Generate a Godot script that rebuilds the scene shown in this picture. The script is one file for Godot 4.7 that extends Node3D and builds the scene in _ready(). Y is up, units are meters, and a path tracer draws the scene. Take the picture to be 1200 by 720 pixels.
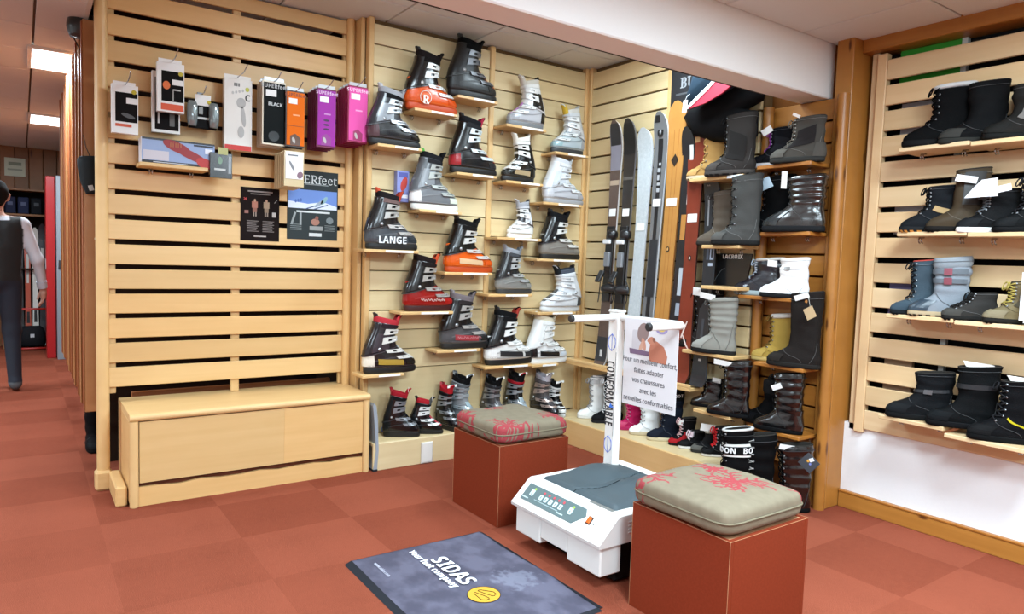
extends Node3D
# A ski shop corner. x runs right along the boot wall, -z runs away from the camera to it, y is up.

const EYE := Vector3(0, 1.265, 0)
const FOCAL := 819.6
const YAW := 0.612923
const PITCH := 0.0669971
const ROLL := 0.0329932
var cam_r: Vector3
var cam_u: Vector3
var cam_f: Vector3
var taken := {}
var mats := {}
var boxes := {}
var rng := RandomNumberGenerator.new()

# ---------------------------------------------------------------- pixel directions met with real planes
func ray(px: float, py: float) -> Vector3:
	return cam_f + cam_r * ((px - 600.0) / FOCAL) - cam_u * ((py - 360.0) / FOCAL)

func on_y(px: float, py: float, h: float) -> Vector3:
	var d := ray(px, py)
	return EYE + d * ((h - EYE.y) / d.y)

func on_z(px: float, py: float, z: float) -> Vector3:
	var d := ray(px, py)
	return EYE + d * (z / d.z)

func on_x(px: float, py: float, x: float) -> Vector3:
	var d := ray(px, py)
	return EYE + d * (x / d.x)

# ---------------------------------------------------------------- nodes
func numbered(called: String) -> String:
	if not taken.has(called):
		taken[called] = 0
		return called
	taken[called] += 1
	return "%s_%03d" % [called, taken[called]]

func tag(o: Node3D, label: String, category: String, group := "") -> void:
	o.set_meta("label", label)
	o.set_meta("category", category)
	if group != "":
		o.set_meta("group", group)

func thing(called: String, label: String, category: String, at := Vector3.ZERO, turn := 0.0, group := "") -> Node3D:
	var o := Node3D.new()
	o.name = numbered(called)
	add_child(o)
	o.position = at
	o.rotation.y = turn
	tag(o, label, category, group)
	return o

func setting(called: String) -> Node3D:
	var o := Node3D.new()
	o.name = numbered(called)
	add_child(o)
	o.set_meta("kind", "structure")
	return o

func part(parent: Node3D, called: String, mesh: Mesh, m: Material, at := Vector3.ZERO, rot := Vector3.ZERO) -> MeshInstance3D:
	var o := MeshInstance3D.new()
	o.name = called
	o.mesh = mesh
	o.material_override = m
	parent.add_child(o, true)
	o.position = at
	o.rotation = rot
	return o

func bx(parent: Node3D, called: String, lo: Vector3, hi: Vector3, m: Material, c := 0.003) -> MeshInstance3D:
	# a chamfered box between two corners
	var a := Vector3(minf(lo.x, hi.x), minf(lo.y, hi.y), minf(lo.z, hi.z))
	var b := Vector3(maxf(lo.x, hi.x), maxf(lo.y, hi.y), maxf(lo.z, hi.z))
	return part(parent, called, cbox(b - a, c), m, (a + b) * 0.5)

# ---------------------------------------------------------------- materials
func col(c) -> Color:
	return c if c is Color else Color(c)

func mt(c, rough := 0.6, metal := 0.0, coat := 0.0) -> StandardMaterial3D:
	var k := "%s|%.2f|%.2f|%.2f" % [col(c).to_html(), rough, metal, coat]
	if not mats.has(k):
		var m := StandardMaterial3D.new()
		m.albedo_color = col(c)
		m.roughness = rough
		m.metallic = metal
		if rough >= 0.6 and coat == 0.0:
			m.metallic_specular = 0.22
		if coat > 0.0:
			m.clearcoat_enabled = true
			m.clearcoat = coat
			m.clearcoat_roughness = 0.15
		mats[k] = m
	return mats[k]

func leather(c, rough := 0.6, coat := 0.0, scale := 9.0, deep := 3.0) -> StandardMaterial3D:
	# a coloured skin with a fine pebbled relief
	var k := "leather|%s|%.2f|%.2f|%.1f|%.1f" % [col(c).to_html(), rough, coat, scale, deep]
	if mats.has(k):
		return mats[k]
	var nk := "pebbles%.1f" % deep
	if not mats.has(nk):
		var w := 256
		var hm := Image.create(w, w, false, Image.FORMAT_L8)
		var n := FastNoiseLite.new()
		n.seed = 77
		n.frequency = 0.06
		n.fractal_octaves = 4
		for y in w:
			for x in w:
				var t := noise_at(n, x, y, w, w) * 0.5 + 0.5
				hm.set_pixel(x, y, Color(t, t, t))
		hm.bump_map_to_normal_map(deep)
		hm.generate_mipmaps()
		mats[nk] = ImageTexture.create_from_image(hm)
	var m: StandardMaterial3D = mt(c, rough, 0.0, coat).duplicate()
	m.metallic_specular = 0.18 if coat == 0.0 else 0.5
	m.normal_enabled = true
	m.normal_texture = mats[nk]
	m.uv1_triplanar = true
	m.uv1_scale = Vector3.ONE * scale
	mats[k] = m
	return m

func noise_at(n: FastNoiseLite, x: float, y: float, w: float, h: float) -> float:
	# noise that repeats over w by h
	var a := n.get_noise_2d(x, y)
	var b := n.get_noise_2d(x - w, y)
	var c := n.get_noise_2d(x, y - h)
	var d := n.get_noise_2d(x - w, y - h)
	var u := x / w
	var v := y / h
	return lerpf(lerpf(a, b, u), lerpf(c, d, u), v)

func grain_image(light: Color, dark: Color, knots: bool, sd: int) -> Image:
	# wood grain running along u
	var w := 512
	var h := 256
	var im := Image.create(w, h, false, Image.FORMAT_RGB8)
	var n := FastNoiseLite.new()
	n.seed = sd
	n.frequency = 0.01
	n.fractal_octaves = 3
	var n2 := FastNoiseLite.new()
	n2.seed = sd + 9
	n2.frequency = 0.02
	var kn := []
	if knots:
		rng.seed = sd
		for i in 7:
			kn.append(Vector3(rng.randf() * w, rng.randf() * h, rng.randf_range(4.0, 8.0)))
	for y in h:
		for x in w:
			var a := noise_at(n, x * 0.25, y * 4.0, w * 0.25, h * 4.0) * 0.5 + 0.5
			var b := noise_at(n2, x * 0.5, y * 0.9, w * 0.5, h * 0.9) * 0.5 + 0.5
			var t := clampf(a * 0.75 + b * 0.35 - 0.1, 0.0, 1.0)
			var c := light.lerp(dark, t)
			for k in kn:
				var d: float = Vector2((x - k.x) * 0.7, y - k.y).length() / k.z
				if d < 1.6:
					c = c.lerp(Color(0.26, 0.12, 0.04), clampf(1.25 - d * 0.8, 0.0, 0.85))
			im.set_pixel(x, y, c)
	im.generate_mipmaps()
	return im

func wood(key: String, light, dark, axis := 0, rough := 0.45, knots := false, sd := 3, tint := Color.WHITE) -> StandardMaterial3D:
	var k := "wood|%s|%d|%s" % [key, axis, tint.to_html()]
	if mats.has(k):
		return mats[k]
	var ik := "img|" + key
	if not mats.has(ik):
		mats[ik] = ImageTexture.create_from_image(grain_image(col(light), col(dark), knots, sd))
	var m := StandardMaterial3D.new()
	m.albedo_color = tint
	m.albedo_texture = mats[ik]
	m.roughness = rough
	m.uv1_triplanar = true
	m.uv1_world_triplanar = true
	# the picture's grain runs along u; lengths along the grain are stretched
	m.uv1_scale = [Vector3(0.7, 2.1, 2.1), Vector3(2.1, 0.7, 2.1), Vector3(2.1, 2.1, 0.7)][axis]
	mats[k] = m
	return m

func speckle(key: String, a, b, rough := 0.95, scale := 4.0, sd := 5, freq := 0.35, bump := 0.0) -> StandardMaterial3D:
	if mats.has(key):
		return mats[key]
	var w := 256
	var im := Image.create(w, w, false, Image.FORMAT_RGB8)
	var hm := Image.create(w, w, false, Image.FORMAT_L8)
	var n := FastNoiseLite.new()
	n.seed = sd
	n.frequency = freq
	var n2 := FastNoiseLite.new()
	n2.seed = sd + 1
	n2.frequency = 0.03
	for y in w:
		for x in w:
			var t := noise_at(n, x, y, w, w) * 0.5 + 0.5
			var s := noise_at(n2, x, y, w, w) * 0.5 + 0.5
			im.set_pixel(x, y, col(a).lerp(col(b), clampf(t * 0.7 + s * 0.3, 0, 1)))
			hm.set_pixel(x, y, Color(t, t, t))
	im.generate_mipmaps()
	var m := StandardMaterial3D.new()
	m.albedo_texture = ImageTexture.create_from_image(im)
	m.roughness = rough
	m.metallic_specular = 0.2 if rough > 0.5 else 0.5
	m.uv1_triplanar = true
	m.uv1_world_triplanar = true
	m.uv1_scale = Vector3.ONE * scale
	if bump > 0.0:
		hm.bump_map_to_normal_map(bump)
		hm.generate_mipmaps()
		m.normal_enabled = true
		m.normal_texture = ImageTexture.create_from_image(hm)
	mats[key] = m
	return m

# ---------------------------------------------------------------- shapes
func tri_out(st: SurfaceTool, a: Vector3, b: Vector3, c: Vector3, centre: Vector3) -> void:
	var n := (c - a).cross(b - a)
	if n.dot((a + b + c) / 3.0 - centre) < 0.0:
		var t := b
		b = c
		c = t
	st.add_vertex(a)
	st.add_vertex(b)
	st.add_vertex(c)

func add_cbox(st: SurfaceTool, size: Vector3, c: float, xf := Transform3D.IDENTITY) -> void:
	var h := size * 0.5
	c = minf(c, minf(h.x, minf(h.y, h.z)) * 0.45)
	var o := xf.origin
	var v := func(s: Vector3, a: int) -> Vector3:
		var p := Vector3(s.x * (h.x - (0.0 if a == 0 else c)), s.y * (h.y - (0.0 if a == 1 else c)), s.z * (h.z - (0.0 if a == 2 else c)))
		return xf * p
	for a in 3:
		var b := (a + 1) % 3
		var d := (a + 2) % 3
		for sa in [-1.0, 1.0]:
			var q := []
			for st2 in [[-1.0, -1.0], [1.0, -1.0], [1.0, 1.0], [-1.0, 1.0]]:
				var s := Vector3.ZERO
				s[a] = sa
				s[b] = st2[0]
				s[d] = st2[1]
				q.append(v.call(s, a))
			tri_out(st, q[0], q[1], q[2], o)
			tri_out(st, q[0], q[2], q[3], o)
			for sb in [-1.0, 1.0]:
				var s0 := Vector3.ZERO
				s0[a] = sa
				s0[b] = sb
				s0[d] = -1.0
				var s1 := s0
				s1[d] = 1.0
				var e0: Vector3 = v.call(s0, a)
				var e1: Vector3 = v.call(s1, a)
				var e2: Vector3 = v.call(s1, b)
				var e3: Vector3 = v.call(s0, b)
				tri_out(st, e0, e1, e2, o)
				tri_out(st, e0, e2, e3, o)
	for i in 8:
		var s := Vector3(1.0 if i & 1 else -1.0, 1.0 if i & 2 else -1.0, 1.0 if i & 4 else -1.0)
		tri_out(st, v.call(s, 0), v.call(s, 1), v.call(s, 2), o)

func begin(smooth := false) -> SurfaceTool:
	var st := SurfaceTool.new()
	st.begin(Mesh.PRIMITIVE_TRIANGLES)
	st.set_smooth_group(0 if smooth else -1)
	return st

func done(st: SurfaceTool) -> ArrayMesh:
	st.generate_normals()
	return st.commit()

func cbox(size: Vector3, c := 0.003) -> ArrayMesh:
	var k := "%.4f %.4f %.4f %.4f" % [size.x, size.y, size.z, c]
	if not boxes.has(k):
		var st := begin()
		add_cbox(st, size, c)
		boxes[k] = done(st)
	return boxes[k]

func add_tube(st: SurfaceTool, pts: Array, r: float, n := 8, caps := true) -> void:
	var rings := []
	var up := Vector3.UP
	for i in pts.size():
		var d: Vector3 = (pts[mini(i + 1, pts.size() - 1)] - pts[maxi(i - 1, 0)]).normalized()
		if absf(d.dot(up)) > 0.95:
			up = Vector3.RIGHT if absf(d.x) < 0.9 else Vector3.BACK
		var s := d.cross(up).normalized()
		up = s.cross(d).normalized()
		var ring := []
		for k in n:
			var a := TAU * k / n
			ring.append(pts[i] + s * cos(a) * r + up * sin(a) * r)
		rings.append(ring)
	for i in rings.size() - 1:
		var mid: Vector3 = (pts[i] + pts[i + 1]) * 0.5
		for k in n:
			var j := (k + 1) % n
			tri_out(st, rings[i][k], rings[i][j], rings[i + 1][j], mid)
			tri_out(st, rings[i][k], rings[i + 1][j], rings[i + 1][k], mid)
	if caps:
		for e in [0, pts.size() - 1]:
			var inner: Vector3 = pts[1] if e == 0 else pts[pts.size() - 2]
			for k in n:
				tri_out(st, pts[e], rings[e][k], rings[e][(k + 1) % n], inner)

func tube(pts: Array, r: float, n := 8) -> ArrayMesh:
	var st := begin(true)
	add_tube(st, pts, r, n)
	return done(st)

func lathe(profile: Array, n := 24) -> ArrayMesh:
	# profile: Vector2(radius, y) from bottom to top
	var st := begin(true)
	for i in profile.size() - 1:
		st.set_smooth_group(i)
		var p: Vector2 = profile[i]
		var q: Vector2 = profile[i + 1]
		for k in n:
			var a := TAU * k / n
			var b := TAU * (k + 1) / n
			var p0 := Vector3(cos(a) * p.x, p.y, sin(a) * p.x)
			var p1 := Vector3(cos(b) * p.x, p.y, sin(b) * p.x)
			var q0 := Vector3(cos(a) * q.x, q.y, sin(a) * q.x)
			var q1 := Vector3(cos(b) * q.x, q.y, sin(b) * q.x)
			# outward is to the right of the way up the profile
			var n2 := Vector2(q.y - p.y, -(q.x - p.x))
			var c := (p0 + q1) * 0.5 - Vector3(cos((a + b) / 2) * n2.x, n2.y, sin((a + b) / 2) * n2.x).normalized() * 0.01
			if p.x > 0.00001:
				tri_out(st, p0, p1, q1, c)
			if q.x > 0.00001:
				tri_out(st, p0, q1, q0, c)
	return done(st)

func add_prism(st: SurfaceTool, poly: PackedVector2Array, depth: float, xf := Transform3D.IDENTITY) -> void:
	# an outline in x, y pulled from z = 0 to z = depth
	var p := poly
	if Geometry2D.is_polygon_clockwise(p):
		p = p.duplicate()
		p.reverse()
	var ix := Geometry2D.triangulate_polygon(p)
	for i in range(0, ix.size(), 3):
		var a := p[ix[i]]
		var b := p[ix[i + 1]]
		var c := p[ix[i + 2]]
		if (b - a).cross(c - a) < 0.0:
			var t := b
			b = c
			c = t
		# counter-clockwise seen from +z, so the front there runs the other way
		for q in [a, c, b]:
			st.add_vertex(xf * Vector3(q.x, q.y, depth))
		for q in [a, b, c]:
			st.add_vertex(xf * Vector3(q.x, q.y, 0))
	for i in p.size():
		var a := p[i]
		var b := p[(i + 1) % p.size()]
		var v0 := Vector3(a.x, a.y, 0)
		var v1 := Vector3(b.x, b.y, 0)
		var v2 := Vector3(b.x, b.y, depth)
		var v3 := Vector3(a.x, a.y, depth)
		for v in [v0, v2, v1, v0, v3, v2]:
			st.add_vertex(xf * v)

func prism(poly: Array, depth: float) -> ArrayMesh:
	var st := begin()
	add_prism(st, PackedVector2Array(poly), depth)
	return done(st)

func round_rect(w: float, h: float, r: float, n := 5) -> Array:
	var out := []
	for q in 4:
		var cx := (w / 2 - r) * (1 if q == 0 or q == 3 else -1)
		var cy := (h / 2 - r) * (1 if q < 2 else -1)
		for i in n + 1:
			var a := PI / 2 * (q + float(i) / n)
			out.append(Vector2(cx + cos(a) * r, cy + sin(a) * r))
	return out

func disc(rx: float, ry: float, n := 24) -> Array:
	var out := []
	for i in n:
		out.append(Vector2(cos(TAU * i / n) * rx, sin(TAU * i / n) * ry))
	return out

func letters(text: String, height: float, depth := 0.001, bold := false, fam := "Droid Sans", italic := false) -> TextMesh:
	var f := SystemFont.new()
	f.font_names = PackedStringArray([fam])
	f.font_weight = 700 if bold else 400
	f.font_italic = italic
	var t := TextMesh.new()
	t.font = f
	t.text = text
	t.font_size = 32
	t.pixel_size = height / 32.0
	t.depth = depth
	t.curve_step = 2.0
	return t

# ---------------------------------------------------------------- lofts: rows of [back x, back y, front x, front y, half width]
func row_at(rows: Array, t: float) -> Array:
	var n := rows.size() - 1
	var f := clampf(t, 0.0, 1.0) * n
	var i := mini(int(f), n - 1)
	var u := f - i
	var out := []
	for k in 5:
		var a: float = rows[maxi(i - 1, 0)][k]
		var b: float = rows[i][k]
		var c: float = rows[i + 1][k]
		var d: float = rows[mini(i + 2, n)][k]
		out.append(b + 0.5 * u * (c - a + u * (2 * a - 5 * b + 4 * c - d + u * (3 * (b - c) + d - a))))
	return out

func surf(rows: Array, t: float, ang: float, ex := 2.5) -> Vector3:
	# ang 0 is the front, +90 degrees the +z side
	var r := row_at(rows, t)
	var cs := cos(ang)
	var sn := sin(ang)
	var sx := signf(cs) * pow(absf(cs), 2.0 / ex)
	var sz := signf(sn) * pow(absf(sn), 2.0 / ex)
	var b := Vector2(r[0], r[1])
	var f := Vector2(r[2], r[3])
	var c := b.lerp(f, 0.52)
	var p := c + ((f - c) if sx >= 0.0 else (c - b)) * sx
	return Vector3(p.x, p.y, r[4] * sz)

func add_loft(st: SurfaceTool, rows: Array, nt := 10, na := 24, bottom := true, top := true, ex := 2.5) -> void:
	var g := []
	for i in nt + 1:
		var ring := []
		for k in na:
			ring.append(surf(rows, float(i) / nt, TAU * k / na, ex))
		g.append(ring)
	for i in nt:
		for k in na:
			var j := (k + 1) % na
			for v in [g[i][k], g[i][j], g[i + 1][j], g[i][k], g[i + 1][j], g[i + 1][k]]:
				st.add_vertex(v)
	for e in [0, nt]:
		if (e == 0 and not bottom) or (e == nt and not top):
			continue
		var mid := Vector3.ZERO
		for v in g[e]:
			mid += v
		mid /= na
		for k in na:
			var j := (k + 1) % na
			for v in ([mid, g[e][j], g[e][k]] if e == 0 else [mid, g[e][k], g[e][j]]):
				st.add_vertex(v)

func crumpled(rows: Array, nt: int, na: int, amp: float, sd: int) -> ArrayMesh:
	# an open-topped loft with soft dents and creases
	var n := FastNoiseLite.new()
	n.seed = sd
	n.frequency = 11.0
	n.fractal_octaves = 2
	var st := begin(true)
	var g := []
	for i in nt + 1:
		var ring := []
		for k in na:
			var p := lift(rows, float(i) / nt, TAU * k / na, 0.0)
			var fade := clampf(float(i) / nt * 6.0, 0.0, 1.0)
			ring.append(lift(rows, float(i) / nt, TAU * k / na, n.get_noise_3d(p.x * 0.7, p.y * 1.6, p.z * 0.7) * amp * fade))
		g.append(ring)
	for i in nt:
		for k in na:
			var j := (k + 1) % na
			for v in [g[i][k], g[i][j], g[i + 1][j], g[i][k], g[i + 1][j], g[i + 1][k]]:
				st.add_vertex(v)
	st.index()
	return done(st)

func loft(rows: Array, nt := 10, na := 24, bottom := true, top := true, ex := 2.5) -> ArrayMesh:
	var st := begin(true)
	add_loft(st, rows, nt, na, bottom, top, ex)
	st.index()
	return done(st)

func lift(rows: Array, t: float, a: float, off: float, ex := 2.5) -> Vector3:
	var p := surf(rows, t, a, ex)
	var e := 0.02
	var dt := surf(rows, minf(t + e, 1.0), a, ex) - surf(rows, maxf(t - e, 0.0), a, ex)
	var da := surf(rows, t, a + 0.05, ex) - surf(rows, t, a - 0.05, ex)
	var n := dt.cross(da).normalized()
	return p + n * off

func add_patch(st: SurfaceTool, rows: Array, t0: float, t1: float, a0: float, a1: float, off: float, th: float, nt := 2, na := 8, slant := 0.0, ex := 2.5) -> void:
	# a slab lying on a loft between two heights and two angles (degrees); slant shifts t along the angle
	var lo := []
	var hi := []
	for i in nt + 1:
		var r0 := []
		var r1 := []
		for k in na + 1:
			var u := float(k) / na
			var t := clampf(lerpf(t0, t1, float(i) / nt) + slant * (u - 0.5), 0.0, 1.0)
			var a := deg_to_rad(lerpf(a0, a1, u))
			r0.append(lift(rows, t, a, off, ex))
			r1.append(lift(rows, t, a, off + th, ex))
		lo.append(r0)
		hi.append(r1)
	var mid := Vector3.ZERO
	for i in nt:
		for k in na:
			var c: Vector3 = (lo[i][k] + lo[i + 1][k + 1]) * 0.5
			tri_out(st, hi[i][k], hi[i][k + 1], hi[i + 1][k + 1], c)
			tri_out(st, hi[i][k], hi[i + 1][k + 1], hi[i + 1][k], c)
	for k in na:
		for i in [0, nt]:
			var c: Vector3 = hi[1 if i == 0 else nt - 1][k]
			mid = (c + lo[1 if i == 0 else nt - 1][k]) * 0.5
			tri_out(st, lo[i][k], lo[i][k + 1], hi[i][k + 1], mid)
			tri_out(st, lo[i][k], hi[i][k + 1], hi[i][k], mid)
	for i in nt:
		for k in [0, na]:
			mid = (hi[i][1 if k == 0 else na - 1] + lo[i][1 if k == 0 else na - 1]) * 0.5
			tri_out(st, lo[i][k], lo[i + 1][k], hi[i + 1][k], mid)
			tri_out(st, lo[i][k], hi[i + 1][k], hi[i][k], mid)

func patch(rows: Array, t0: float, t1: float, a0: float, a1: float, off: float, th: float, nt := 2, na := 8, slant := 0.0) -> ArrayMesh:
	var st := begin()
	add_patch(st, rows, t0, t1, a0, a1, off, th, nt, na, slant)
	return done(st)

# ---------------------------------------------------------------- footwear; toe towards +x, heel at x = 0, sole on y = 0
func scaled(rows: Array, l: float, h: float) -> Array:
	var out := []
	for r in rows:
		out.append([r[0] * l, r[1] * h, r[2] * l, r[3] * h, r[4] * l])
	return out

func buckle_mesh(rows: Array, t: float, dt: float, side: float, reach: float) -> ArrayMesh:
	# a toothed strap over the front and an open lever on the outer side
	var st := begin()
	add_patch(st, rows, t - dt * 0.35, t + dt * 0.35, -side * reach * 0.8, side * 62, 0.002, 0.004, 1, 12)
	add_patch(st, rows, t - dt * 0.6, t - dt * 0.25, side * 30, side * reach, 0.004, 0.007, 1, 8)
	add_patch(st, rows, t + dt * 0.25, t + dt * 0.6, side * 30, side * reach, 0.004, 0.007, 1, 8)
	add_patch(st, rows, t - dt * 0.6, t + dt * 0.6, side * 30, side * 40, 0.005, 0.008, 1, 2)
	add_patch(st, rows, t - dt * 0.6, t + dt * 0.6, side * (reach - 14), side * reach, 0.005, 0.007, 1, 2)
	return done(st)

func ski_boot(label: String, l: float, h: float, c: Dictionary, at: Vector3, turn: float, side := 1.0, group := "ski boots on the boot wall", category := "ski boot") -> Node3D:
	var o := thing("ski_boot", label, category, at, turn, group)
	var gloss: float = c.get("gloss", 0.22)
	var sole := scaled([[0.03, 0.0, 0.97, 0.0, 0.115], [0.0, 0.03, 1.0, 0.03, 0.125], [0.0, 0.1, 1.0, 0.085, 0.128], [0.01, 0.13, 0.985, 0.11, 0.12]], l, h)
	var st := begin(true)
	add_loft(st, sole, 6, 24)
	st.index()
	part(o, "sole", done(st), mt(c.sole, 0.5))
	var shell := scaled([[0.0, 0.1, 0.96, 0.1, 0.13], [-0.012, 0.15, 0.975, 0.14, 0.152], [-0.012, 0.22, 0.955, 0.21, 0.16], [-0.005, 0.3, 0.86, 0.275, 0.16], [0.005, 0.37, 0.745, 0.345, 0.156], [0.015, 0.44, 0.65, 0.42, 0.15], [0.03, 0.52, 0.57, 0.5, 0.14]], l, h)
	part(o, "shell", loft(shell, 14, 28), mt(c.shell, gloss, 0.0, 0.2))
	# raised lines moulded into the shell
	var rib := begin()
	for s in [-1.0, 1.0]:
		add_patch(rib, shell, 0.1, 0.15, s * 30, s * 150, 0.0, 0.003, 1, 14, s * 0.03)
		add_patch(rib, shell, 0.42, 0.47, s * 62, s * 128, 0.0, 0.003, 1, 10, s * -0.22)
	var ribs := part(o, "shell_rib", done(rib), mt(c.get("rib", col(c.shell).lightened(0.12) if col(c.shell).get_luminance() < 0.5 else col(c.shell).darkened(0.2)), gloss))
	ribs.set_meta("kind", "stuff")
	var cuff := scaled([[-0.026, 0.29, 0.61, 0.46, 0.16], [0.0, 0.42, 0.585, 0.53, 0.162], [0.05, 0.55, 0.57, 0.61, 0.157], [0.105, 0.68, 0.578, 0.7, 0.155], [0.15, 0.8, 0.6, 0.77, 0.158], [0.165, 0.89, 0.615, 0.815, 0.158]], l, h)
	part(o, "cuff", loft(cuff, 12, 28), mt(c.cuff, gloss, 0.0, 0.2))
	var liner := scaled([[0.175, 0.8, 0.59, 0.75, 0.14], [0.183, 0.9, 0.61, 0.83, 0.145], [0.185, 0.965, 0.62, 0.88, 0.145], [0.195, 0.985, 0.615, 0.895, 0.135], [0.225, 0.975, 0.585, 0.885, 0.108], [0.24, 0.86, 0.55, 0.78, 0.09]], l, h)
	part(o, "liner", loft(liner, 12, 24), mt(c.liner, 0.85))
	var ton := scaled([[0.19, 0.82, 0.605, 0.76, 0.12], [0.185, 0.92, 0.635, 0.86, 0.12], [0.17, 0.99, 0.67, 0.94, 0.115], [0.15, 1.04, 0.71, 0.99, 0.1]], l, h)
	part(o, "tongue", patch(ton, 0.0, 1.0, -48, 48, -0.012, 0.014, 5, 8), mt(c.get("tongue", c.liner), 0.8))
	part(o, "rear_spoiler", patch(ton, 0.05, 0.95, 138, 222, -0.014 * l / 0.33, 0.012, 4, 8), mt(c.get("spoiler", c.cuff), 0.5))
	part(o, "power_strap", patch(cuff, 0.8, 0.97, -118, 118, 0.001, 0.004, 1, 20), mt(c.strap, 0.7))
	part(o, "cuff_edge", patch(cuff, 0.0, 0.045, -180, 180, 0.0, 0.0035, 1, 36), mt(c.get("edge", col(c.cuff).lightened(0.15) if col(c.cuff).get_luminance() < 0.5 else col(c.cuff).darkened(0.2)), gloss))
	for b in [[cuff, 0.66, 0.16, 98.0], [cuff, 0.38, 0.17, 96.0], [shell, 0.74, 0.11, 92.0], [shell, 0.48, 0.1, 80.0]]:
		part(o, "buckle", buckle_mesh(b[0], b[1], b[2], side, b[3]), mt(c.buckle, 0.3, c.get("metal", 0.5)))
	for s in [-1.0, 1.0]:
		var p := lift(cuff, 0.14, deg_to_rad(s * 100), 0.001)
		var bolt := begin(true)
		add_tube(bolt, [p - Vector3(0, 0, s * 0.004), p + Vector3(0, 0, s * 0.004)], l * 0.03, 12)
		part(o, "pivot_bolt", done(bolt), mt(c.get("bolt", "b9bcc0"), 0.3, 0.7))
	# the tongue overlap that runs down the instep
	part(o, "instep_flap", patch(shell, 0.38, 0.95, -14, 20, 0.001, 0.004, 6, 4), mt(c.get("flap", c.shell), gloss))
	part(o, "toe_panel", patch(shell, 0.16, 0.36, -62, 62, 0.0005, 0.003, 2, 12), mt(c.get("toe", c.shell), gloss))
	part(o, "heel_panel", patch(shell, 0.12, 0.62, 128, 232, 0.0005, 0.003, 4, 12), mt(c.get("heel", c.shell), gloss))
	if c.has("side"):
		part(o, "side_panel", patch(shell, 0.18, 0.4, side * 70, side * 118, 0.0005, 0.0035, 3, 8, 0.06 * side), mt(c.side, gloss))
	if c.has("band"):
		part(o, "cuff_panel", patch(cuff, 0.08, 0.6, side * 75, side * 125, 0.0005, 0.0035, 4, 6), mt(c.band, gloss))
	if c.has("text"):
		var m := letters(c.text, l * c.get("text_size", 0.15), 0.003, true)
		var p := surf(shell, 0.22, deg_to_rad(side * 88)) 
		part(o, "lettering", m, mt(c.get("ink", "d8d8d8"), 0.5), Vector3(l * c.get("text_x", 0.45), h * c.get("text_y", 0.19), side * (absf(p.z) + 0.0045)), Vector3(0, 0.0 if side > 0 else PI, 0))
	if c.has("scribble"):
		var sc := begin(true)
		var wave := []
		for i in 40:
			var u := i / 39.0
			wave.append(lift(shell, 0.3 + 0.05 * sin(i * 1.7) + 0.02 * sin(i * 0.6), deg_to_rad(side * lerpf(112, 62, u)), 0.004))
		add_tube(sc, wave, 0.0016, 5)
		part(o, "script_print", done(sc), mt(c.scribble, 0.5))
	if c.has("ring"):
		var ring := begin(true)
		var pts := []
		for i in 25:
			pts.append(Vector3(cos(TAU * i / 24) * l * 0.105, sin(TAU * i / 24) * l * 0.105, 0))
		add_tube(ring, pts, 0.002, 6, false)
		var p := surf(shell, 0.3, deg_to_rad(side * 90))
		part(o, "round_badge", done(ring), mt(c.ring, 0.5), Vector3(l * 0.3, h * 0.2, side * (absf(p.z) + 0.002)))
	# bootstrap loop
	var lp := begin(true)
	var lpts := []
	for i in 7:
		var a := PI * i / 6
		lpts.append(Vector3(l * 0.64 + sin(a) * 0.02, h * (0.95 + 0.06 * sin(a)), cos(a) * l * 0.07))
	add_tube(lp, lpts, 0.004, 6)
	part(o, "pull_loop", done(lp), mt(c.get("loop", c.strap), 0.8))
	return o

func shaft_rows(l: float, h: float, kind: String, flare: float, puffs: int) -> Array:
	var rows := []
	if kind == "low":
		rows = [[0.0, 0.08, 0.98, 0.09, 0.148], [-0.01, 0.15, 0.965, 0.16, 0.15], [0.0, 0.23, 0.85, 0.235, 0.146], [0.015, 0.31, 0.7, 0.31, 0.135], [0.03, 0.39, 0.57, 0.385, 0.12]]
		var hh := h / l
		rows.append([0.03, lerpf(0.39, hh, 0.6), 0.5, lerpf(0.385, hh * 0.97, 0.6), 0.112])
		rows.append([0.015, hh, 0.47, hh * 0.96, 0.112])
	else:
		rows = [[0.0, 0.08, 0.98, 0.1, 0.15], [-0.012, 0.15, 0.965, 0.17, 0.155], [-0.008, 0.23, 0.86, 0.25, 0.15], [0.01, 0.31, 0.71, 0.33, 0.142], [0.025, 0.41, 0.6, 0.42, 0.138]]
		var hh := h / l
		var n := 5 if puffs == 0 else puffs * 2
		rng.seed = int(l * 10000 + h * 777)
		for i in n:
			var u := float(i + 1) / n
			var bulge := 0.0
			if puffs > 0:
				bulge = (0.014 if i % 2 == 0 else -0.008) * rng.randf_range(0.7, 1.25)
			elif i < n - 1:
				bulge = rng.randf_range(-0.014, 0.008)
			var tilt := 0.025 * u * u * hh
			rows.append([lerpf(0.025, 0.0, u) - bulge, lerpf(0.41, hh, u) + tilt, lerpf(0.565, 0.56 + flare, u) + bulge, lerpf(0.42, hh, u) - tilt, lerpf(0.138, 0.15 + flare * 0.4, u) + bulge])
	for r in rows:
		for k in 5:
			r[k] *= l
	return rows

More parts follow.
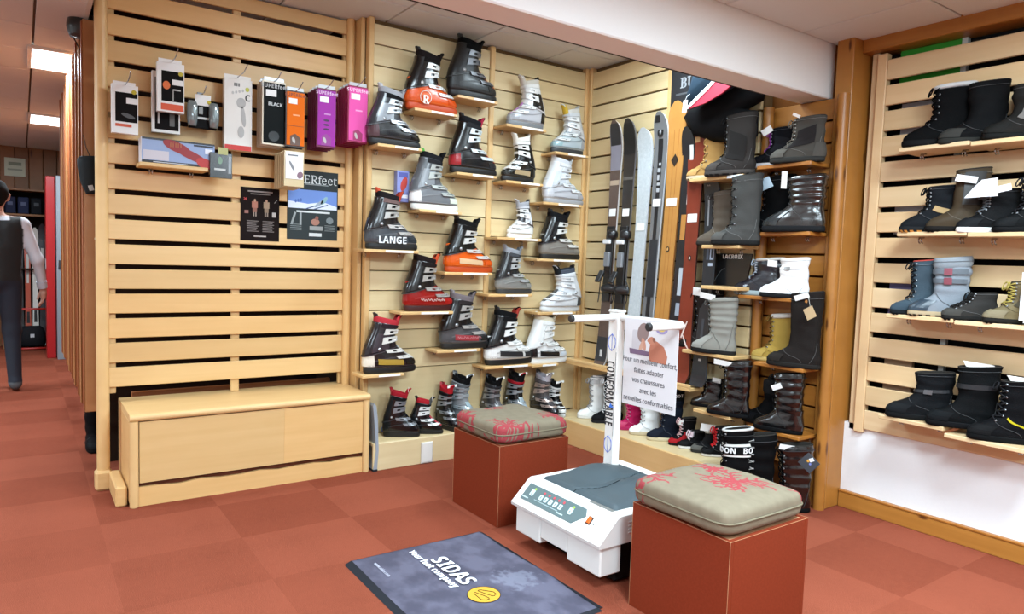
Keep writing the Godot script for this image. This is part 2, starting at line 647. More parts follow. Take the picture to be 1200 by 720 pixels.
# c: sole, upper; optional toe, heel, cuff (fur or knit), laces, strap, tread, band, text, shine, puffs, flare
func winter_boot(called: String, label: String, category: String, l: float, h: float, c: Dictionary, at: Vector3, turn: float, side := -1.0, group := "") -> Node3D:
	var o := thing(called, label, category, at, turn, group)
	var kind := "low" if h < l * 0.62 else "tall"
	var rough: float = c.get("rough", 0.7)
	var coat: float = c.get("coat", 0.0)
	var sh: float = c.get("sole_h", 0.09)
	var sole := scaled([[0.02, 0.0, 0.965, 0.015, 0.14], [-0.008, 0.15, 0.995, 0.25, 0.156], [-0.012, 0.6, 1.0, 0.7, 0.16], [-0.008, 1.0, 0.992, 1.12, 0.157]], l, sh * l)
	var st := begin(true)
	add_loft(st, sole, 6, 28)
	st.index()
	part(o, "sole", done(st), mt(c.sole, 0.7))
	if c.has("tread"):
		var tr := begin()
		for i in 9:
			add_patch(tr, sole, 0.05, 0.45, side * (18 + i * 17), side * (27 + i * 17), 0.0005, 0.004, 1, 2)
		part(o, "tread", done(tr), mt(c.tread, 0.8)).set_meta("kind", "stuff")
	var rows := shaft_rows(l, h, kind, c.get("flare", 0.0), c.get("puffs", 0))
	part(o, "upper", crumpled(rows, 22 if not c.has("puffs") else 34, 30, 0.006 if not c.has("puffs") else 0.004, int(l * 1000 + h * 7000)), leather(c.upper, rough, coat, c.get("bump_scale", 9.0), c.get("bump", 3.0)))
	var sm := begin(true)
	for s in [-1.0, 1.0]:
		var line := []
		for i in 13:
			var u := i / 12.0
			line.append(lift(rows, lerpf(0.04, 0.36, u), deg_to_rad(s * lerpf(108, 22, u * u)), 0.002))
		add_tube(sm, line, 0.0013, 5)
		line = []
		for i in 9:
			var u := i / 8.0
			line.append(lift(rows, lerpf(0.04, 0.5, u), deg_to_rad(s * lerpf(126, 150, u)), 0.002))
		add_tube(sm, line, 0.0013, 5)
	var rim := []
	for i in 25:
		rim.append(lift(rows, 0.93, TAU * i / 24.0, 0.002))
	add_tube(sm, rim, 0.0014, 5, false)
	part(o, "stitching", done(sm), mt(c.get("stitch", col(c.upper).lightened(0.22) if col(c.upper).get_luminance() < 0.35 else col(c.upper).darkened(0.25)), 0.7)).set_meta("kind", "stuff")
	# opening: rolled edge and lining
	var last: Array = rows[rows.size() - 1]
	var d := l * 0.03
	var inner := [[last[0], last[1] - d * 0.2, last[2], last[3] - d * 0.2, last[4]], [last[0] + d * 0.4, last[1] + d * 0.25, last[2] - d * 0.4, last[3] + d * 0.25, last[4] - d * 0.4], [last[0] + d, last[1] - d * 0.3, last[2] - d, last[3] - d * 0.3, last[4] - d], [last[0] + d * 1.4, last[1] - l * 0.25, last[2] - d * 1.4, last[3] - l * 0.25, last[4] - d * 1.4]]
	part(o, "lining", loft(inner, 9, 24, false, true), mt(c.get("lining", "2a2724"), 0.95))
	if c.has("cuff"):
		var k: float = c.get("cuff_h", 0.14) * l
		var cr := [[last[0] + 0.004, last[1] - k, last[2] - 0.004, last[3] - k, last[4] - 0.004], [last[0] - d * 0.5, last[1] - k * 0.7, last[2] + d * 0.5, last[3] - k * 0.7, last[4] + d * 0.5], [last[0] - d * 0.5, last[1] - k * 0.1, last[2] + d * 0.5, last[3] - k * 0.1, last[4] + d * 0.5], [last[0] + d * 0.5, last[1] + d * 0.5, last[2] - d * 0.5, last[3] + d * 0.5, last[4] - d * 0.5], [last[0] + d * 1.5, last[1], last[2] - d * 1.5, last[3], last[4] - d * 1.5]]
		part(o, "collar", loft(cr, 10, 24, false, false), fleece(c.cuff))
	if c.has("toe"):
		part(o, "toe_cap", patch(rows, 0.02, 0.3 if kind == "low" else 0.22, -70, 70, 0.002, 0.003, 4, 14), mt(c.toe, c.get("toe_rough", rough), 0.0, coat))
	if c.has("heel"):
		part(o, "heel_counter", patch(rows, 0.02, 0.36, 125, 235, 0.002, 0.003, 4, 12), mt(c.heel, rough, 0.0, coat))
	if c.has("side"):
		part(o, "side_panel", patch(rows, c.get("side_t0", 0.3), c.get("side_t1", 0.72), side * 60, side * 120, 0.002, 0.003, 4, 8, side * c.get("side_slant", 0.12)), mt(c.side, rough, 0.0, coat))
	if c.has("band"):
		part(o, "band", patch(rows, c.get("band_t0", 0.66), c.get("band_t1", 0.84), -180, 180, 0.001, 0.003, 1, 36), mt(c.band, 0.7))
		if c.has("band2"):
			var w: float = c.get("band_t1", 0.84) - c.get("band_t0", 0.66)
			part(o, "band_inlay", patch(rows, c.get("band_t0", 0.66) + w * 0.2, c.get("band_t1", 0.84) - w * 0.2, -180, 180, 0.0045, 0.001, 1, 36), mt(c.band2, 0.7))
	if c.has("strap"):
		for t in c.get("strap_at", [0.5]):
			part(o, "strap", patch(rows, t - 0.035, t + 0.035, side * -40, side * 130, 0.002, 0.004, 1, 14, c.get("strap_slant", 0.0)), mt(c.strap, 0.5))
			if c.has("clasp"):
				part(o, "clasp", patch(rows, t - 0.05, t + 0.05, side * 60, side * 85, 0.006, 0.004, 1, 4), mt(c.clasp, 0.3, 0.6))
	if c.has("laces"):
		var la := begin(true)
		var t0: float = c.get("lace_t0", 0.34)
		var t1: float = c.get("lace_t1", 0.95)
		var n: int = c.get("lace_n", 6)
		var wd: float = minf(c.get("lace_w", 24.0) * 1.6, 62.0)
		for i in n:
			for s in [-1.0, 1.0]:
				var pts := []
				for k in 6:
					var u := k / 5.0
					pts.append(lift(rows, lerpf(t0, t1, (i + u) / n), deg_to_rad(lerpf(-s * wd, s * wd, u)), 0.0045 + 0.002 * sin(u * PI)))
				add_tube(la, pts, c.get("lace_r", 0.003), 5)
		# a bow on the front
		if c.get("bow", true):
			var b0 := lift(rows, minf(t1 + 0.01, 1.0), 0.0, 0.005)
			for s in [-1.0, 1.0]:
				var pts := []
				for k in 9:
					var a := TAU * k / 8.0
					pts.append(b0 + Vector3(0.012 * (1 - cos(a)) * 0.6 + 0.004, -0.028 * (1 - cos(a)) * 0.5 + 0.01 * sin(a), s * (0.004 + 0.018 * sin(a * 0.5) + 0.008 * sin(a))))
				add_tube(la, pts, c.get("lace_r", 0.003), 5)
		part(o, "laces", done(la), mt(c.laces, 0.8))
		var ey := begin(true)
		for i in n + 1:
			for s in [-1.0, 1.0]:
				var p := lift(rows, lerpf(t0, t1, float(i) / n), deg_to_rad(s * wd), 0.001)
				var q := lift(rows, lerpf(t0, t1, float(i) / n), deg_to_rad(s * wd), 0.004)
				add_tube(ey, [p, q], 0.005, 8)
		part(o, "eyelets", done(ey), mt(c.get("eyelet", "8d8f92"), 0.35, 0.7)).set_meta("kind", "stuff")
	if c.has("tongue"):
		part(o, "tongue", patch(rows, 0.34, 1.0, -20, 20, 0.0003, 0.0015, 6, 5), mt(c.tongue, rough))
	if c.has("text"):
		# letters set one by one round the shaft, the words repeated
		var size: float = c.get("text_size", 0.03)
		var words: String = c.text + "  "
		var a := 10.0
		var k := 0
		while a > -345.0:
			var t: float = c.get("text_t", 0.7)
			var p := lift(rows, t, deg_to_rad(a), 0.0062)
			var q := lift(rows, t, deg_to_rad(a), 0.02)
			var n := Vector3(q.x - p.x, 0, q.z - p.z).normalized()
			var ch := words[k % words.length()]
			if ch != " ":
				var gk := "glyph%s%.4f" % [ch, size]
				if not boxes.has(gk):
					boxes[gk] = letters(ch, size, 0.002, true)
				part(o, "letter", boxes[gk], mt(c.get("ink", "e8e8e8"), 0.6), p).basis = Basis(Vector3.UP.cross(n), Vector3.UP, n)
			k += 1
			var step := a
			while step > a - 90.0 and lift(rows, t, deg_to_rad(step), 0.006).distance_to(p) < size * 0.72:
				step -= 2.0
			a = step
	if c.has("tag"):
		# a paper tag laid over the opening or hanging from it
		var tw: Vector2 = c.get("tag_size", Vector2(0.07, 0.03))
		var up := Vector3(l * c.get("tag_x", 0.45), h + c.get("tag_y", 0.004), side * l * c.get("tag_z", 0.16))
		part(o, "price_tag", cbox(Vector3(tw.x, 0.0015, tw.y) if c.get("tag_flat", false) else Vector3(tw.x, tw.y, 0.0015), 0.0005), mt(c.tag, 0.5), up, Vector3(c.get("tag_tilt", 0.25) * side, 0, c.get("tag_roll", 0.1)))
	return o

func fleece(c) -> StandardMaterial3D:
	return speckle("fleece" + col(c).to_html(), col(c).darkened(0.25), col(c).lightened(0.15), 1.0, 14.0, 8, 0.2, 6.0)

# ---------------------------------------------------------------- the place
func _ready() -> void:
	rng.seed = 11
	cam_f = Vector3(sin(YAW) * cos(PITCH), -sin(PITCH), -cos(YAW) * cos(PITCH))
	var r0 := Vector3(cos(YAW), 0, sin(YAW))
	var u0 := r0.cross(cam_f)
	cam_r = r0 * cos(ROLL) + u0 * sin(ROLL)
	cam_u = -r0 * sin(ROLL) + u0 * cos(ROLL)
	var cam := Camera3D.new()
	cam.name = "camera"
	add_child(cam)
	cam.transform = Transform3D(Basis(cam_r, cam_u, -cam_f), EYE)
	cam.fov = rad_to_deg(2.0 * atan(360.0 / FOCAL))
	cam.near = 0.05
	cam.far = 60.0
	cam.current = true
	var we := WorldEnvironment.new()
	we.name = "environment"
	var env := Environment.new()
	env.background_mode = Environment.BG_COLOR
	env.background_color = Color(0.02, 0.02, 0.02)
	env.tonemap_mode = Environment.TONE_MAPPER_LINEAR
	env.tonemap_exposure = 1.55
	env.sdfgi_enabled = true
	env.ssao_enabled = true
	env.ssil_enabled = true
	we.environment = env
	add_child(we)
	# ceiling panels: [centre, glow seen, energy]; those of the shop floor hang behind and beside the camera
	for p in [[Vector3(2.3, 2.45, -0.55), 5.6, "above the second red stool"], [Vector3(1.05, 2.45, -0.3), 6.0, "in front of the display bench"], [Vector3(2.3, 2.45, 1.2), 4.0, "above the shop floor near the front wall"], [Vector3(0.4, 2.45, 1.4), 5.5, "above the middle of the shop floor"], [Vector3(-1.2, 2.45, -1.0), 7.0, "above the open floor beside the aisle mouth"],
			[Vector3(1.5, 2.68, -2.85), 1.7, "in the raised part above the bench"], [Vector3(2.85, 2.68, -2.8), 2.1, "in the raised part near the skis"], [Vector3(0.35, 2.45, -5.46), 4.0, "near, over the aisle beside the rack boards"], [Vector3(0.37, 2.45, -8.06), 4.0, "far, above the end of the aisle"], [Vector3(-1.4, 2.45, -4.2), 5.0, "left of the aisle near the display stand"], [Vector3(-1.4, 2.45, -7.4), 5.0, "an unseen one added left of the aisle near the far wall"]]:  # the last panel is added out of view to lighten the aisle ceiling
		ceiling_light(p[0], p[1], p[2])
	build_shell()
	print("shell ", Time.get_ticks_msec())
	build_panels()
	print("panels ", Time.get_ticks_msec())
	build_fixtures()
	print("fixtures ", Time.get_ticks_msec())
	build_ski_boots()
	print("ski boots ", Time.get_ticks_msec())
	build_side_footwear()
	print("footwear ", Time.get_ticks_msec())
	build_skis()
	print("skis ", Time.get_ticks_msec())
	build_packs()
	print("packs ", Time.get_ticks_msec())
	build_machine()
	print("machine ", Time.get_ticks_msec())
	build_aisle()
	print("aisle ", Time.get_ticks_msec())

func ceiling_light(at: Vector3, energy: float, where: String) -> void:
	var o := thing("ceiling_light", "square white fluorescent panel set in the ceiling, " + where, "ceiling light", at, 0.0, "fluorescent ceiling panels")
	var sx := 0.56
	var g := StandardMaterial3D.new()
	g.albedo_color = Color(0.95, 0.95, 0.95)
	g.emission_enabled = true
	g.emission = Color(0.97, 0.99, 1.0)
	g.emission_energy_multiplier = 2.5
	part(o, "light_diffuser", cbox(Vector3(sx, 0.012, sx), 0.002), g, Vector3(0, -0.008, 0))
	var fr := mt("d9d9d6", 0.4)
	for s in [-1.0, 1.0]:
		part(o, "frame", cbox(Vector3(sx + 0.05, 0.018, 0.024), 0.002), fr, Vector3(0, -0.007, s * (sx / 2 + 0.013)))
		part(o, "frame", cbox(Vector3(0.024, 0.018, sx), 0.002), fr, Vector3(s * (sx / 2 + 0.013), -0.007, 0))
	var l := AreaLight3D.new()
	l.name = "panel_light"
	l.area_size = Vector2(sx, sx)
	l.light_color = Color(0.86, 0.95, 1.0)
	l.light_energy = energy
	l.set("area_range", 20.0)
	l.set("area_attenuation", 2.0)
	l.shadow_enabled = true
	o.add_child(l)
	l.position = Vector3(0, -0.018, 0)
	l.rotation_degrees.x = -90

func maple(axis := 0, i := 0) -> StandardMaterial3D:
	var tints := [Color(1, 1, 1), Color(0.965, 0.96, 0.95), Color(1.0, 0.975, 0.94), Color(0.95, 0.935, 0.915)]
	return wood("maple", "e2be88", "d0a66c", axis, 0.42, false, 3, tints[i % 4])

func cream(axis := 0, i := 0) -> StandardMaterial3D:
	var tints := [Color(1, 1, 1), Color(0.96, 0.955, 0.94), Color(1.0, 0.98, 0.955), Color(0.94, 0.93, 0.91)]
	return wood("cream", "dfcca2", "ccb387", axis, 0.45, false, 21, tints[i % 4])

func ash(axis := 0, i := 0) -> StandardMaterial3D:
	var tints := [Color(1, 1, 1), Color(0.965, 0.955, 0.94), Color(1.0, 0.975, 0.945), Color(0.94, 0.925, 0.9)]
	return wood("ash", "e2c8a0", "d0ae82", axis, 0.45, false, 33, tints[i % 4])

func pine(axis := 1, i := 0) -> StandardMaterial3D:
	var tints := [Color(1, 1, 1), Color(0.96, 0.94, 0.92), Color(1.0, 0.96, 0.92), Color(0.93, 0.91, 0.88)]
	return wood("pine", "b67c38", "966024", axis, 0.4, true, 47, tints[i % 4])

const BACK := -3.99   # face of the boot wall
const SIDE := 3.43    # face of the ski wall
const RIGHT := 3.613  # face of the white wall
const LOW := 2.45     # shop ceiling
const HIGH := 2.68    # raised ceiling over the boot wall

func build_shell() -> void:
	# carpet: square tiles whose pile lies this way and that
	var fl := setting("floor")
	bx(fl, "floor_slab", Vector3(-3.2, -0.12, -11.0), Vector3(4.2, -0.006, 3.2), mt("5a3226", 0.95), 0.0)
	var tones := [speckle("carpet_a", "9b533e", "834330", 0.97, 3.0, 61, 0.4, 5.0), speckle("carpet_b", "914b36", "783b2a", 0.97, 3.0, 67, 0.4, 5.0), speckle("carpet_c", "964f3a", "7d3f2d", 0.97, 3.0, 73, 0.4, 5.0)]
	bx(fl, "carpet_field", Vector3(-3.2, -0.006, -11.0), Vector3(4.2, -0.0012, 3.2), tones[2], 0.0)
	var tile := cbox(Vector3(0.505, 0.006, 0.465), 0.0002)
	for i in range(-6, 8):
		for j in range(-20, 7):
			var c := Vector3(0.28 + 0.505 * (i + 0.5), -0.003, -4.529 + 0.465 * (j + 8.5))
			if c.z > 2.9:
				continue
			# tiles far out of sight lie in the plain field below
			if not (c.z < -0.4 and (c.x > -1.2 or c.z < -5.5)):
				continue
			var k := 0 if (i + j) % 2 == 0 else 1
			if (i * 7 + j * 3) % 5 == 0:
				k = 2
			part(fl, "carpet_tile", tile, tones[k], c)
	# ceilings: panels on a grid with narrow joints
	var pan := speckle("ceiling_panel", "d9d9d6", "d0d0cc", 0.9, 5.0, 80, 0.3)
	var slab := mt("8a857d", 0.9)
	var ce := setting("ceiling")
	bx(ce, "ceiling_slab", Vector3(-3.2, HIGH + 0.02, -11.0), Vector3(4.2, HIGH + 0.14, 3.2), slab, 0.0)
	var lights := [Vector2(2.3, -0.55), Vector2(1.05, -0.3), Vector2(2.3, 1.2), Vector2(0.4, 1.4), Vector2(-1.2, -1.0), Vector2(0.35, -5.46), Vector2(0.37, -8.06), Vector2(-1.4, -4.2)]
	var cp := cbox(Vector3(0.59, 0.02, 0.59), 0.003)
	# the lower ceiling over the shop floor, up to the beam
	for i in 12:
		for j in 9:
			part(ce, "ceiling_panel", cp, pan, Vector3(-3.08 + 0.6 * i, LOW + 0.01, -1.835 + 0.6 * j))
	# over the aisle to the left of the display panel
	for i in 6:
		for j in 15:
			if -3.23 + 0.6 * i + 0.3 > 0.4:
				continue
			part(ce, "ceiling_panel", cp, pan, Vector3(-3.23 + 0.6 * i, LOW + 0.01, -2.6 - 0.6 * j))
	for j in 14:
		bx(ce, "ceiling_panel", Vector3(0.077, LOW, -2.9 - 0.6 * j), Vector3(0.9 if j > 3 else 0.3, LOW + 0.02, -2.306 - 0.6 * j), pan, 0.002)
	bx(ce, "ceiling_slab", Vector3(-3.2, LOW + 0.022, -11.0), Vector3(0.29, LOW + 0.05, -2.3), slab, 0.0)
	bx(ce, "ceiling_slab", Vector3(0.29, LOW + 0.022, -11.0), Vector3(1.2, LOW + 0.05, -4.7), slab, 0.0)
	bx(ce, "ceiling_slab", Vector3(-3.2, LOW + 0.022, -2.14), Vector3(4.2, LOW + 0.05, 3.2), slab, 0.0)
	bx(ce, "ceiling_step", Vector3(0.28, LOW - 0.005, -4.7), Vector3(0.3, HIGH + 0.02, -2.3), mt("cfc9c0", 0.9), 0.0)
	# raised ceiling
	for i in range(-3, 4):
		for j in 4:
			var x0 := 1.83 + 0.6 * i
			if x0 + 0.6 > 3.72 + 0.4:
				continue
			part(ce, "ceiling_panel", cp, pan, Vector3(x0 + 0.3, HIGH + 0.01, -3.77 - 0.3 + 0.6 * j + 0.06))
	for i in range(-3, 4):
		part(ce, "ceiling_panel", cp, pan, Vector3(1.83 + 0.6 * i + 0.3, HIGH + 0.01, -4.61))
	# beam between the two
	var be := setting("beam")
	bx(be, "beam_casing", Vector3(-3.2, 2.17, -2.305), Vector3(RIGHT + 0.1, HIGH + 0.02, -2.135), speckle("plaster", "f0f0ee", "eaeae8", 0.85, 3.0, 90, 0.2), 0.006)
	bx(be, "shadow_strip", Vector3(-3.2, 2.172, -2.318), Vector3(SIDE - 0.25, 2.184, -2.305), mt("2a1c14", 0.6), 0.001)  # dark strip painted as the shadow line along the soffit's rear edge
	# outer walls
	var wl := setting("wall_left")
	bx(wl, "plaster", Vector3(-3.3, -0.1, -11.0), Vector3(-3.2, HIGH + 0.1, 3.2), mt("dedcd6", 0.8), 0.0)
	var wf := setting("wall_front")
	bx(wf, "plaster", Vector3(-3.3, -0.1, 3.1), Vector3(4.2, HIGH + 0.1, 3.2), mt("d8d4cc", 0.8), 0.0)
	# white wall on the right
	var wr := setting("wall_right")
	bx(wr, "plaster", Vector3(RIGHT, 0.0, -2.1), Vector3(RIGHT + 0.1, 0.46, 3.1), speckle("white_wall", "e9e9e9", "e2e2e3", 0.75, 2.0, 91, 0.1), 0.0)
	bx(wr, "recess_back", Vector3(RIGHT + 0.09, 0.4, -2.1), Vector3(RIGHT + 0.2, HIGH + 0.1, 3.1), mt("1b1a1b", 0.7), 0.0)
	bx(wr, "head_trim", Vector3(RIGHT - 0.06, 2.385, -2.0), Vector3(RIGHT + 0.1, LOW + 0.01, 3.1), pine(2, 1), 0.004)
	bx(wr, "green_board", Vector3(RIGHT + 0.055, 2.2, -1.86), Vector3(RIGHT + 0.075, 2.44, -1.57), mt("3f9a35", 0.6), 0.001)
	bx(wr, "window_mullion", Vector3(RIGHT + 0.05, 0.5, -1.575), Vector3(RIGHT + 0.08, 2.44, -1.55), mt("c9c9c4", 0.5), 0.001)
	for k in 4:
		bx(wr, "stored_box", Vector3(RIGHT + 0.06, 0.62 + k * 0.42, -1.84), Vector3(RIGHT + 0.085, 0.86 + k * 0.42, -1.7 + 0.05 * (k % 2)), mt(["c8a486", "8f86b8", "c9c4cc", "bdb6be"][k], 0.7), 0.002)
	var bb := setting("baseboard_right")
	bx(bb, "board", Vector3(RIGHT - 0.022, 0.0, -1.995), Vector3(RIGHT, 0.083, 3.1), pine(2, 0), 0.003)
	bx(bb, "cap", Vector3(RIGHT - 0.026, 0.083, -1.995), Vector3(RIGHT, 0.094, 3.1), pine(2, 2), 0.003)
	# timber post between the orange rack and the white wall
	var tr := setting("trim_1")
	bx(tr, "timber_post", Vector3(3.475, 0.0, -2.09), Vector3(RIGHT + 0.2, 2.46, -1.998), pine(1, 0), 0.004)
	# walls behind the slats
	var wb := setting("wall_back")
	bx(wb, "plaster", Vector3(1.702, -0.1, -4.12), Vector3(SIDE + 0.5, HIGH + 0.1, BACK - 0.04), mt("6b5236", 0.8), 0.0)
	bx(wb, "post", Vector3(1.702, 0.0, BACK - 0.04), Vector3(1.737, HIGH, BACK + 0.012), maple(1, 3), 0.006)
	bx(wb, "post", Vector3(2.562, 0.0, BACK - 0.04), Vector3(2.602, HIGH - 0.004, BACK + 0.012), maple(1, 0), 0.006)
	bx(wb, "post", Vector3(3.395, 0.0, BACK - 0.04), Vector3(3.43, HIGH, BACK + 0.012), maple(1, 2), 0.006)
	for k in 18:
		var y0 := 0.561 + 0.1231 * (k - 1)
		var y1 := minf(y0 + 0.1231 - 0.009, HIGH - 0.003)
		if k == 0:
			y0 = 0.165
		if y1 - y0 < 0.02:
			continue
		for s in [[1.737, 2.562], [2.602, 3.395]]:
			bx(wb, "slat", Vector3(s[0], y0, BACK - 0.022), Vector3(s[1], y1, BACK), cream(0, k * 3 + int(s[0])), 0.002)
			if k > 0:
				bx(wb, "slat_lip", Vector3(s[0], y0 - 0.009, BACK - 0.022), Vector3(s[1], y0 - 0.0055, BACK - 0.006), cream(0, 1), 0.0005)
	var ws := setting("wall_side")
	bx(ws, "plaster", Vector3(SIDE + 0.04, -0.1, -4.1), Vector3(SIDE + 0.14, HIGH + 0.1, -2.5), mt("6b5236", 0.8), 0.0)
	bx(ws, "post", Vector3(SIDE - 0.012, 0.0, -3.978), Vector3(SIDE + 0.04, HIGH, -3.945), maple(1, 1), 0.006)
	bx(ws, "post", Vector3(SIDE - 0.012, 0.0, -3.205), Vector3(SIDE + 0.04, HIGH, -3.165), maple(1, 3), 0.006)
	for k in 18:
		var y0 := 0.561 + 0.1231 * (k - 1)
		var y1 := minf(y0 + 0.1231 - 0.012, HIGH - 0.003)
		if k == 0:
			y0 = 0.165
		if y1 - y0 < 0.02:
			continue
		for s in [[-3.945, -3.205], [-3.165, -2.5]]:
			bx(ws, "slat", Vector3(SIDE, y0, s[0]), Vector3(SIDE + 0.022, y1, s[1]), cream(2, k * 5 + int(s[0] * 3)), 0.002)
	bx(ws, "plaster", Vector3(3.535, -0.1, -2.5), Vector3(3.6, HIGH + 0.1, -2.09), mt("6b3f1c", 0.8), 0.0)
	# the back of the aisle
	var wk := setting("wall_far")
	bx(wk, "plaster", Vector3(-3.2, -0.1, -10.8), Vector3(4.2, HIGH + 0.1, -10.62), mt("4a3826", 0.8), 0.0)
	for i in 16:
		bx(wk, "plank", Vector3(-1.5 + 0.145 * i, 0.0, -10.62), Vector3(-1.5 + 0.145 * i + 0.14, LOW, -10.6), wood("knotty", "8f6136", "734822", 1, 0.5, true, 55, Color(1, 0.97, 0.95) if i % 2 else Color(0.93, 0.9, 0.88)), 0.004)
	# boards added to keep the display panel gaps black; the rail is real
	var wp := setting("wall_added_backing")
	bx(wp, "board", Vector3(0.4, 0.0, -4.69), Vector3(1.75, HIGH, -4.66), mt("2a1c14", 0.8), 0.0)
	bx(wp, "rail", Vector3(0.5, 0.38, -4.42), Vector3(1.65, 0.455, -4.39), wood("redwood2", "b8703f", "9c5a30", 0, 0.5, false, 12), 0.003)
	bx(wp, "board", Vector3(1.65, 0.0, -4.75), Vector3(1.7, HIGH, -4.23), mt("2a1c14", 0.8), 0.0)
	wp = setting("wall_aisle")
	bx(wp, "board", Vector3(1.2, 0.0, -11.0), Vector3(1.3, HIGH + 0.1, -4.75), mt("4a3826", 0.8), 0.0)
	bx(wp, "board", Vector3(RIGHT + 0.2, -0.1, -2.15), Vector3(4.2, HIGH + 0.1, -2.1), mt("4a3826", 0.8), 0.0)

func slat_panel(called: String, label: String) -> Node3D:
	return thing(called, label, "slat panel")

func build_panels() -> void:
	# the display panel with the hanging packs
	var a := slat_panel("slatted_display_stand", "maple slatted display panel with insole packs, standing behind the storage bench")
	var z := -4.13
	for k in 17:
		var y0 := 0.536 + 0.1283 * k
		var y1 := y0 + 0.1283 - 0.026 if k < 16 else HIGH - 0.012
		bx(a, "slat", Vector3(0.366, y0, z - 0.02), Vector3(1.632, y1, z), maple(0, k * 7 + k / 3), 0.003)
	bx(a, "stile", Vector3(0.973, 0.462, z - 0.045), Vector3(1.018, HIGH, z - 0.0205), maple(1, 1), 0.003)
	bx(a, "stile", Vector3(0.35, 0.5, z - 0.045), Vector3(0.4, HIGH, z - 0.0205), maple(1, 1), 0.003)
	bx(a, "stile", Vector3(1.61, 0.462, z - 0.045), Vector3(1.65, HIGH, z - 0.0205), maple(1, 3), 0.003)
	var post := lathe([Vector2(0, 0), Vector2(0.03, 0), Vector2(0.03, 2.57), Vector2(0, 2.57)], 24)
	part(a, "round_post", post, maple(1, 0), Vector3(0.34, 0.105, z - 0.012))
	var rp := lathe([Vector2(0, 0), Vector2(0.024, 0), Vector2(0.024, 2.66), Vector2(0, 2.66)], 20)
	part(a, "round_post", rp, maple(1, 2), Vector3(1.646, 0.02, z + 0.004))
	bx(a, "end_board", Vector3(1.674, 0.0, z - 0.03), Vector3(1.7015, HIGH, z + 0.1), maple(1, 1), 0.005)
	bx(a, "end_board", Vector3(1.655, 0.0, z - 0.03), Vector3(1.6738, HIGH, z + 0.008), maple(1, 2), 0.003)
	bx(a, "foot", Vector3(0.3, 0.0, -4.18), Vector3(0.378, 0.105, -4.1), maple(2, 0), 0.012)
	bx(a, "foot", Vector3(0.362, 0.0, -4.12), Vector3(0.412, 0.1, -3.8), maple(2, 2), 0.008)
	# orange pine rack between ski wall and timber post
	var d := slat_panel("boot_rack_panel", "orange pine slatted rack between two round posts, full of winter boots")
	var dx := 3.492
	for k in 17:
		var y1 := 2.165 - 0.1175 * k
		bx(d, "slat", Vector3(dx, maxf(y1 - 0.107, 0.06), -2.455), Vector3(dx + 0.02, y1, -2.02), pine(2, k * 5 + 1), 0.003)
		if y1 < 0.2:
			break
	for zz in [-2.462, -2.022]:
		part(d, "round_post", lathe([Vector2(0, 0), Vector2(0.03, 0), Vector2(0.03, 2.165 if zz < -2.2 else 2.168), Vector2(0, 2.165 if zz < -2.2 else 2.168)], 20), pine(1, 1), Vector3(3.452, 0.0, zz))
	# pale rack on the white wall
	var e := slat_panel("wall_rack_panel", "pale slatted rack with walking boots, mounted above the white wall")
	var ex := RIGHT - 0.02
	for k in 16:
		var y0 := 0.444 + 0.128 * k
		bx(e, "slat", Vector3(ex, y0, -1.885), Vector3(ex + 0.02, minf(y0 + 0.1, 2.364), -0.2), ash(2, k * 3 + k / 4), 0.003)
		if y0 + 0.1 > 2.3:
			break
	bx(e, "stile", Vector3(ex - 0.006, 0.425, -1.935), Vector3(ex + 0.04, 2.37, -1.885), ash(1, 2), 0.004)
	bx(e, "stile", Vector3(ex + 0.02, 0.425, -1.975), Vector3(ex + 0.05, 2.385, -1.938), ash(1, 0), 0.004)
	bx(e, "stile", Vector3(ex + 0.021, 0.44, -1.2), Vector3(ex + 0.05, 2.36, -1.15), ash(1, 3), 0.003)

func shelf_z(x0: float, x1: float, top: float, label_from: float, label_to: float, i: int) -> void:
	# a shelf on the boot wall with its clips and price strip
	var o := thing("boot_shelf", "small maple shelf under the %s" % shelf_under[i], "shelf", Vector3((x0 + x1) / 2, top - 0.018, BACK), 0.0, "small shelves on the boot wall")
	var w := x1 - x0
	part(o, "board", cbox(Vector3(w, 0.018, 0.165), 0.003), maple(0, i), Vector3(0, 0.009, 0.0835))
	part(o, "price_strip", cbox(Vector3(w * (label_to - label_from), 0.013, 0.002), 0.0005), mt("eceae6", 0.5), Vector3(w * ((label_from + label_to) / 2 - 0.5), 0.009, 0.1672))
	for s in [-0.32, 0.32]:
		part(o, "clip", clip_mesh(), mt("b5b6b8", 0.25, 0.9), Vector3(w * s, 0, 0.012))

func clip_mesh() -> ArrayMesh:
	if not boxes.has("clip"):
		var st := begin(true)
		for s in [-0.006, 0.006]:
			add_tube(st, [Vector3(s, 0.0, -0.012), Vector3(s, -0.004, 0.012), Vector3(s, -0.014, 0.018), Vector3(s, -0.024, 0.012), Vector3(s, -0.028, 0.002)], 0.0035, 6)
		boxes["clip"] = done(st)
	return boxes["clip"]

func shelf_x(z0: float, z1: float, top: float, face: float, deep: float, m: Material, label: String, strip := Vector2.ZERO, group := "shelves on the side racks") -> void:
	var o := thing("boot_shelf", label, "shelf", Vector3(face, top - 0.02, (z0 + z1) / 2), 0.0, group)
	var w := absf(z1 - z0)
	part(o, "board", cbox(Vector3(deep, 0.02, w), 0.003), m, Vector3(-deep / 2 - 0.0005, 0.01, 0))
	if strip.y > strip.x:
		part(o, "price_strip", cbox(Vector3(0.002, 0.016, w * (strip.y - strip.x)), 0.0005), mt("e6ebec", 0.5), Vector3(-deep - 0.002, 0.009, w * ((strip.x + strip.y) / 2 - 0.5)))
	for s in [-0.3, 0.3]:
		part(o, "clip", clip_mesh(), mt("b5b6b8", 0.25, 0.9), Vector3(-0.012 - deep * 0.35, 0, w * s), Vector3(0, -PI / 2, 0))

var shelf_under := []

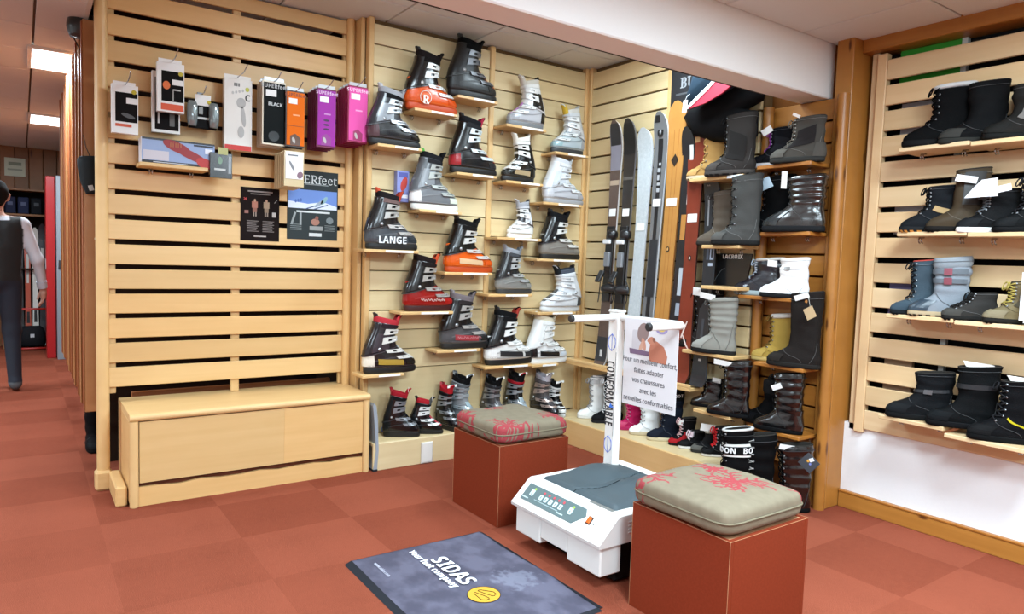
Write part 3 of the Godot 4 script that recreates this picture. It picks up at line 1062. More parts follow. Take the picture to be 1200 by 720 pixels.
func coral_image(sd: int, spots: Array) -> Image:
	# beige weave with red coral twigs printed on it
	var n := 512
	var im := Image.create(n, n, false, Image.FORMAT_RGB8)
	var ns := FastNoiseLite.new()
	ns.seed = sd
	ns.frequency = 0.02
	var a := Color("7e735f")
	var b := Color("6f6552")
	for y in n:
		for x in n:
			var t := ns.get_noise_2d(x, y) * 0.5 + 0.5
			if (x / 2 + y / 2) % 2 == 0:
				t += 0.12
			im.set_pixel(x, y, a.lerp(b, clampf(t, 0, 1)))
	rng.seed = sd
	for s in spots:
		for k in 7:
			twig(im, Vector2(s[0], s[1]) * n, TAU * k / 7.0 + rng.randf() * 0.4, s[2] * n, 6.5, 3)
	im.generate_mipmaps()
	return im

func twig(im: Image, p: Vector2, dir: float, long: float, r: float, depth: int) -> void:
	var c := Color("8c2a30")
	var steps := int(long / 2.0)
	var q := p
	var d := dir
	for i in steps:
		q += Vector2.from_angle(d) * 2.0
		d += rng.randf_range(-0.12, 0.12)
		var rr := r * (1.0 - 0.4 * i / steps) * rng.randf_range(0.7, 1.2)
		for yy in range(int(-rr), int(rr) + 1):
			for xx in range(int(-rr), int(rr) + 1):
				if xx * xx + yy * yy <= rr * rr:
					var u := int(q.x) + xx
					var v := int(q.y) + yy
					if u >= 0 and v >= 0 and u < im.get_width() and v < im.get_height():
						im.set_pixel(u, v, c.lerp(Color("a04a4c"), rng.randf() * 0.5))
		if depth > 0 and i % 8 == 6:
			twig(im, q, d + (0.8 if (i / 8) % 2 else -0.8), long * 0.35, r * 0.75, depth - 1)

func cushion(label: String, at: Vector3, w: float, d: float, h: float, tex: Image, turn := 0.0) -> void:
	var o := thing("seat_cushion", label, "cushion", at, turn, "cushions on the red stools")
	var st := begin(true)
	var nu := 40
	var nv := 24
	var ns := FastNoiseLite.new()
	ns.seed = int(at.z * 100)
	ns.frequency = 6.0
	var f := func(i: int, j: int) -> Array:
		var th := TAU * i / nu
		var ph := PI * (float(j) / nv - 0.5)
		var e := 0.24
		var cp := pow(maxf(cos(ph), 0.0), 0.3)
		var sp := signf(sin(ph)) * pow(absf(sin(ph)), 0.5)
		var x := signf(cos(th)) * pow(absf(cos(th)), e) * cp
		var z := signf(sin(th)) * pow(absf(sin(th)), e) * cp
		var p := Vector3(x * w / 2, sp * h / 2 + h / 2, z * d / 2)
		p.y += ns.get_noise_2d(p.x, p.z) * 0.014 * maxf(sp, 0.0) * cp
		p.x *= 1.0 + ns.get_noise_2d(p.y * 4.0, p.z) * 0.008
		p.z *= 1.0 + ns.get_noise_2d(p.x, p.y * 4.0 + 3.0) * 0.008
		return [p, Vector2(p.x / w * 0.8 + 0.5 + sp * x * 0.04 , p.z / d * 0.8 + 0.5 - sp * z * 0.04 + (p.y - h) * (0.9 if z > 0 else -0.9))]
	for i in nu:
		for j in nv:
			var q := [f.call(i, j), f.call(i + 1, j), f.call(i + 1, j + 1), f.call(i, j + 1)]
			for k in [0, 1, 2, 0, 2, 3]:
				st.set_uv(q[k][1])
				st.add_vertex(q[k][0])
	st.index()
	var m := StandardMaterial3D.new()
	m.albedo_texture = ImageTexture.create_from_image(tex)
	m.roughness = 0.85
	part(o, "cover", done(st), m)
	# seam cord round the middle
	var cord := begin(true)
	var pts := []
	for i in nu + 1:
		var p: Vector3 = f.call(i % nu, nv / 2)[0]
		pts.append(p * Vector3(1.004, 1, 1.004))
	add_tube(cord, pts, 0.0035, 6, false)
	part(o, "piping", done(cord), mt("746c59", 0.9))

func stool(label: String, lo: Vector3, hi: Vector3) -> void:
	var o := thing("stool_cube", label, "stool", Vector3((lo.x + hi.x) / 2, 0, (lo.z + hi.z) / 2), 0.0, "red box stools")
	var w := hi.x - lo.x
	var d := hi.z - lo.z
	var h := hi.y
	var t := 0.019
	var lam := speckle("red_laminate", "9c432c", "58200f", 0.55, 9.0, 101, 0.22)
	var edge := wood("chip", "b98a66", "a3744f", 1, 0.7, false, 13)
	part(o, "panel", cbox(Vector3(t, h, d), 0.0012), lam, Vector3(-w / 2 + t / 2, h / 2, 0))
	part(o, "panel", cbox(Vector3(t, h, d), 0.0012), lam, Vector3(w / 2 - t / 2, h / 2, 0))
	part(o, "panel", cbox(Vector3(w - 2 * t, h, t), 0.0012), lam, Vector3(0, h / 2, d / 2 - t / 2))
	part(o, "panel", cbox(Vector3(w - 2 * t, h, t), 0.0012), lam, Vector3(0, h / 2, -d / 2 + t / 2))
	part(o, "lid", cbox(Vector3(w - 2 * t, t, d - 2 * t), 0.001), edge, Vector3(0, h - t / 2 - 0.001, 0))
	for s in [-1.0, 1.0]:
		part(o, "edge_band", cbox(Vector3(0.0015, h, 0.0015), 0.0003), edge, Vector3(-w / 2 + 0.0002, h / 2, s * (d / 2 - 0.0002)))
		part(o, "edge_band", cbox(Vector3(w, 0.0015, 0.0015), 0.0003), edge, Vector3(0, h, s * (d / 2 - 0.0002)))
		part(o, "edge_band", cbox(Vector3(0.0015, 0.0015, d), 0.0003), edge, Vector3(s * (w / 2 - 0.0002), h, 0))

func build_fixtures() -> void:
	# storage bench
	var b := thing("storage_bench", "long maple storage bench with rounded front edge below the display panel", "bench", Vector3(1.04, 0, -3.985))
	var x0 := 0.418 - 1.04
	var x1 := 1.655 - 1.04
	var zf := -3.75 + 3.985
	var zb := -4.225 + 3.985
	var h := 0.46
	# seat with a rounded nose, pulled along x
	var nose := [Vector2(zb, h - 0.03), Vector2(zf - 0.03, h - 0.034)]
	for i in 9:
		var a := -PI / 2 + PI * i / 8.0 * 0.5 + 0.0
		nose.append(Vector2(zf - 0.03 + cos(a) * 0.03, h - 0.034 + 0.0 + (sin(a) + 1) * 0.004 if i < 1 else h - 0.03 + sin(a) * 0.0 + 0.004 * i - 0.0))
	nose = [Vector2(zb, h - 0.034), Vector2(zf - 0.024, h - 0.036)]
	for i in 9:
		var a := -PI / 2 + PI * i / 8.0
		nose.append(Vector2(zf - 0.018 + cos(a) * 0.018, h - 0.018 + sin(a) * 0.018))
	nose.append(Vector2(zb, h))
	var st := begin()
	add_prism(st, PackedVector2Array(nose), x1 - x0)
	# outline is in (z, y); turn it so that its depth runs along x
	part(b, "seat", done(st), maple(0, 0), Vector3(x1, 0, 0), Vector3(0, -PI / 2, 0))
	bx(b, "end_panel", Vector3(x0, 0.02, zb), Vector3(x0 + 0.022, h - 0.036, zf - 0.03), maple(1, 2), 0.002)
	bx(b, "end_panel", Vector3(x1 - 0.022, 0.0, zb), Vector3(x1, h - 0.036, zf - 0.03), maple(1, 2), 0.002)
	for s in [x0 + 0.02, x1 - 0.018]:
		part(b, "corner_post", lathe([Vector2(0, 0), Vector2(0.018, 0), Vector2(0.02, 0.004), Vector2(0.02, h - 0.035), Vector2(0, h - 0.035)], 20), maple(1, 0), Vector3(s, 0.0, zf - 0.018))
	bx(b, "front_panel", Vector3(x0 + 0.043, 0.118, zf - 0.03), Vector3(0.1204, h - 0.04, zf - 0.012), maple(0, 1), 0.0005)
	bx(b, "front_panel", Vector3(0.1206, 0.118, zf - 0.03), Vector3(x1 - 0.04, h - 0.04, zf - 0.012), maple(0, 2), 0.0005)
	# kick board whose top edge was cut unevenly
	var kick := [Vector2(x0 + 0.03, 0.0), Vector2(x1 - 0.03, 0.0)]
	for i in 13:
		var u := 1.0 - i / 12.0
		kick.append(Vector2(lerpf(x0 + 0.03, x1 - 0.03, u), 0.094 + 0.006 * sin(i * 2.3) - 0.004 * u))
	part(b, "kick_board", prism(kick, 0.016), maple(0, 2), Vector3(0, 0, zf - 0.036))
	bx(b, "bottom_board", Vector3(x0 + 0.02, 0.085, zb), Vector3(x1 - 0.02, 0.105, zf - 0.05), wood("redwood", "8a4526", "6e3219", 0, 0.5, false, 12), 0.002)
	# plinths
	var p := thing("display_plinth", "low maple plinth along the boot wall carrying children's ski boots", "plinth")
	bx(p, "front_board", Vector3(1.675, 0.0, -3.763), Vector3(3.118, 0.163, -3.745), cream(0, 0), 0.003)
	bx(p, "top_board", Vector3(1.675, 0.145, BACK + 0.013), Vector3(3.395, 0.163, -3.7632), cream(0, 2), 0.002)
	var q := thing("display_plinth", "low maple plinth under the skis carrying snow boots and small shoes", "plinth")
	bx(q, "front_board", Vector3(3.1, 0.0, -3.744), Vector3(3.118, 0.168, -2.36), maple(2, 1), 0.003)
	bx(q, "top_board", Vector3(3.1182, 0.15, -3.74), Vector3(SIDE - 0.013, 0.168, -2.362), cream(2, 1), 0.002)
	bx(q, "end_board", Vector3(3.119, 0.0, -2.38), Vector3(SIDE - 0.013, 0.149, -2.362), cream(2, 1), 0.002)
	# socket cover on the plinth
	var so := thing("socket_cover", "white rectangular socket cover on the front of the boot wall plinth", "socket", on_z(499.5, 531, -3.745))
	part(so, "plate", cbox(Vector3(0.078, 0.13, 0.01), 0.003), mt("d9d6d0", 0.5), Vector3(0, 0.004, 0.0055))
	part(so, "lid", cbox(Vector3(0.066, 0.116, 0.004), 0.0015), mt("dfdcd6", 0.45), Vector3(0, 0.005, 0.0125))
	# silver mirror board leaning at the end of the bench, with an insole below
	var mi := thing("foot_mirror", "silver grey tilted foot mirror leaning against the end of the bench", "mirror", Vector3(1.687, 0.0, -3.80), 0.0)
	var pro := [Vector2(-0.012, 0.0), Vector2(0.012, 0.0), Vector2(0.02, 0.12), Vector2(0.012, 0.3), Vector2(0.0, 0.39), Vector2(-0.014, 0.405), Vector2(-0.02, 0.39), Vector2(-0.006, 0.26), Vector2(0.004, 0.12)]
	part(mi, "frame", prism(pro, 0.16), mt("9fa8b2", 0.35, 0.2), Vector3(0, 0, -0.1))
	part(mi, "rubber_foot", cbox(Vector3(0.03, 0.012, 0.17), 0.003), mt("26262a", 0.7), Vector3(0, 0.006, -0.02))
	var ins := thing("sample_insole", "blue and black sample insole lying on the plinth beside the foot mirror", "insole", on_y(450, 509, 0.1635), 0.35)
	part(ins, "base", loft([[0.0, 0.0, 0.2, 0.0, 0.035], [0.0, 0.008, 0.2, 0.008, 0.038], [0.0, 0.016, 0.2, 0.012, 0.036]], 4, 24), mt("1e1e22", 0.6))
	part(ins, "heel_cup", loft([[-0.004, 0.012, 0.09, 0.012, 0.038], [-0.006, 0.03, 0.085, 0.024, 0.041], [0.0, 0.042, 0.07, 0.03, 0.036]], 6, 24), mt("2f56b4", 0.45))
	part(ins, "forefoot_pad", loft([[0.1, 0.013, 0.19, 0.012, 0.03], [0.1, 0.017, 0.19, 0.015, 0.03]], 2, 20), mt("4fa6a6", 0.5))
	# stools
	stool("red speckled box stool standing between the mat and the boot wall", Vector3(1.826, 0, -3.078), Vector3(2.243, 0.39, -2.658))
	stool("red speckled box stool to the right of the white fitting machine", Vector3(1.838, 0, -1.795), Vector3(2.268, 0.39, -1.362))
	cushion("beige cushion with many red coral prints on the stool near the boot wall", Vector3(2.034, 0.3895, -2.868), 0.435, 0.435, 0.1, coral_image(5, [[0.2, 0.8, 0.17], [0.84, 0.74, 0.16], [0.5, 0.16, 0.16], [0.06, 0.3, 0.15], [0.45, 0.95, 0.15]]))
	cushion("beige cushion with a large red coral print on the stool beside the machine", Vector3(2.045, 0.3895, -1.585), 0.45, 0.44, 0.105, coral_image(9, [[0.62, 0.55, 0.19], [0.22, 0.16, 0.17], [0.97, 0.8, 0.14], [0.72, 0.3, 0.1]]))
	# floor mat
	build_mat()

func build_mat() -> void:
	var o := thing("floor_mat", "blue grey floor mat with a company logo and dark rubber border", "mat", Vector3(1.405, 0.0, -2.235))
	# pile in the mat's own x (its width) and z (its length)
	var n := 512
	var im := Image.create(n, n, false, Image.FORMAT_RGB8)
	var ns := FastNoiseLite.new()
	ns.seed = 4
	ns.frequency = 0.008
	ns.fractal_octaves = 4
	var n2 := FastNoiseLite.new()
	n2.seed = 14
	n2.frequency = 0.5
	for y in n:
		for x in n:
			var t := ns.get_noise_2d(x, y) * 0.9 + n2.get_noise_2d(x, y) * 0.2
			var c := Color("595768").lerp(Color("424050"), clampf(0.5 + t * 1.6, 0, 1))
			# pale scuffed patch near the machine end
			var d := Vector2((x - 400) / 70.0, (y - 300) / 55.0).length() + ns.get_noise_2d(x * 4, y * 4) * 0.9
			c = c.lerp(Color("7d8090"), clampf(1.1 - d, 0.0, 0.55))
			im.set_pixel(x, y, c)
	im.generate_mipmaps()
	var m := StandardMaterial3D.new()
	m.albedo_texture = ImageTexture.create_from_image(im)
	m.roughness = 0.95
	# pile, gently rippled
	var st := begin(true)
	var W := 0.625
	var D := 0.82
	var nx := 16
	var nz := 20
	var hgt := func(i: int, j: int) -> Vector3:
		var x := W * (float(i) / nx - 0.5)
		var z := D * (float(j) / nz - 0.5)
		var y := 0.009 + 0.003 * sin(z * 9.0 + x * 4.0) * (0.5 + float(j) / nz)
		if i == nx:
			y += 0.004 * maxf(sin(z * 14.0), 0.0)
		return Vector3(x, y, z)
	var uvs := func(i: int, j: int) -> Vector2:
		return Vector2(float(i) / nx, float(j) / nz)
	for i in nx:
		for j in nz:
			for k in [[0, 0], [1, 0], [1, 1], [0, 0], [1, 1], [0, 1]]:
				st.set_uv(uvs.call(i + k[0], j + k[1]))
				st.add_vertex(hgt.call(i + k[0], j + k[1]))
	st.index()
	part(o, "pile", done(st), m)
	var br := mt("25272c", 0.75)
	var edge := begin()
	for s in [-1.0, 1.0]:
		for j in nz:
			var a: Vector3 = hgt.call(0 if s < 0 else nx, j)
			var c: Vector3 = hgt.call(0 if s < 0 else nx, j + 1)
			var w := 0.026 if s < 0 else 0.02
			var q := [a + Vector3(-s * 0.004, 0.0015, 0), c + Vector3(-s * 0.004, 0.0015, 0), Vector3(c.x + s * w, 0.001, c.z), Vector3(a.x + s * w, 0.001, a.z)]
			tri_out(edge, q[0], q[1], q[2], q[0] - Vector3(0, 1, 0))
			tri_out(edge, q[0], q[2], q[3], q[0] - Vector3(0, 1, 0))
		for i in nx:
			var a: Vector3 = hgt.call(i, 0 if s < 0 else nz)
			var c: Vector3 = hgt.call(i + 1, 0 if s < 0 else nz)
			var w := 0.018
			var q := [a + Vector3(0, 0.0015, -s * 0.004), c + Vector3(0, 0.0015, -s * 0.004), Vector3(c.x, 0.001, c.z + s * w), Vector3(a.x, 0.001, a.z + s * w)]
			tri_out(edge, q[0], q[1], q[2], q[0] - Vector3(0, 1, 0))
			tri_out(edge, q[0], q[2], q[3], q[0] - Vector3(0, 1, 0))
	part(o, "rubber_border", done(edge), br)
	# lettering lies flat; its reading direction runs along +z, its top towards +x
	var lay := Vector3(-PI / 2, -PI / 2, 0)
	var white := mt("e8e8ee", 0.9)
	var loc := func(px: float, py: float) -> Vector3:
		return on_y(px, py, 0.0145) - Vector3(1.405, 0, -2.235)
	part(o, "lettering", letters("SIDAS", 0.098, 0.001, true, "Droid Sans", true), white, loc.call(531, 668.5), lay)
	part(o, "lettering", letters("Your foot company", 0.042, 0.001, true), white, loc.call(507, 666), lay)
	part(o, "lettering", letters("www.sidas.com", 0.02, 0.001), mt("b8b8c6", 0.9), loc.call(448, 668), lay)
	var c0: Vector3 = loc.call(567, 697)
	var rot := Vector3(-PI / 2, -PI / 2, 0)
	part(o, "emblem", prism(disc(0.062, 0.062, 32), 0.001), mt("c89a3a", 0.8), c0 - Vector3(0, 0.001, 0), rot)
	var ring := begin(true)
	var rp := []
	for i in 33:
		rp.append(Vector3(cos(TAU * i / 32) * 0.062, 0, sin(TAU * i / 32) * 0.062))
	add_tube(ring, rp, 0.0012, 5, false)
	part(o, "emblem_rim", done(ring), mt("4a3418", 0.8), c0)
	# two foot outlines on the emblem
	var feet := begin(true)
	for s in [-1.0, 1.0]:
		var f := []
		for q in [[-0.034, 0.004], [0.012, 0.004], [0.03, 0.006], [0.038, 0.012], [0.034, 0.02], [0.036, 0.026], [0.026, 0.03], [0.018, 0.034], [0.006, 0.03], [-0.03, 0.016], [-0.036, 0.009], [-0.034, 0.004]]:
			f.append(Vector3(s * (q[1] + 0.004), 0.0005, q[0]))
		add_tube(feet, f, 0.0014, 5, false)
	part(o, "foot_outline", done(feet), mt("3a2a14", 0.8), c0, Vector3(0, 0.35, 0))

# each: [label, toe right?, heel px, toe px, sole y, top y, shelf left px, shelf right px, shelf y, colours]
func ski_boot_list() -> Array:
	var k := "0c0c0d"
	return [
		["black and silver ski boot with grey liner beside the pink insole packs", 1, 431, 492, 171, 103, 443, 495.5, 171, {sole = "1d1d20", shell = "1f1f22", cuff = "34353a", liner = "9a9ba0", strap = "111113", buckle = "c3c7cb", toe = "111112", heel = "53393e", band = "8f949a", flap = "a7acb2", spoiler = "c6c8cc"}],
		["orange ski boot with black cuff, white buckles and a round R badge", 1, 475, 535, 127, 61, 486, 537, 130, {sole = "b8400c", shell = "d24f10", cuff = "0f0d0e", liner = "1c1718", strap = "130f0f", buckle = "dcdcda", metal = 0.1, toe = "c8480c", ring = "efe6dc", text = "R", text_size = 0.2, text_x = 0.3, text_y = 0.16, ink = "efe6dc", band = "150f10", bolt = "d8d8d8"}],
		["all black ski boot with a small orange tongue on the topmost shelf", 1, 525, 581, 113, 46, 537, 584, 115, {sole = "09090a", shell = "101011", cuff = k, liner = "0a0a0b", strap = "070708", buckle = "7d8085", tongue = "0d0d0e", flap = "c4571a", toe = "131315", band = "161618", gloss = 0.45}],
		["light grey ski boot with black spoiler and lilac tab, toe pointing left", -1, 636, 593.5, 145, 90, 594, 641, 148.5, {sole = "6f7276", shell = "b5b5ba", cuff = "d2d1d0", liner = "bfb8ac", strap = "d5d3cf", buckle = "d8d6d3", metal = 0.1, heel = "111113", spoiler = "0f0f11", band = "111113", flap = "c07ac0", toe = "9a9ba0"}],
		["small white and grey ski boot with a yellow top on the rightmost high shelf", -1, 682.5, 645.5, 175, 124, 651, 690, 180, {sole = "303235", shell = "a9b4b8", cuff = "b9b9ba", liner = "c4c0b8", strap = "bfc1c3", buckle = "d7d8d8", metal = 0.15, tongue = "c2a23a", toe = "8fa9ad", flap = "c9cdd0", heel = "9b9da0"}],
		["black ski boot with red toe trim and white star buckles on the middle column", 1, 527, 581, 203, 137, 535.5, 583, 204, {sole = "0d0d0e", shell = "171719", cuff = "101012", liner = "1a1a1d", strap = "222225", buckle = "cfd6d8", metal = 0.2, tongue = "aa2e47", flap = "9f2027", heel = "971c22", toe = "222225", bolt = "d6dde0"}],
		["white cuffed ski boot with black foot, standing below the light grey boot", -1, 625, 587, 210, 157, 593.5, 637, 213.5, {sole = "101012", shell = "191814", cuff = "111113", liner = "d9d4ca", strap = "dad8d4", buckle = "dedcd8", metal = 0.1, flap = "d2ccc2", toe = "1c1a15", side = "a08b6a", spoiler = "d8d5cf"}],
		["silver white ski boot with pale blue emblem against the corner post", 1, 637, 682.5, 237, 185, 637, 682.5, 238.5, {sole = "9a9a9e", shell = "b9b9bd", cuff = "cfd0d2", liner = "c8c8ca", strap = "d5d5d6", buckle = "dfe0e2", metal = 0.2, flap = "7fb7cc", toe = "a2a0a4", band = "bfc3c8"}],
		["grey ski boot with green collar and white toe and heel", 1, 481, 536, 245, 178, 492, 541.5, 247, {sole = "d6d8d2", shell = "6f7276", cuff = "54575b", liner = "1b1b1d", strap = "202023", buckle = "b8bcb8", toe = "cfd6c6", flap = "c8d0bc", heel = "dcdcda", spoiler = "4fae3c", tongue = "121214", band = "83878b"}],
		["charcoal ski boot with white capital lettering along the foot", 1, 428, 488.5, 291, 224, 427, 491, 293, {sole = "121416", shell = "43474c", cuff = "1d1b1c", liner = "1d191a", strap = "6b5552", buckle = "c4c0bc", tongue = "b5402c", text = "LANGE", text_size = 0.17, text_x = 0.44, text_y = 0.165, ink = "d9dcde", toe = "292e33", flap = "777c80", spoiler = "c9502f"}],
		["bright orange ski boot with black cuff in the middle of the wall", 1, 521, 576.5, 317, 256, 521.5, 577, 319.5, {sole = "b5430f", shell = "d4560f", cuff = "100f0e", liner = "151414", strap = "161413", buckle = "d5d2cc", metal = 0.25, toe = "cf500f", flap = "4f3623", side = "d8b48c", band = "161612"}],
		["small white ski boot with grey cuff, toe pointing left", -1, 623, 594, 276, 225, 583, 635, 279, {sole = "e2e0dc", shell = "e4e2de", cuff = "343438", liner = "9a9a9f", strap = "b7b7ba", buckle = "e4e4e2", metal = 0.05, toe = "e6e4e0", flap = "d6d4d0", band = "c9c9cb"}],
		["black ski boot with taupe grey foot and white buckles near the corner", 1, 632.5, 678.5, 301, 248, 630, 678.5, 304, {sole = "1d1b18", shell = "7c766e", cuff = "101012", liner = "141416", strap = "161618", buckle = "d9d7d2", metal = 0.15, toe = "857f76", flap = "5f5a54"}],
		["red ski boot with black cuff and two pull loops", 1, 473, 530, 362, 297.5, 469.5, 531.5, 365.5, {sole = "380807", shell = "8d100c", cuff = "141010", liner = "1b1414", strap = "1c1515", buckle = "b7b3ae", toe = "a21610", flap = "650d0a", scribble = "e9c9c0", tongue = "c9502f"}],
		["grey silver ski boot with a large round loop above the black and white pair", 1, 581, 622, 343, 289, 573, 624, 345, {sole = "303132", shell = "7f7e79", cuff = "242425", liner = "8d8f95", strap = "424347", buckle = "c9cbcb", loop = "aeb2b8", flap = "9b9c66", toe = "8d8c86", spoiler = "8f9299"}],
		["white ski boot with grey heel, toe pointing left, in the corner", -1, 678, 633, 363.5, 312, 630.5, 675, 366, {sole = "c9cacb", shell = "d5d6d8", cuff = "cfd1d4", liner = "484d58", strap = "d7d8da", buckle = "e2e2e2", metal = 0.1, heel = "373a3e", toe = "dcdddf", flap = "53565a", spoiler = "24262a", tongue = "202327"}],
		["black and white ski boot with a red liner on the lowest left shelf", 1, 425.5, 486.5, 435, 369, 425, 474, 439, {sole = "0e0c0d", shell = "1c1618", cuff = "1c151a", liner = "af3139", strap = "271c21", buckle = "d9d6d0", metal = 0.2, heel = "e0d8c8", toe = "100f10", flap = "d4d2ce", tongue = "c23a40", side = "a98a3a", band = "32272e"}],
		["black and grey ski boot with red side print beside the middle post", 1, 516, 571.5, 407, 342, 512.5, 563.5, 410, {sole = "111112", shell = "4a4a4c", cuff = "161415", liner = "6e6466", strap = "2d2728", buckle = "c3bfbb", toe = "201f1f", flap = "68686a", side = "99393f", spoiler = "857d7e", scribble = "c8868a"}],
		["black ski boot with white toe and heel and open white buckles", 1, 568.5, 622.5, 425, 361, 568.5, 624, 428.5, {sole = "0e0e0f", shell = "dcdad6", cuff = "0f0f11", liner = "111112", strap = "111112", buckle = "e4e2de", metal = 0.05, toe = "303031", heel = "e4e2de", side = "2c2c2e", tongue = "a73a30", flap = "cfcdc9"}],
		["white ski boot with black bands standing beside the black and white boot", 1, 618, 663, 422, 367.5, 624, 655, 427, {sole = "e0dfdc", shell = "d9d8d6", cuff = "dcdbd8", liner = "cfc2a8", strap = "dddcd9", buckle = "e6e5e2", metal = 0.05, heel = "111113", toe = "c9d2dc", flap = "161618", side = "18181a"}],
	]

func build_ski_boots() -> void:
	var list := ski_boot_list()
	for i in list.size():
		var e: Array = list[i]
		var words := String(e[0]).replace(",", "").split(" ")
		var k := mini(words.size(), 9)
		while words[k - 1] in ["and", "with", "a", "the", "on", "in", "of", "along", "beside", "its"]:
			k -= 1
		shelf_under.append(" ".join(words.slice(0, k)))
	var front := BACK + 0.167
	for i in list.size():
		var e: Array = list[i]
		var s0 := on_z(e[6], e[8], front)
		var s1 := on_z(e[7], e[8], front)
		var top: float = (s0.y + s1.y) / 2
		shelf_z(s0.x, s1.x, top, 0.38, 0.9, i)
		var zc := BACK + 0.1
		var heel := on_z(e[2], e[4], zc)
		var toe := on_z(e[3], e[4], zc)
		var up := on_z((e[2] + e[3]) / 2.0, e[5], zc)
		var l := absf(toe.x - heel.x)
		var h: float = clampf(up.y - top, l * 0.9, l * 1.25)
		var d: Dictionary = e[9]
		ski_boot(e[0], l, h, d, Vector3(heel.x, top, zc), 0.0 if e[1] > 0 else PI, 1.0 if e[1] > 0 else -1.0)
	# small insole box hanging between the shelves
	var bxo := thing("insole_box", "small blue insole box with a red print hanging beside the green collared boot", "box", on_z(470.5, 219, BACK + 0.03))
	part(bxo, "carton", cbox(Vector3(0.082, 0.19, 0.045), 0.002), mt("7f86bb", 0.5))
	part(bxo, "print", prism(disc(0.02, 0.045, 20), 0.001), mt("b5372c", 0.5), Vector3(0.005, 0.015, 0.0226), Vector3(0, 0, -0.3))
	part(bxo, "print", cbox(Vector3(0.06, 0.03, 0.001), 0.0003), mt("4a4f94", 0.5), Vector3(0, 0.07, 0.023))
	part(bxo, "price_tag", cbox(Vector3(0.05, 0.02, 0.001), 0.0003), mt("e4e4ea", 0.5), Vector3(0.008, -0.06, 0.023))
	# children's and other ski boots on the plinth, toes to the room: [label, middle px, base py, width scale length, top py, turn, colours]
	var low := [
		["black single buckle ski boot with red liner lying nearest the foot mirror", 473.5, 513, 0.225, 456, -0.5, {sole = "0b0b0c", shell = "101011", cuff = "111112", liner = "8f1b25", strap = "111112", buckle = "8b8e92", tongue = "a2202a", spoiler = "a2202a", loop = "8f1b25"}],
		["small black ski boot with white buckles and red emblem on the plinth edge", 503, 509.5, 0.215, 466, -0.55, {sole = "0b0b0c", shell = "0e0e0f", cuff = "111113", liner = "9e2029", strap = "19191c", buckle = "dcdcda", metal = 0.1, toe = "111113", flap = "b8404a", tongue = "565a5a"}],
		["red and black junior ski boot standing behind the small black one", 504, 494, 0.22, 449, -1.4, {sole = "0c0c0d", shell = "111113", cuff = "101012", liner = "9e1d26", strap = "111113", buckle = "9a9da0", tongue = "b1232b", spoiler = "9e1d26", loop = "b1232b"}],
		["tall grey ski boot with black liner behind the coral cushion", 537, 498, 0.29, 436, -1.25, {sole = "222426", shell = "74787b", cuff = "7b7e80", liner = "111112", strap = "5d6063", buckle = "a9b4b9", flap = "93a6ad", tongue = "101012"}],
		["dark grey ski boot with a white tag stuck on its tongue", 570, 492, 0.28, 439, -1.45, {sole = "111113", shell = "464546", cuff = "393638", liner = "100f10", strap = "2f2d2f", buckle = "8d8c8e", flap = "5b585a"}],
		["black ski boot with red liner band and silver buckles on the plinth", 600, 490, 0.28, 434, -1.5, {sole = "0d0d0e", shell = "5a6063", cuff = "100f10", liner = "161415", strap = "9d1e27", buckle = "9b9fa3", flap = "8f9ba1", tongue = "101011"}],
		["grey lilac ski boot with black foot on the plinth below the white boot", 634, 487, 0.27, 435, -1.45, {sole = "0e0e0f", shell = "1e1d20", cuff = "474343", liner = "a49fa6", strap = "5b5557", buckle = "b9a59c", flap = "454347", tongue = "b3aeb5"}],
		["small black and white snowboard style boot in the corner of the plinth", 665.5, 491, 0.2, 448, -1.55, {sole = "c9c7c4", shell = "0f0f10", cuff = "0e0e0f", liner = "161617", strap = "d9d7d4", buckle = "dcdad7", metal = 0.05, toe = "dcdad6", flap = "0e0e0f"}],
	]
	for e in low:
		var p := on_y(e[1], e[2], 0.1635)
		p.z = maxf(p.z, -3.95)
		var l: float = e[3]
		var up := on_z(e[1], e[4], minf(p.z - 0.03, -3.8))
		var h: float = clampf(up.y - 0.1635, l * 0.95, l * 1.45)
		# the middle of the boot stands at p; turned so that the toe comes forward
		var turn: float = e[5]
		var dir := Vector3(cos(turn), 0, -sin(turn))
		var at := Vector3(p.x, 0.1632, -3.87) - dir * l * 0.5
		if turn > -1.0:
			at = Vector3(p.x, 0.1632, -3.835) - dir * l * 0.5
		elif absf(e[1] - 504) < 0.5:
			at.z -= 0.0
		var b := ski_boot(e[0], l, h, e[6], at, turn, 1.0, "ski boots on the plinth")
		part(b, "price_tag", cbox(Vector3(0.075, 0.016, 0.0015), 0.0005), mt("e9e8e4", 0.5), Vector3(l * 0.66, h * 0.985, 0.0), Vector3(0, PI / 2, 0.05))

func along_x(called: String, label: String, category: String, toe: float, heel: float, py: float, top_py: float, x: float, base: float, c: Dictionary, group: String, len_cap := 0.34) -> Node3D:
	# footwear beside a wall in the lane x, its toe pointing away along -z and a little into the room
	var off := 0.075 if group.begins_with("boots on the pale") else 0.04
	var a := on_x(toe, py, x - off)
	var b := on_x(heel, py, x + off)
	var up := on_x((toe + heel * 2) / 3.0, top_py, x)
	var d := Vector3(a.x - b.x, 0, a.z - b.z)
	var l := clampf(d.length(), 0.16, len_cap)
	d = d.normalized()
	var h := maxf(up.y - base, l * 0.34)
	return winter_boot(called, label, category, l, h, c, Vector3(a.x - d.x * l, base, a.z - d.z * l), atan2(-d.z, d.x), -1.0, group)

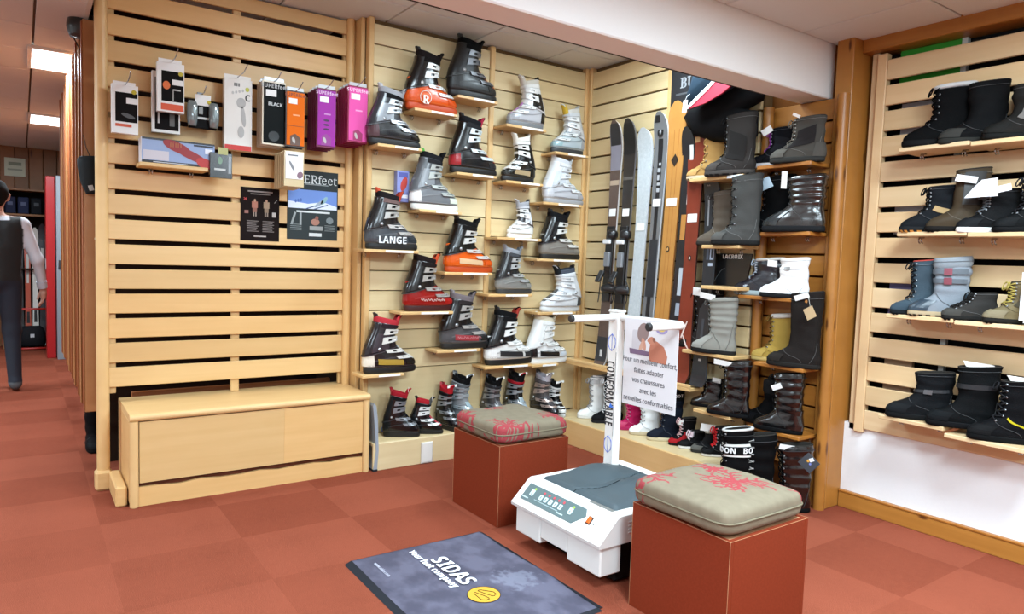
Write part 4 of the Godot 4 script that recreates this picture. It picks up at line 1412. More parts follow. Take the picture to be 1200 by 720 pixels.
func build_side_footwear() -> void:
	var g1 := "winter boots on the ski wall"
	var g2 := "winter boots on the orange rack"
	var g3 := "boots on the pale wall rack"
	var g4 := "snow boots along the side plinth"
	var W := "eae9e6"
	# --- shelves of the ski wall
	var sh := []
	for e in [[808, 210, 878, 1.78, "upper", Vector2(0.72, 1.0)], [822, 287, 886, 1.39, "second", Vector2.ZERO], [821, 334, 872, 1.155, "middle", Vector2.ZERO], [799, 411, 864, 0.765, "fourth", Vector2.ZERO], [812, 480, 870, 0.425, "lowest", Vector2.ZERO]]:
		var z0 := on_x(e[0], e[1], SIDE - 0.18).z
		var z1 := minf(on_x(e[2], e[1], SIDE - 0.18).z, -2.46)
		shelf_x(z0, z1, e[3], SIDE, 0.18, maple(2, 1), "%s maple shelf of the ski wall beside the red brown ski" % e[4], e[5])
		sh.append(e[3])
	var xa := SIDE - 0.07
	var xb := SIDE - 0.155
	along_x("winter_boot", "tan laced snow boot with pale sole beside the red brown ski", "boot", 805, 854, 202, 140, xa, 1.78, {sole = "cbb79a", upper = "a9834d", laces = "caa86a", lace_w = 34, flare = 0.03, toe = "b8915a", lining = "6b5333", tread = "7f6b50"}, g1)
	along_x("winter_boot", "dark grey brown snow boot with ridged sole on the upper maple shelf", "boot", 826, 884, 203, 134, xb, 1.78, {sole = "443f3c", upper = "322f2d", laces = "1d1b1b", flare = 0.04, toe = "433e3b", tread = "1f1d1c", side = "22201f", lining = "101010", lace_r = 0.003}, g1)
	along_x("winter_boot", "grey brown ankle boot with fringe on the second maple shelf", "boot", 816, 863, 282, 224, xa, 1.39, {sole = "312d29", upper = "5c5349", puffs = 4, laces = "2e2a26", lace_w = 10, flare = 0.05, lining = "2d2822"}, g1)
	along_x("winter_boot", "tall charcoal cross laced boot on the second maple shelf", "boot", 833, 890, 283, 206, xb, 1.39, {sole = "1e1e1e", upper = "464644", laces = "161616", lace_n = 6, lace_w = 60, lace_r = 0.0018, flare = 0.05, bow = false, toe = "545350"}, g1)
	along_x("winter_boot", "tall dark brown suede boot with a white tag on the fourth shelf", "boot", 794, 845, 405, 340, xa, 0.765, {sole = "161312", upper = "251f1d", laces = "120f0e", flare = 0.06, tag = W, tag_x = 0.5, tag_y = -0.01, tag_size = Vector2(0.05, 0.05), tag_z = 0.25}, g1)
	along_x("winter_boot", "light grey quilted snow boot with cord lacing on the fourth shelf", "boot", 810, 862, 409, 349, xb, 0.765, {sole = "1e1e1e", upper = "86847c", puffs = 6, laces = "55544f", lace_w = 12, flare = 0.06, tag = W, tag_x = 0.62, tag_y = 0.004, tag_size = Vector2(0.09, 0.035), tag_roll = 0.2, toe = "8f8d86"}, g1)
	along_x("winter_boot", "low black patent lace up shoe on the lowest maple shelf", "shoe", 809, 848, 472, 445, xa, 0.425, {sole = "0c0c0e", upper = "0a0a0c", rough = 0.2, coat = 0.8, laces = "060608", tag = W, tag_x = 0.2, tag_y = 0.0, tag_size = Vector2(0.05, 0.03)}, g1)
	along_x("winter_boot", "black patent ankle boot with shiny creases on the lowest maple shelf", "boot", 828, 878, 480, 424, xb, 0.425, {sole = "0f0f11", upper = "09090b", rough = 0.12, coat = 1.0, puffs = 4, laces = "060607", flare = 0.04, tag = W, tag_x = 0.62, tag_y = -0.012, tag_size = Vector2(0.1, 0.03)}, g1)
	# display card
	var card := thing("display_card", "black display card with a white brand name on the middle maple shelf", "sign", Vector3(SIDE - 0.1, 1.1555, 0))
	var c0 := on_x(828, 333, SIDE - 0.03)
	var c1 := on_x(873, 335, SIDE - 0.03)
	card.position = Vector3(SIDE - 0.015, 1.1555, (c0.z + c1.z) / 2)
	var cw := absf(c1.z - c0.z)
	var poly := [Vector2(-cw / 2, 0), Vector2(cw / 2, 0), Vector2(cw / 2 + 0.035, 0.19), Vector2(-cw / 2 + 0.05, 0.19)]
	part(card, "board", prism(poly, 0.012), mt("17181a", 0.25, 0.0, 0.4), Vector3.ZERO, Vector3(0.0, -PI / 2, 0.0))
	part(card, "lettering", letters("LACROIX", 0.034, 0.001, true), mt("e6e6e6", 0.5), Vector3(-0.0135, 0.172, 0.04), Vector3(0, -PI / 2, 0))
	var arc := begin(true)
	var ap := []
	for i in 9:
		ap.append(Vector3(0, 0.02 + 0.08 * sin(i / 8.0 * 1.6), -0.085 + 0.075 * i / 8.0 - 0.0))
	add_tube(arc, ap, 0.0012, 5)
	part(card, "curved_print", done(arc), mt("585c60", 0.4), Vector3(-0.0125, 0, 0))
	# --- orange rack
	for e in [[888, 195, 951, 1.823, "top"], [883, 272, 950, 1.462, "second"], [866, 346, 948, 1.112, "third"], [884, 430, 948, 0.75, "fourth"], [876, 506, 944, 0.39, "lowest"]]:
		var z0 := on_x(e[0], e[1], 3.32).z
		var z1 := minf(on_x(e[2], e[1], 3.32).z, -2.07)
		shelf_x(z0, z1, e[3], 3.492, 0.18, pine(2, 2), "%s pine shelf of the orange rack" % e[4])
	xa = 3.492 - 0.07
	xb = 3.492 - 0.155
	along_x("sneaker", "black high sneaker with purple laces and white sole on the top pine shelf", "shoe", 879, 934, 192, 150, xa, 1.823, {sole = "e2dfe2", upper = "0f0f13", laces = "8d3f9a", lace_r = 0.0034, lace_w = 20, toe = "16161b", side = "1a1a1f", tongue = "452858", tag = W, tag_x = 0.62, tag_y = -0.015, tag_size = Vector2(0.06, 0.035), tag_roll = -0.5}, g2)
	along_x("winter_boot", "grey brown laced hiking boot with rubber toe on the top pine shelf", "boot", 902, 966, 190, 138, xb, 1.823, {sole = "30302e", upper = "46433e", toe = "5a5751", heel = "4d4a45", side = "242121", laces = "6a655c", lace_n = 6, eyelet = "a9a59d", flare = 0.02, lining = "2f2d2b", side_slant = -0.15, tag = W, tag_x = 0.5, tag_y = 0.01, tag_size = Vector2(0.04, 0.015), tag_roll = 0.5}, g2)
	along_x("winter_boot", "black suede snow boot with blue and white tags on the second pine shelf", "boot", 868, 930, 268, 207, xa, 1.462, {sole = "262f31", upper = "0b0c0d", toe = "101113", laces = "141618", flare = 0.03, tag = "b9d2e0", tag_x = 0.5, tag_y = -0.05, tag_size = Vector2(0.09, 0.06), tag_roll = -0.4, tag_z = 0.28}, g2)
	along_x("winter_boot", "shiny black quilted snow boot with white tag on the second pine shelf", "boot", 893, 966, 270, 207, xb, 1.462, {sole = "1a1b1d", upper = "1d1b1a", rough = 0.18, coat = 0.9, puffs = 5, flare = 0.05, toe = "212729", tag = W, tag_x = 0.6, tag_y = -0.02, tag_size = Vector2(0.03, 0.09), tag_z = 0.22, lining = "0b0b0b"}, g2)
	along_x("sneaker", "navy patent high sneaker with pale blue sole on the third pine shelf", "shoe", 860, 918, 343, 303, xa - 0.01, 1.112, {sole = "9fb0b4", upper = "121722", rough = 0.25, coat = 0.7, laces = "aab4c0", lace_n = 7, cuff = "dedbd6", cuff_h = 0.05, toe = "181e2a"}, g2)
	along_x("winter_boot", "white ankle boot with a round silver badge and black sole", "boot", 890, 947, 346, 303, xb, 1.112, {sole = "1a1b1d", upper = "e9e8e6", rough = 0.6, toe = "efeeec", strap = "e2e1df", strap_at = [0.72], clasp = "9a9a98", flare = 0.04, tag = W, tag_x = 0.72, tag_y = -0.03, tag_size = Vector2(0.05, 0.035), lining = "d8d6d2"}, g2)
	along_x("winter_boot", "tan laced boot with white fleece collar on the fourth pine shelf", "boot", 880, 932, 424, 368, xa, 0.75, {sole = "b39a5e", upper = "a1843f", laces = "6b5427", lace_n = 7, lace_w = 30, cuff = "e6e0d6", cuff_h = 0.1, flare = 0.02, toe = "a98c48"}, g2)
	along_x("winter_boot", "tall dark brown boot with two paper tags on the fourth pine shelf", "boot", 898, 961, 430, 343, xb, 0.75, {sole = "201e1c", upper = "201c1a", toe = "272320", flare = 0.04, tag = W, tag_x = 0.35, tag_y = -0.02, tag_size = Vector2(0.075, 0.028), tag_roll = -0.35, tag_z = 0.22, rough = 0.75}, g2)
	var kt := thing("paper_tag", "brown kraft paper tag hanging from the tall dark brown boot", "tag", on_x(949, 367, 3.255), -PI / 2)
	part(kt, "card", cbox(Vector3(0.055, 0.06, 0.0012), 0.0004), mt("b59a76", 0.8), Vector3.ZERO, Vector3(0, 0, 0.5))
	part(kt, "string", tube([Vector3(0, 0.03, 0), Vector3(-0.01, 0.06, -0.004), Vector3(-0.02, 0.085, -0.01)], 0.001, 5), mt("d8d4cc", 0.8))
	along_x("winter_boot", "black furry snow boot half hidden behind the patent one on the lowest pine shelf", "boot", 869, 925, 500, 445, xa, 0.39, {sole = "0e0e0f", upper = "0c0c0d", cuff = "111112", cuff_h = 0.3, toe = "141417", lining = "060606"}, g2)
	along_x("winter_boot", "black patent laced snow boot with white tag on the lowest pine shelf", "boot", 882, 940, 509, 438, xb, 0.39, {sole = "0b0b0c", upper = "09090a", rough = 0.12, coat = 1.0, laces = "060607", lace_n = 5, puffs = 5, flare = 0.06, heel = "0f0f10", tag = W, tag_x = 0.5, tag_y = -0.07, tag_size = Vector2(0.055, 0.03), tag_roll = -0.45, tag_z = 0.22}, g2)
	# --- pale rack on the white wall
	var face := RIGHT - 0.02
	var k := 0
	for e in [[1053, 173, 1136, 1.852, "top"], [1051, 272, 1133, 1.457, "second"], [1038, 367.5, 1118, 1.069, "third"], [1029, 487, 1107, 0.578, "lowest"]]:
		var z0 := on_x(e[0], e[1], face - 0.2).z
		var z1 := on_x(e[2], e[1], face - 0.2).z
		var y: float = e[3]
		shelf_x(z0, z1 - 0.002, y, face, 0.2, ash(2, k), "%s ash shelf of the pale rack beside the timber post" % e[4])
		var drop := 0.026 if k == 3 else 0.006
		shelf_x(z1 + 0.002, z1 + 0.33, y - drop, face, 0.2, ash(2, k + 2), "%s ash shelf of the pale rack at the far side from the timber post" % e[4])
		k += 1
	xa = face - 0.125
	xb = face - 0.125
	along_x("winter_boot", "black laced snow boot with white fleece collar on the top ash shelf", "boot", 1056, 1140, 170, 99, xb, 1.852, {sole = "0f0f10", upper = "0a0a0b", laces = "070708", lace_w = 26, cuff = "dad8d6", cuff_h = 0.06, flare = 0.02, rough = 0.8}, g3)
	along_x("winter_boot", "black suede snow boot with grey rubber foot on the top ash shelf", "boot", 1099, 1180, 163, 96, xb, 1.846, {sole = "272623", upper = "0c0c0d", toe = "32312e", heel = "2f2e2b", flare = 0.04}, g3)
	along_x("winter_boot", "dark brown ankle boot with light patch on the top ash shelf", "boot", 1150, 1232, 162, 98, xb, 1.846, {sole = "111110", upper = "1d1b19", side = "6b6662", toe = "181715", flare = 0.03}, g3)
	along_x("hiking_shoe", "low black hiking shoe with tan collar on the second ash shelf", "shoe", 1053, 1126, 266, 218, xb, 1.457, {sole = "181a1c", upper = "17191c", laces = "0f1112", lace_w = 18, side = "a88b62", side_t0 = 0.36, side_t1 = 0.47, side_slant = 0.12, tread = "b97a3a", rough = 0.75}, g3, 0.3)
	along_x("winter_boot", "brown leather pull on boot with elastic side on the second ash shelf", "boot", 1083, 1158, 268, 198, xa, 1.457, {sole = "161311", upper = "3f3427", side = "1c1815", side_t0 = 0.5, side_t1 = 0.95, side_slant = 0.0, rough = 0.5, tread = "0f0d0c", tag = W, tag_x = 0.45, tag_y = -0.05, tag_size = Vector2(0.085, 0.03), tag_roll = 0.15, tag_z = 0.24}, g3)
	along_x("sneaker", "black sneaker with thick white sole on the second ash shelf", "shoe", 1120, 1196, 268, 222, xb, 1.451, {sole = "e6e4e0", upper = "121213", laces = "55585c", lace_n = 7, lace_w = 22, toe = "17181a"}, g3, 0.3)
	along_x("winter_boot", "black lace up boot with red tab at the edge of the second ash shelf", "boot", 1162, 1240, 270, 205, xb, 1.451, {sole = "0b0b0c", upper = "0f1011", laces = "1f1f22", lace_w = 20, toe = "111213", heel = "2a1e1a", side = "161719", tag = W, tag_x = 0.35, tag_y = -0.06, tag_size = Vector2(0.03, 0.09), tag_z = 0.22}, g3)
	var tg := thing("price_card", "large folded white price card between the shoes on the second ash shelf", "tag", on_x(1153, 223, face - 0.2), -PI / 2)
	part(tg, "card", prism([Vector2(-0.075, -0.03), Vector2(-0.045, 0.008), Vector2(-0.01, 0.045), Vector2(0.05, 0.05), Vector2(0.055, -0.028)], 0.0012), mt("e4e3e6", 0.5))
	part(tg, "flap", cbox(Vector3(0.05, 0.028, 0.0012), 0.0004), mt("eeedec", 0.5), Vector3(0.078, 0.004, 0.002), Vector3(0, 0, 0.18))
	along_x("winter_boot", "blue grey laced snow boot with tartan lining on the third ash shelf", "boot", 1043, 1101, 366, 305, xa, 1.069, {sole = "181b1e", upper = "3b4851", laces = "171a1d", lace_n = 7, lace_w = 20, toe = "35434d", flare = 0.04, lining = "a9443c", tread = "121517", heel = "36424b"}, g3)
	along_x("winter_boot", "silver grey quilted snow boot with fur collar and tan sole on the third ash shelf", "boot", 1063, 1135, 367, 302, xb, 1.069, {sole = "a99577", upper = "7d838a", puffs = 4, cuff = "8f979e", cuff_h = 0.2, toe = "2c3a45", heel = "2e3a43", toe_rough = 0.3, strap = "5d646b", strap_at = [0.58, 0.75], clasp = "9a5a66", flare = 0.05, tread = "2c241d"}, g3)
	along_x("hiking_shoe", "low dark grey hiking shoe lying on the third ash shelf", "shoe", 1103, 1168, 370, 343, xb, 1.063, {sole = "1d1c1b", upper = "2f2d2b", toe = "3f3d39", laces = "1d1c1b", tread = "131211"}, g3, 0.3)
	along_x("hiking_shoe", "olive tan laced hiking shoe at the edge of the third ash shelf", "shoe", 1151, 1222, 374, 330, xb, 1.063, {sole = "1d1b18", upper = "6b5f45", laces = "a08f4a", lace_n = 6, toe = "7a6f58", tread = "131211", side = "4a4639"}, g3, 0.3)
	along_x("winter_boot", "short black ankle boot with buckle strap on the lowest ash shelf", "boot", 1037, 1117, 482, 437, xb, 0.578, {sole = "111213", upper = "121315", strap = "1f2023", strap_at = [0.55], strap_slant = 0.1, clasp = "6b6d70", toe = "151719", flare = 0.02}, g3)
	along_x("winter_boot", "tall black fabric boot with a white insert on the lowest ash shelf", "boot", 1084, 1170, 494, 430, xa, 0.578, {sole = "0d0d0f", upper = "0c0d0e", toe = "0f1113", strap = "16171a", strap_at = [0.7], flare = 0.04, tag = W, tag_flat = true, tag_x = 0.3, tag_y = 0.004, tag_size = Vector2(0.12, 0.07), tag_z = 0.0}, g3)
	along_x("winter_boot", "black snow boot with yellow markings on the lowest ash shelf", "boot", 1132, 1222, 512, 447, xb, 0.552, {sole = "0b0c0d", upper = "0d0d0f", laces = "1e1e20", side = "b0a21e", side_t0 = 0.3, side_t1 = 0.33, side_slant = 0.2, toe = "121213", flare = 0.03, tag = W, tag_flat = true, tag_x = 0.3, tag_y = 0.004, tag_size = Vector2(0.11, 0.06), tag_z = 0.0}, g3)
	var ec := thing("price_card", "upright white price card clipped to the third ash shelf edge", "tag", on_x(1201, 348, face - 0.205), -PI / 2)
	part(ec, "card", cbox(Vector3(0.05, 0.2, 0.0015), 0.0005), mt("efeeec", 0.5), Vector3(0.01, 0.0, 0))
	part(ec, "clip", cbox(Vector3(0.018, 0.02, 0.006), 0.001), mt("c9c9c9", 0.4), Vector3(0.01, -0.1, 0))
	# --- snow boots along the side plinth, toes towards the room, turned a little
	for e in [
		["winter_boot", "white snow boot with grey lace pattern beside the machine pole", "boot", 694, 492, 0.22, 440, 0.2, {sole = "d5d2cc", upper = "dedcd8", laces = "9a9a9a", flare = 0.06, toe = "e6e4e0", lining = "8a8a8c", tag = "e9e9e6", tag_x = 0.4, tag_size = Vector2(0.08, 0.012), band = "b5b4b2", band_t0 = 0.88, band_t1 = 0.97}],
		["winter_boot", "black snow boot with white laces behind the machine pole", "boot", 711, 496, 0.22, 440, 0.2, {sole = "1e1e20", upper = "0c0c0d", laces = "d0d0d0", lace_n = 6, flare = 0.06, toe = "0e0e0f"}],
		["winter_boot", "bright pink moon boot below the white sign", "boot", 738, 507, 0.2, 460, 0.25, {sole = "a62855", upper = "9e1948", laces = "d24a7a", puffs = 3, flare = 0.1, toe = "ad1e51", sole_h = 0.12, rough = 0.55}],
		["winter_boot", "white moon boot between the pink and the navy one", "boot", 755, 513, 0.2, 462, 0.25, {sole = "b9a98e", upper = "dbdad8", laces = "c9c9c9", puffs = 3, flare = 0.1, toe = "e3e2e0", sole_h = 0.12}],
		["winter_boot", "navy moon boot with black shaft and white letter band", "boot", 778, 520, 0.22, 452, 0.3, {sole = "c3b394", upper = "131721", laces = "222836", puffs = 4, flare = 0.07, toe = "151a26", sole_h = 0.1, band = "0b0c0e", band_t0 = 0.78, band_t1 = 0.95, text = "MOON BOOT", text_size = 0.026, text_t = 0.865}],
		["winter_boot", "small red and black boot with a white tag on the plinth", "boot", 799, 523, 0.165, 488, 0.3, {sole = "1b1416", upper = "110f10", toe = "961a20", heel = "961a20", side = "961a20", side_t0 = 0.1, side_t1 = 0.5, laces = "c8a0a0", tag = W, tag_x = 0.56, tag_y = -0.03, tag_size = Vector2(0.05, 0.03), tag_z = 0.1}],
		["sneaker", "black sneaker with pink white laces on the plinth", "shoe", 811, 529, 0.17, 503, 0.3, {sole = "d9d6d2", upper = "0f0f10", laces = "e2cdd4", lace_r = 0.0036, lace_w = 28, toe = "141415"}],
		["winter_boot", "grey and black fleece lined boot with paper tag on the plinth", "boot", 827, 531, 0.175, 500, 0.3, {sole = "30302e", upper = "171718", cuff = "d5d0c8", cuff_h = 0.16, toe = "55544f", tag = W, tag_x = 0.5, tag_y = 0.006, tag_size = Vector2(0.085, 0.045), tag_roll = 0.12}],
		["sneaker", "black shoe with bright red laces at the end of the plinth", "shoe", 839, 539, 0.17, 498, 0.3, {sole = "d9d4cf", upper = "100f10", laces = "b42327", lace_r = 0.0036, lace_w = 26, toe = "161617", tongue = "191011"}],
	]:
		var p := on_y(e[3], e[4], 0.1685)
		var l: float = e[5]
		var x: float = clampf(p.x + 0.06, 3.2, 3.3)
		p = on_x(e[3], e[4] - 4.0, x)
		var up := on_x(e[3], e[6], x + 0.02)
		var h := maxf(up.y - 0.1682, l * 0.42)
		var turn: float = PI - e[7] * 2.2
		var dir := Vector3(cos(turn), 0, -sin(turn))
		var zz: float = p.z
		winter_boot(e[0], e[1], e[2], l, h, e[8], Vector3(x, 0.1682, zz) - dir * l * 0.5, turn, -1.0, g4)
	# black moon boots on the carpet past the end of the plinth
	for e in [
		["black moon boot with white lettered band standing on the carpet", 863, 3.07, 502, {sole = "0f0f10", upper = "0b0b0c", puffs = 4, flare = 0.07, laces = "121213", cuff = "d5d2ce", cuff_h = 0.04, band = "dcdad6", band2 = "0b0b0c", band_t0 = 0.7, band_t1 = 0.84, text = "MOON BOOT", text_size = 0.04, text_t = 0.77, sole_h = 0.12}, 0.25],
		["black moon boot wrapped in white cord laces standing on the carpet", 890, 3.16, 509, {sole = "0f0f10", upper = "0a0a0b", puffs = 4, flare = 0.07, laces = "b9b8b4", lace_n = 7, lace_w = 50, lace_r = 0.0016, sole_h = 0.12}, 0.25],
		["black shiny snow boot with hanging card beside the timber post", 932, 3.3, 521, {sole = "0b0b0c", upper = "08080a", rough = 0.2, coat = 0.9, puffs = 5, flare = 0.1, tag = W, tag_x = 0.55, tag_y = -0.01, tag_size = Vector2(0.075, 0.03), laces = "0d0d0e"}, 0.26],
	]:
		var p := on_x(e[1], e[3], e[2])
		var l: float = e[5]
		var turn := PI - 0.75
		var dir := Vector3(cos(turn), 0, -sin(turn))
		winter_boot("moon_boot", e[0], "boot", l, p.y, e[4], Vector3(p.x, 0.0, p.z) - dir * l * 0.35, turn, -1.0, "black boots on the carpet")
	var hc := thing("hang_tag", "dark square hang tag with coloured dots beside the timber post", "tag", on_x(948, 543, 3.2), -PI / 2 + 0.3)
	part(hc, "card", cbox(Vector3(0.075, 0.075, 0.002), 0.0006), mt("3c4046", 0.4), Vector3.ZERO, Vector3(0, 0, PI / 4 + 0.1))
	part(hc, "sticker", cbox(Vector3(0.022, 0.018, 0.001), 0.0003), mt("e4e4e6", 0.5), Vector3(0.012, 0.018, 0.002), Vector3(0, 0, 0.5))
	part(hc, "print", prism(disc(0.007, 0.007, 14), 0.001), mt("c8963c", 0.5), Vector3(-0.004, 0.01, 0.001))
	part(hc, "print", prism(disc(0.006, 0.006, 14), 0.001), mt("6c7ab8", 0.5), Vector3(0.006, -0.004, 0.001))
	part(hc, "string", tube([Vector3(0, 0.05, 0), Vector3(0.0, 0.08, -0.01), Vector3(-0.01, 0.12, -0.02)], 0.001, 5), mt("2a2a2c", 0.8))

# a ski standing on its tail, its top sheet facing -x in its own axes turned to the room
func ski(label: String, foot: Vector3, head: Vector3, wide: float, c: Dictionary, group := "skis leaning on the ski wall") -> Node3D:
	var o := thing("ski", label, "ski", foot, 0.0, group)
	var l := foot.distance_to(head)
	var up := (head - foot).normalized()
	var across := Vector3(0, 0, 1)
	var face := across.cross(up).normalized()   # points to -x, into the room
	if face.x > 0:
		face = -face
	across = up.cross(face).normalized()
	o.basis = Basis(across, up, across.cross(up).normalized())
	var out := 1.0 if o.basis.z.x < 0 else -1.0
	var hw := func(s: float) -> float:
		var w := wide / 2 * (1.0 - 0.28 * sin(PI * clampf((s - 0.04) / 0.86, 0.0, 1.0)))
		if s > 0.93:
			w *= sqrt(maxf(1.0 - pow((s - 0.93) / 0.07, 2.2), 0.0006))
		elif s < 0.03:
			w *= 0.82 + 6.0 * s
		return w
	var cz := func(s: float) -> float:
		var k: float = c.get("curl", 0.05)
		return out * (k * pow(clampf((s - 0.84) / 0.16, 0, 1), 2.0) + 0.012 * sin(PI * clampf(s / 0.84, 0, 1)) * -1.0 + 0.02 * pow(clampf((0.05 - s) / 0.05, 0, 1), 2.0))
	var strip := func(s0: float, s1: float, u0: float, u1: float, off: float, th: float, n: int) -> ArrayMesh:
		var st := begin()
		for i in n:
			var a := lerpf(s0, s1, float(i) / n)
			var b := lerpf(s0, s1, float(i + 1) / n)
			var q := []
			for s in [a, b]:
				var w: float = hw.call(s)
				var zz: float = cz.call(s)
				for u in [u0, u1]:
					for f in [off, off + th]:
						q.append(Vector3(w * u, s * l, zz + out * f))
			var m: Vector3 = (q[0] + q[7]) * 0.5
			for f in [[0, 1, 5, 4], [2, 3, 7, 6], [0, 2, 6, 4], [1, 3, 7, 5]]:
				tri_out(st, q[f[0]], q[f[1]], q[f[2]], m)
				tri_out(st, q[f[0]], q[f[2]], q[f[3]], m)
			if i == 0:
				tri_out(st, q[0], q[1], q[3], m)
				tri_out(st, q[0], q[3], q[2], m)
			if i == n - 1:
				tri_out(st, q[4], q[5], q[7], m)
				tri_out(st, q[4], q[7], q[6], m)
		return done(st)
	part(o, "core", strip.call(0.0, 1.0, -1.0, 1.0, -0.006, 0.011, 60), mt(c.edge, 0.4))
	part(o, "top_sheet", strip.call(0.002, 0.998, -0.96, 0.96, 0.0045, 0.002, 60), c.mat if c.has("mat") else mt(c.top, 0.3, 0.0, 0.5))
	var rise := 0.006
	for b in c.get("bands", []):
		rise += 0.0002
		part(o, "print_band", strip.call(b[0], b[1], b[2], b[3], rise, 0.0008, 20), mt(b[4], 0.35))
	var over := 0.0078
	for d in c.get("marks", []):
		over += 0.0004
		part(o, "print_mark", prism(d[3], 0.001), mt(d[2], 0.4), Vector3(d[1], d[0] * l, cz.call(d[0]) + out * over), Vector3(0, 0.0 if out > 0 else PI, 0))
	if c.has("tag_at"):
		part(o, "price_tag", cbox(Vector3(wide * 0.55, 0.05, 0.001), 0.0003), mt("e9e8e4", 0.5), Vector3(0, c.tag_at * l, cz.call(c.tag_at) + out * 0.009))
	for t in c.get("words", []):
		part(o, "lettering", letters(t[0], t[2], 0.001, true), mt(t[3], 0.4), Vector3(0, t[1] * l, cz.call(t[1]) + out * 0.0082), Vector3(0, 0.0 if out > 0 else PI, PI / 2))
	if c.get("binding", false):
		var at: float = c.get("binding_at", 0.44)
		var bl := mt("141417", 0.35, 0.0, 0.4)
		var gr := mt("8e9196", 0.35, 0.4)
		var base_z: float = cz.call(at)
		var bo := Node3D.new()
		bo.name = "binding"
		o.add_child(bo, true)
		bo.position = Vector3(0, at * l, base_z)
		part(bo, "track", cbox(Vector3(wide * 0.62, 0.52, 0.014), 0.003), bl, Vector3(0, 0, out * 0.0155))
		part(bo, "toe_piece", loft([[-0.03, 0.0, 0.03, 0.0, 0.034], [-0.034, 0.02, 0.034, 0.02, 0.036], [-0.026, 0.045, 0.03, 0.05, 0.03], [-0.012, 0.058, 0.016, 0.06, 0.018]], 8, 18), bl, Vector3(0, 0.2, out * 0.02), Vector3(PI / 2 * out, PI / 2, 0))
		part(bo, "toe_jaw", cbox(Vector3(0.07, 0.03, 0.02), 0.006), mt("d9d9da", 0.4), Vector3(0, 0.15, out * 0.042))
		part(bo, "heel_piece", loft([[-0.05, 0.0, 0.05, 0.0, 0.03], [-0.05, 0.03, 0.045, 0.03, 0.033], [-0.03, 0.07, 0.02, 0.075, 0.03], [-0.02, 0.1, 0.0, 0.1, 0.022]], 8, 18), bl, Vector3(0, -0.17, out * 0.02), Vector3(PI / 2 * out, PI / 2, 0))
		part(bo, "lifter", cbox(Vector3(0.05, 0.1, 0.022), 0.004), gr, Vector3(0, 0.03, out * 0.03))
		part(bo, "heel_lever", cbox(Vector3(0.045, 0.09, 0.016), 0.005), bl, Vector3(0, -0.09, out * 0.085), Vector3(-0.5 * out, 0, 0))
		for s in [-1.0, 1.0]:
			part(bo, "brake_arm", tube([Vector3(s * wide * 0.42, -0.08, out * 0.02), Vector3(s * wide * 0.62, -0.14, out * 0.01), Vector3(s * wide * 0.64, -0.24, out * 0.012), Vector3(s * wide * 0.6, -0.27, out * 0.02)], 0.004, 6), bl)
	return o

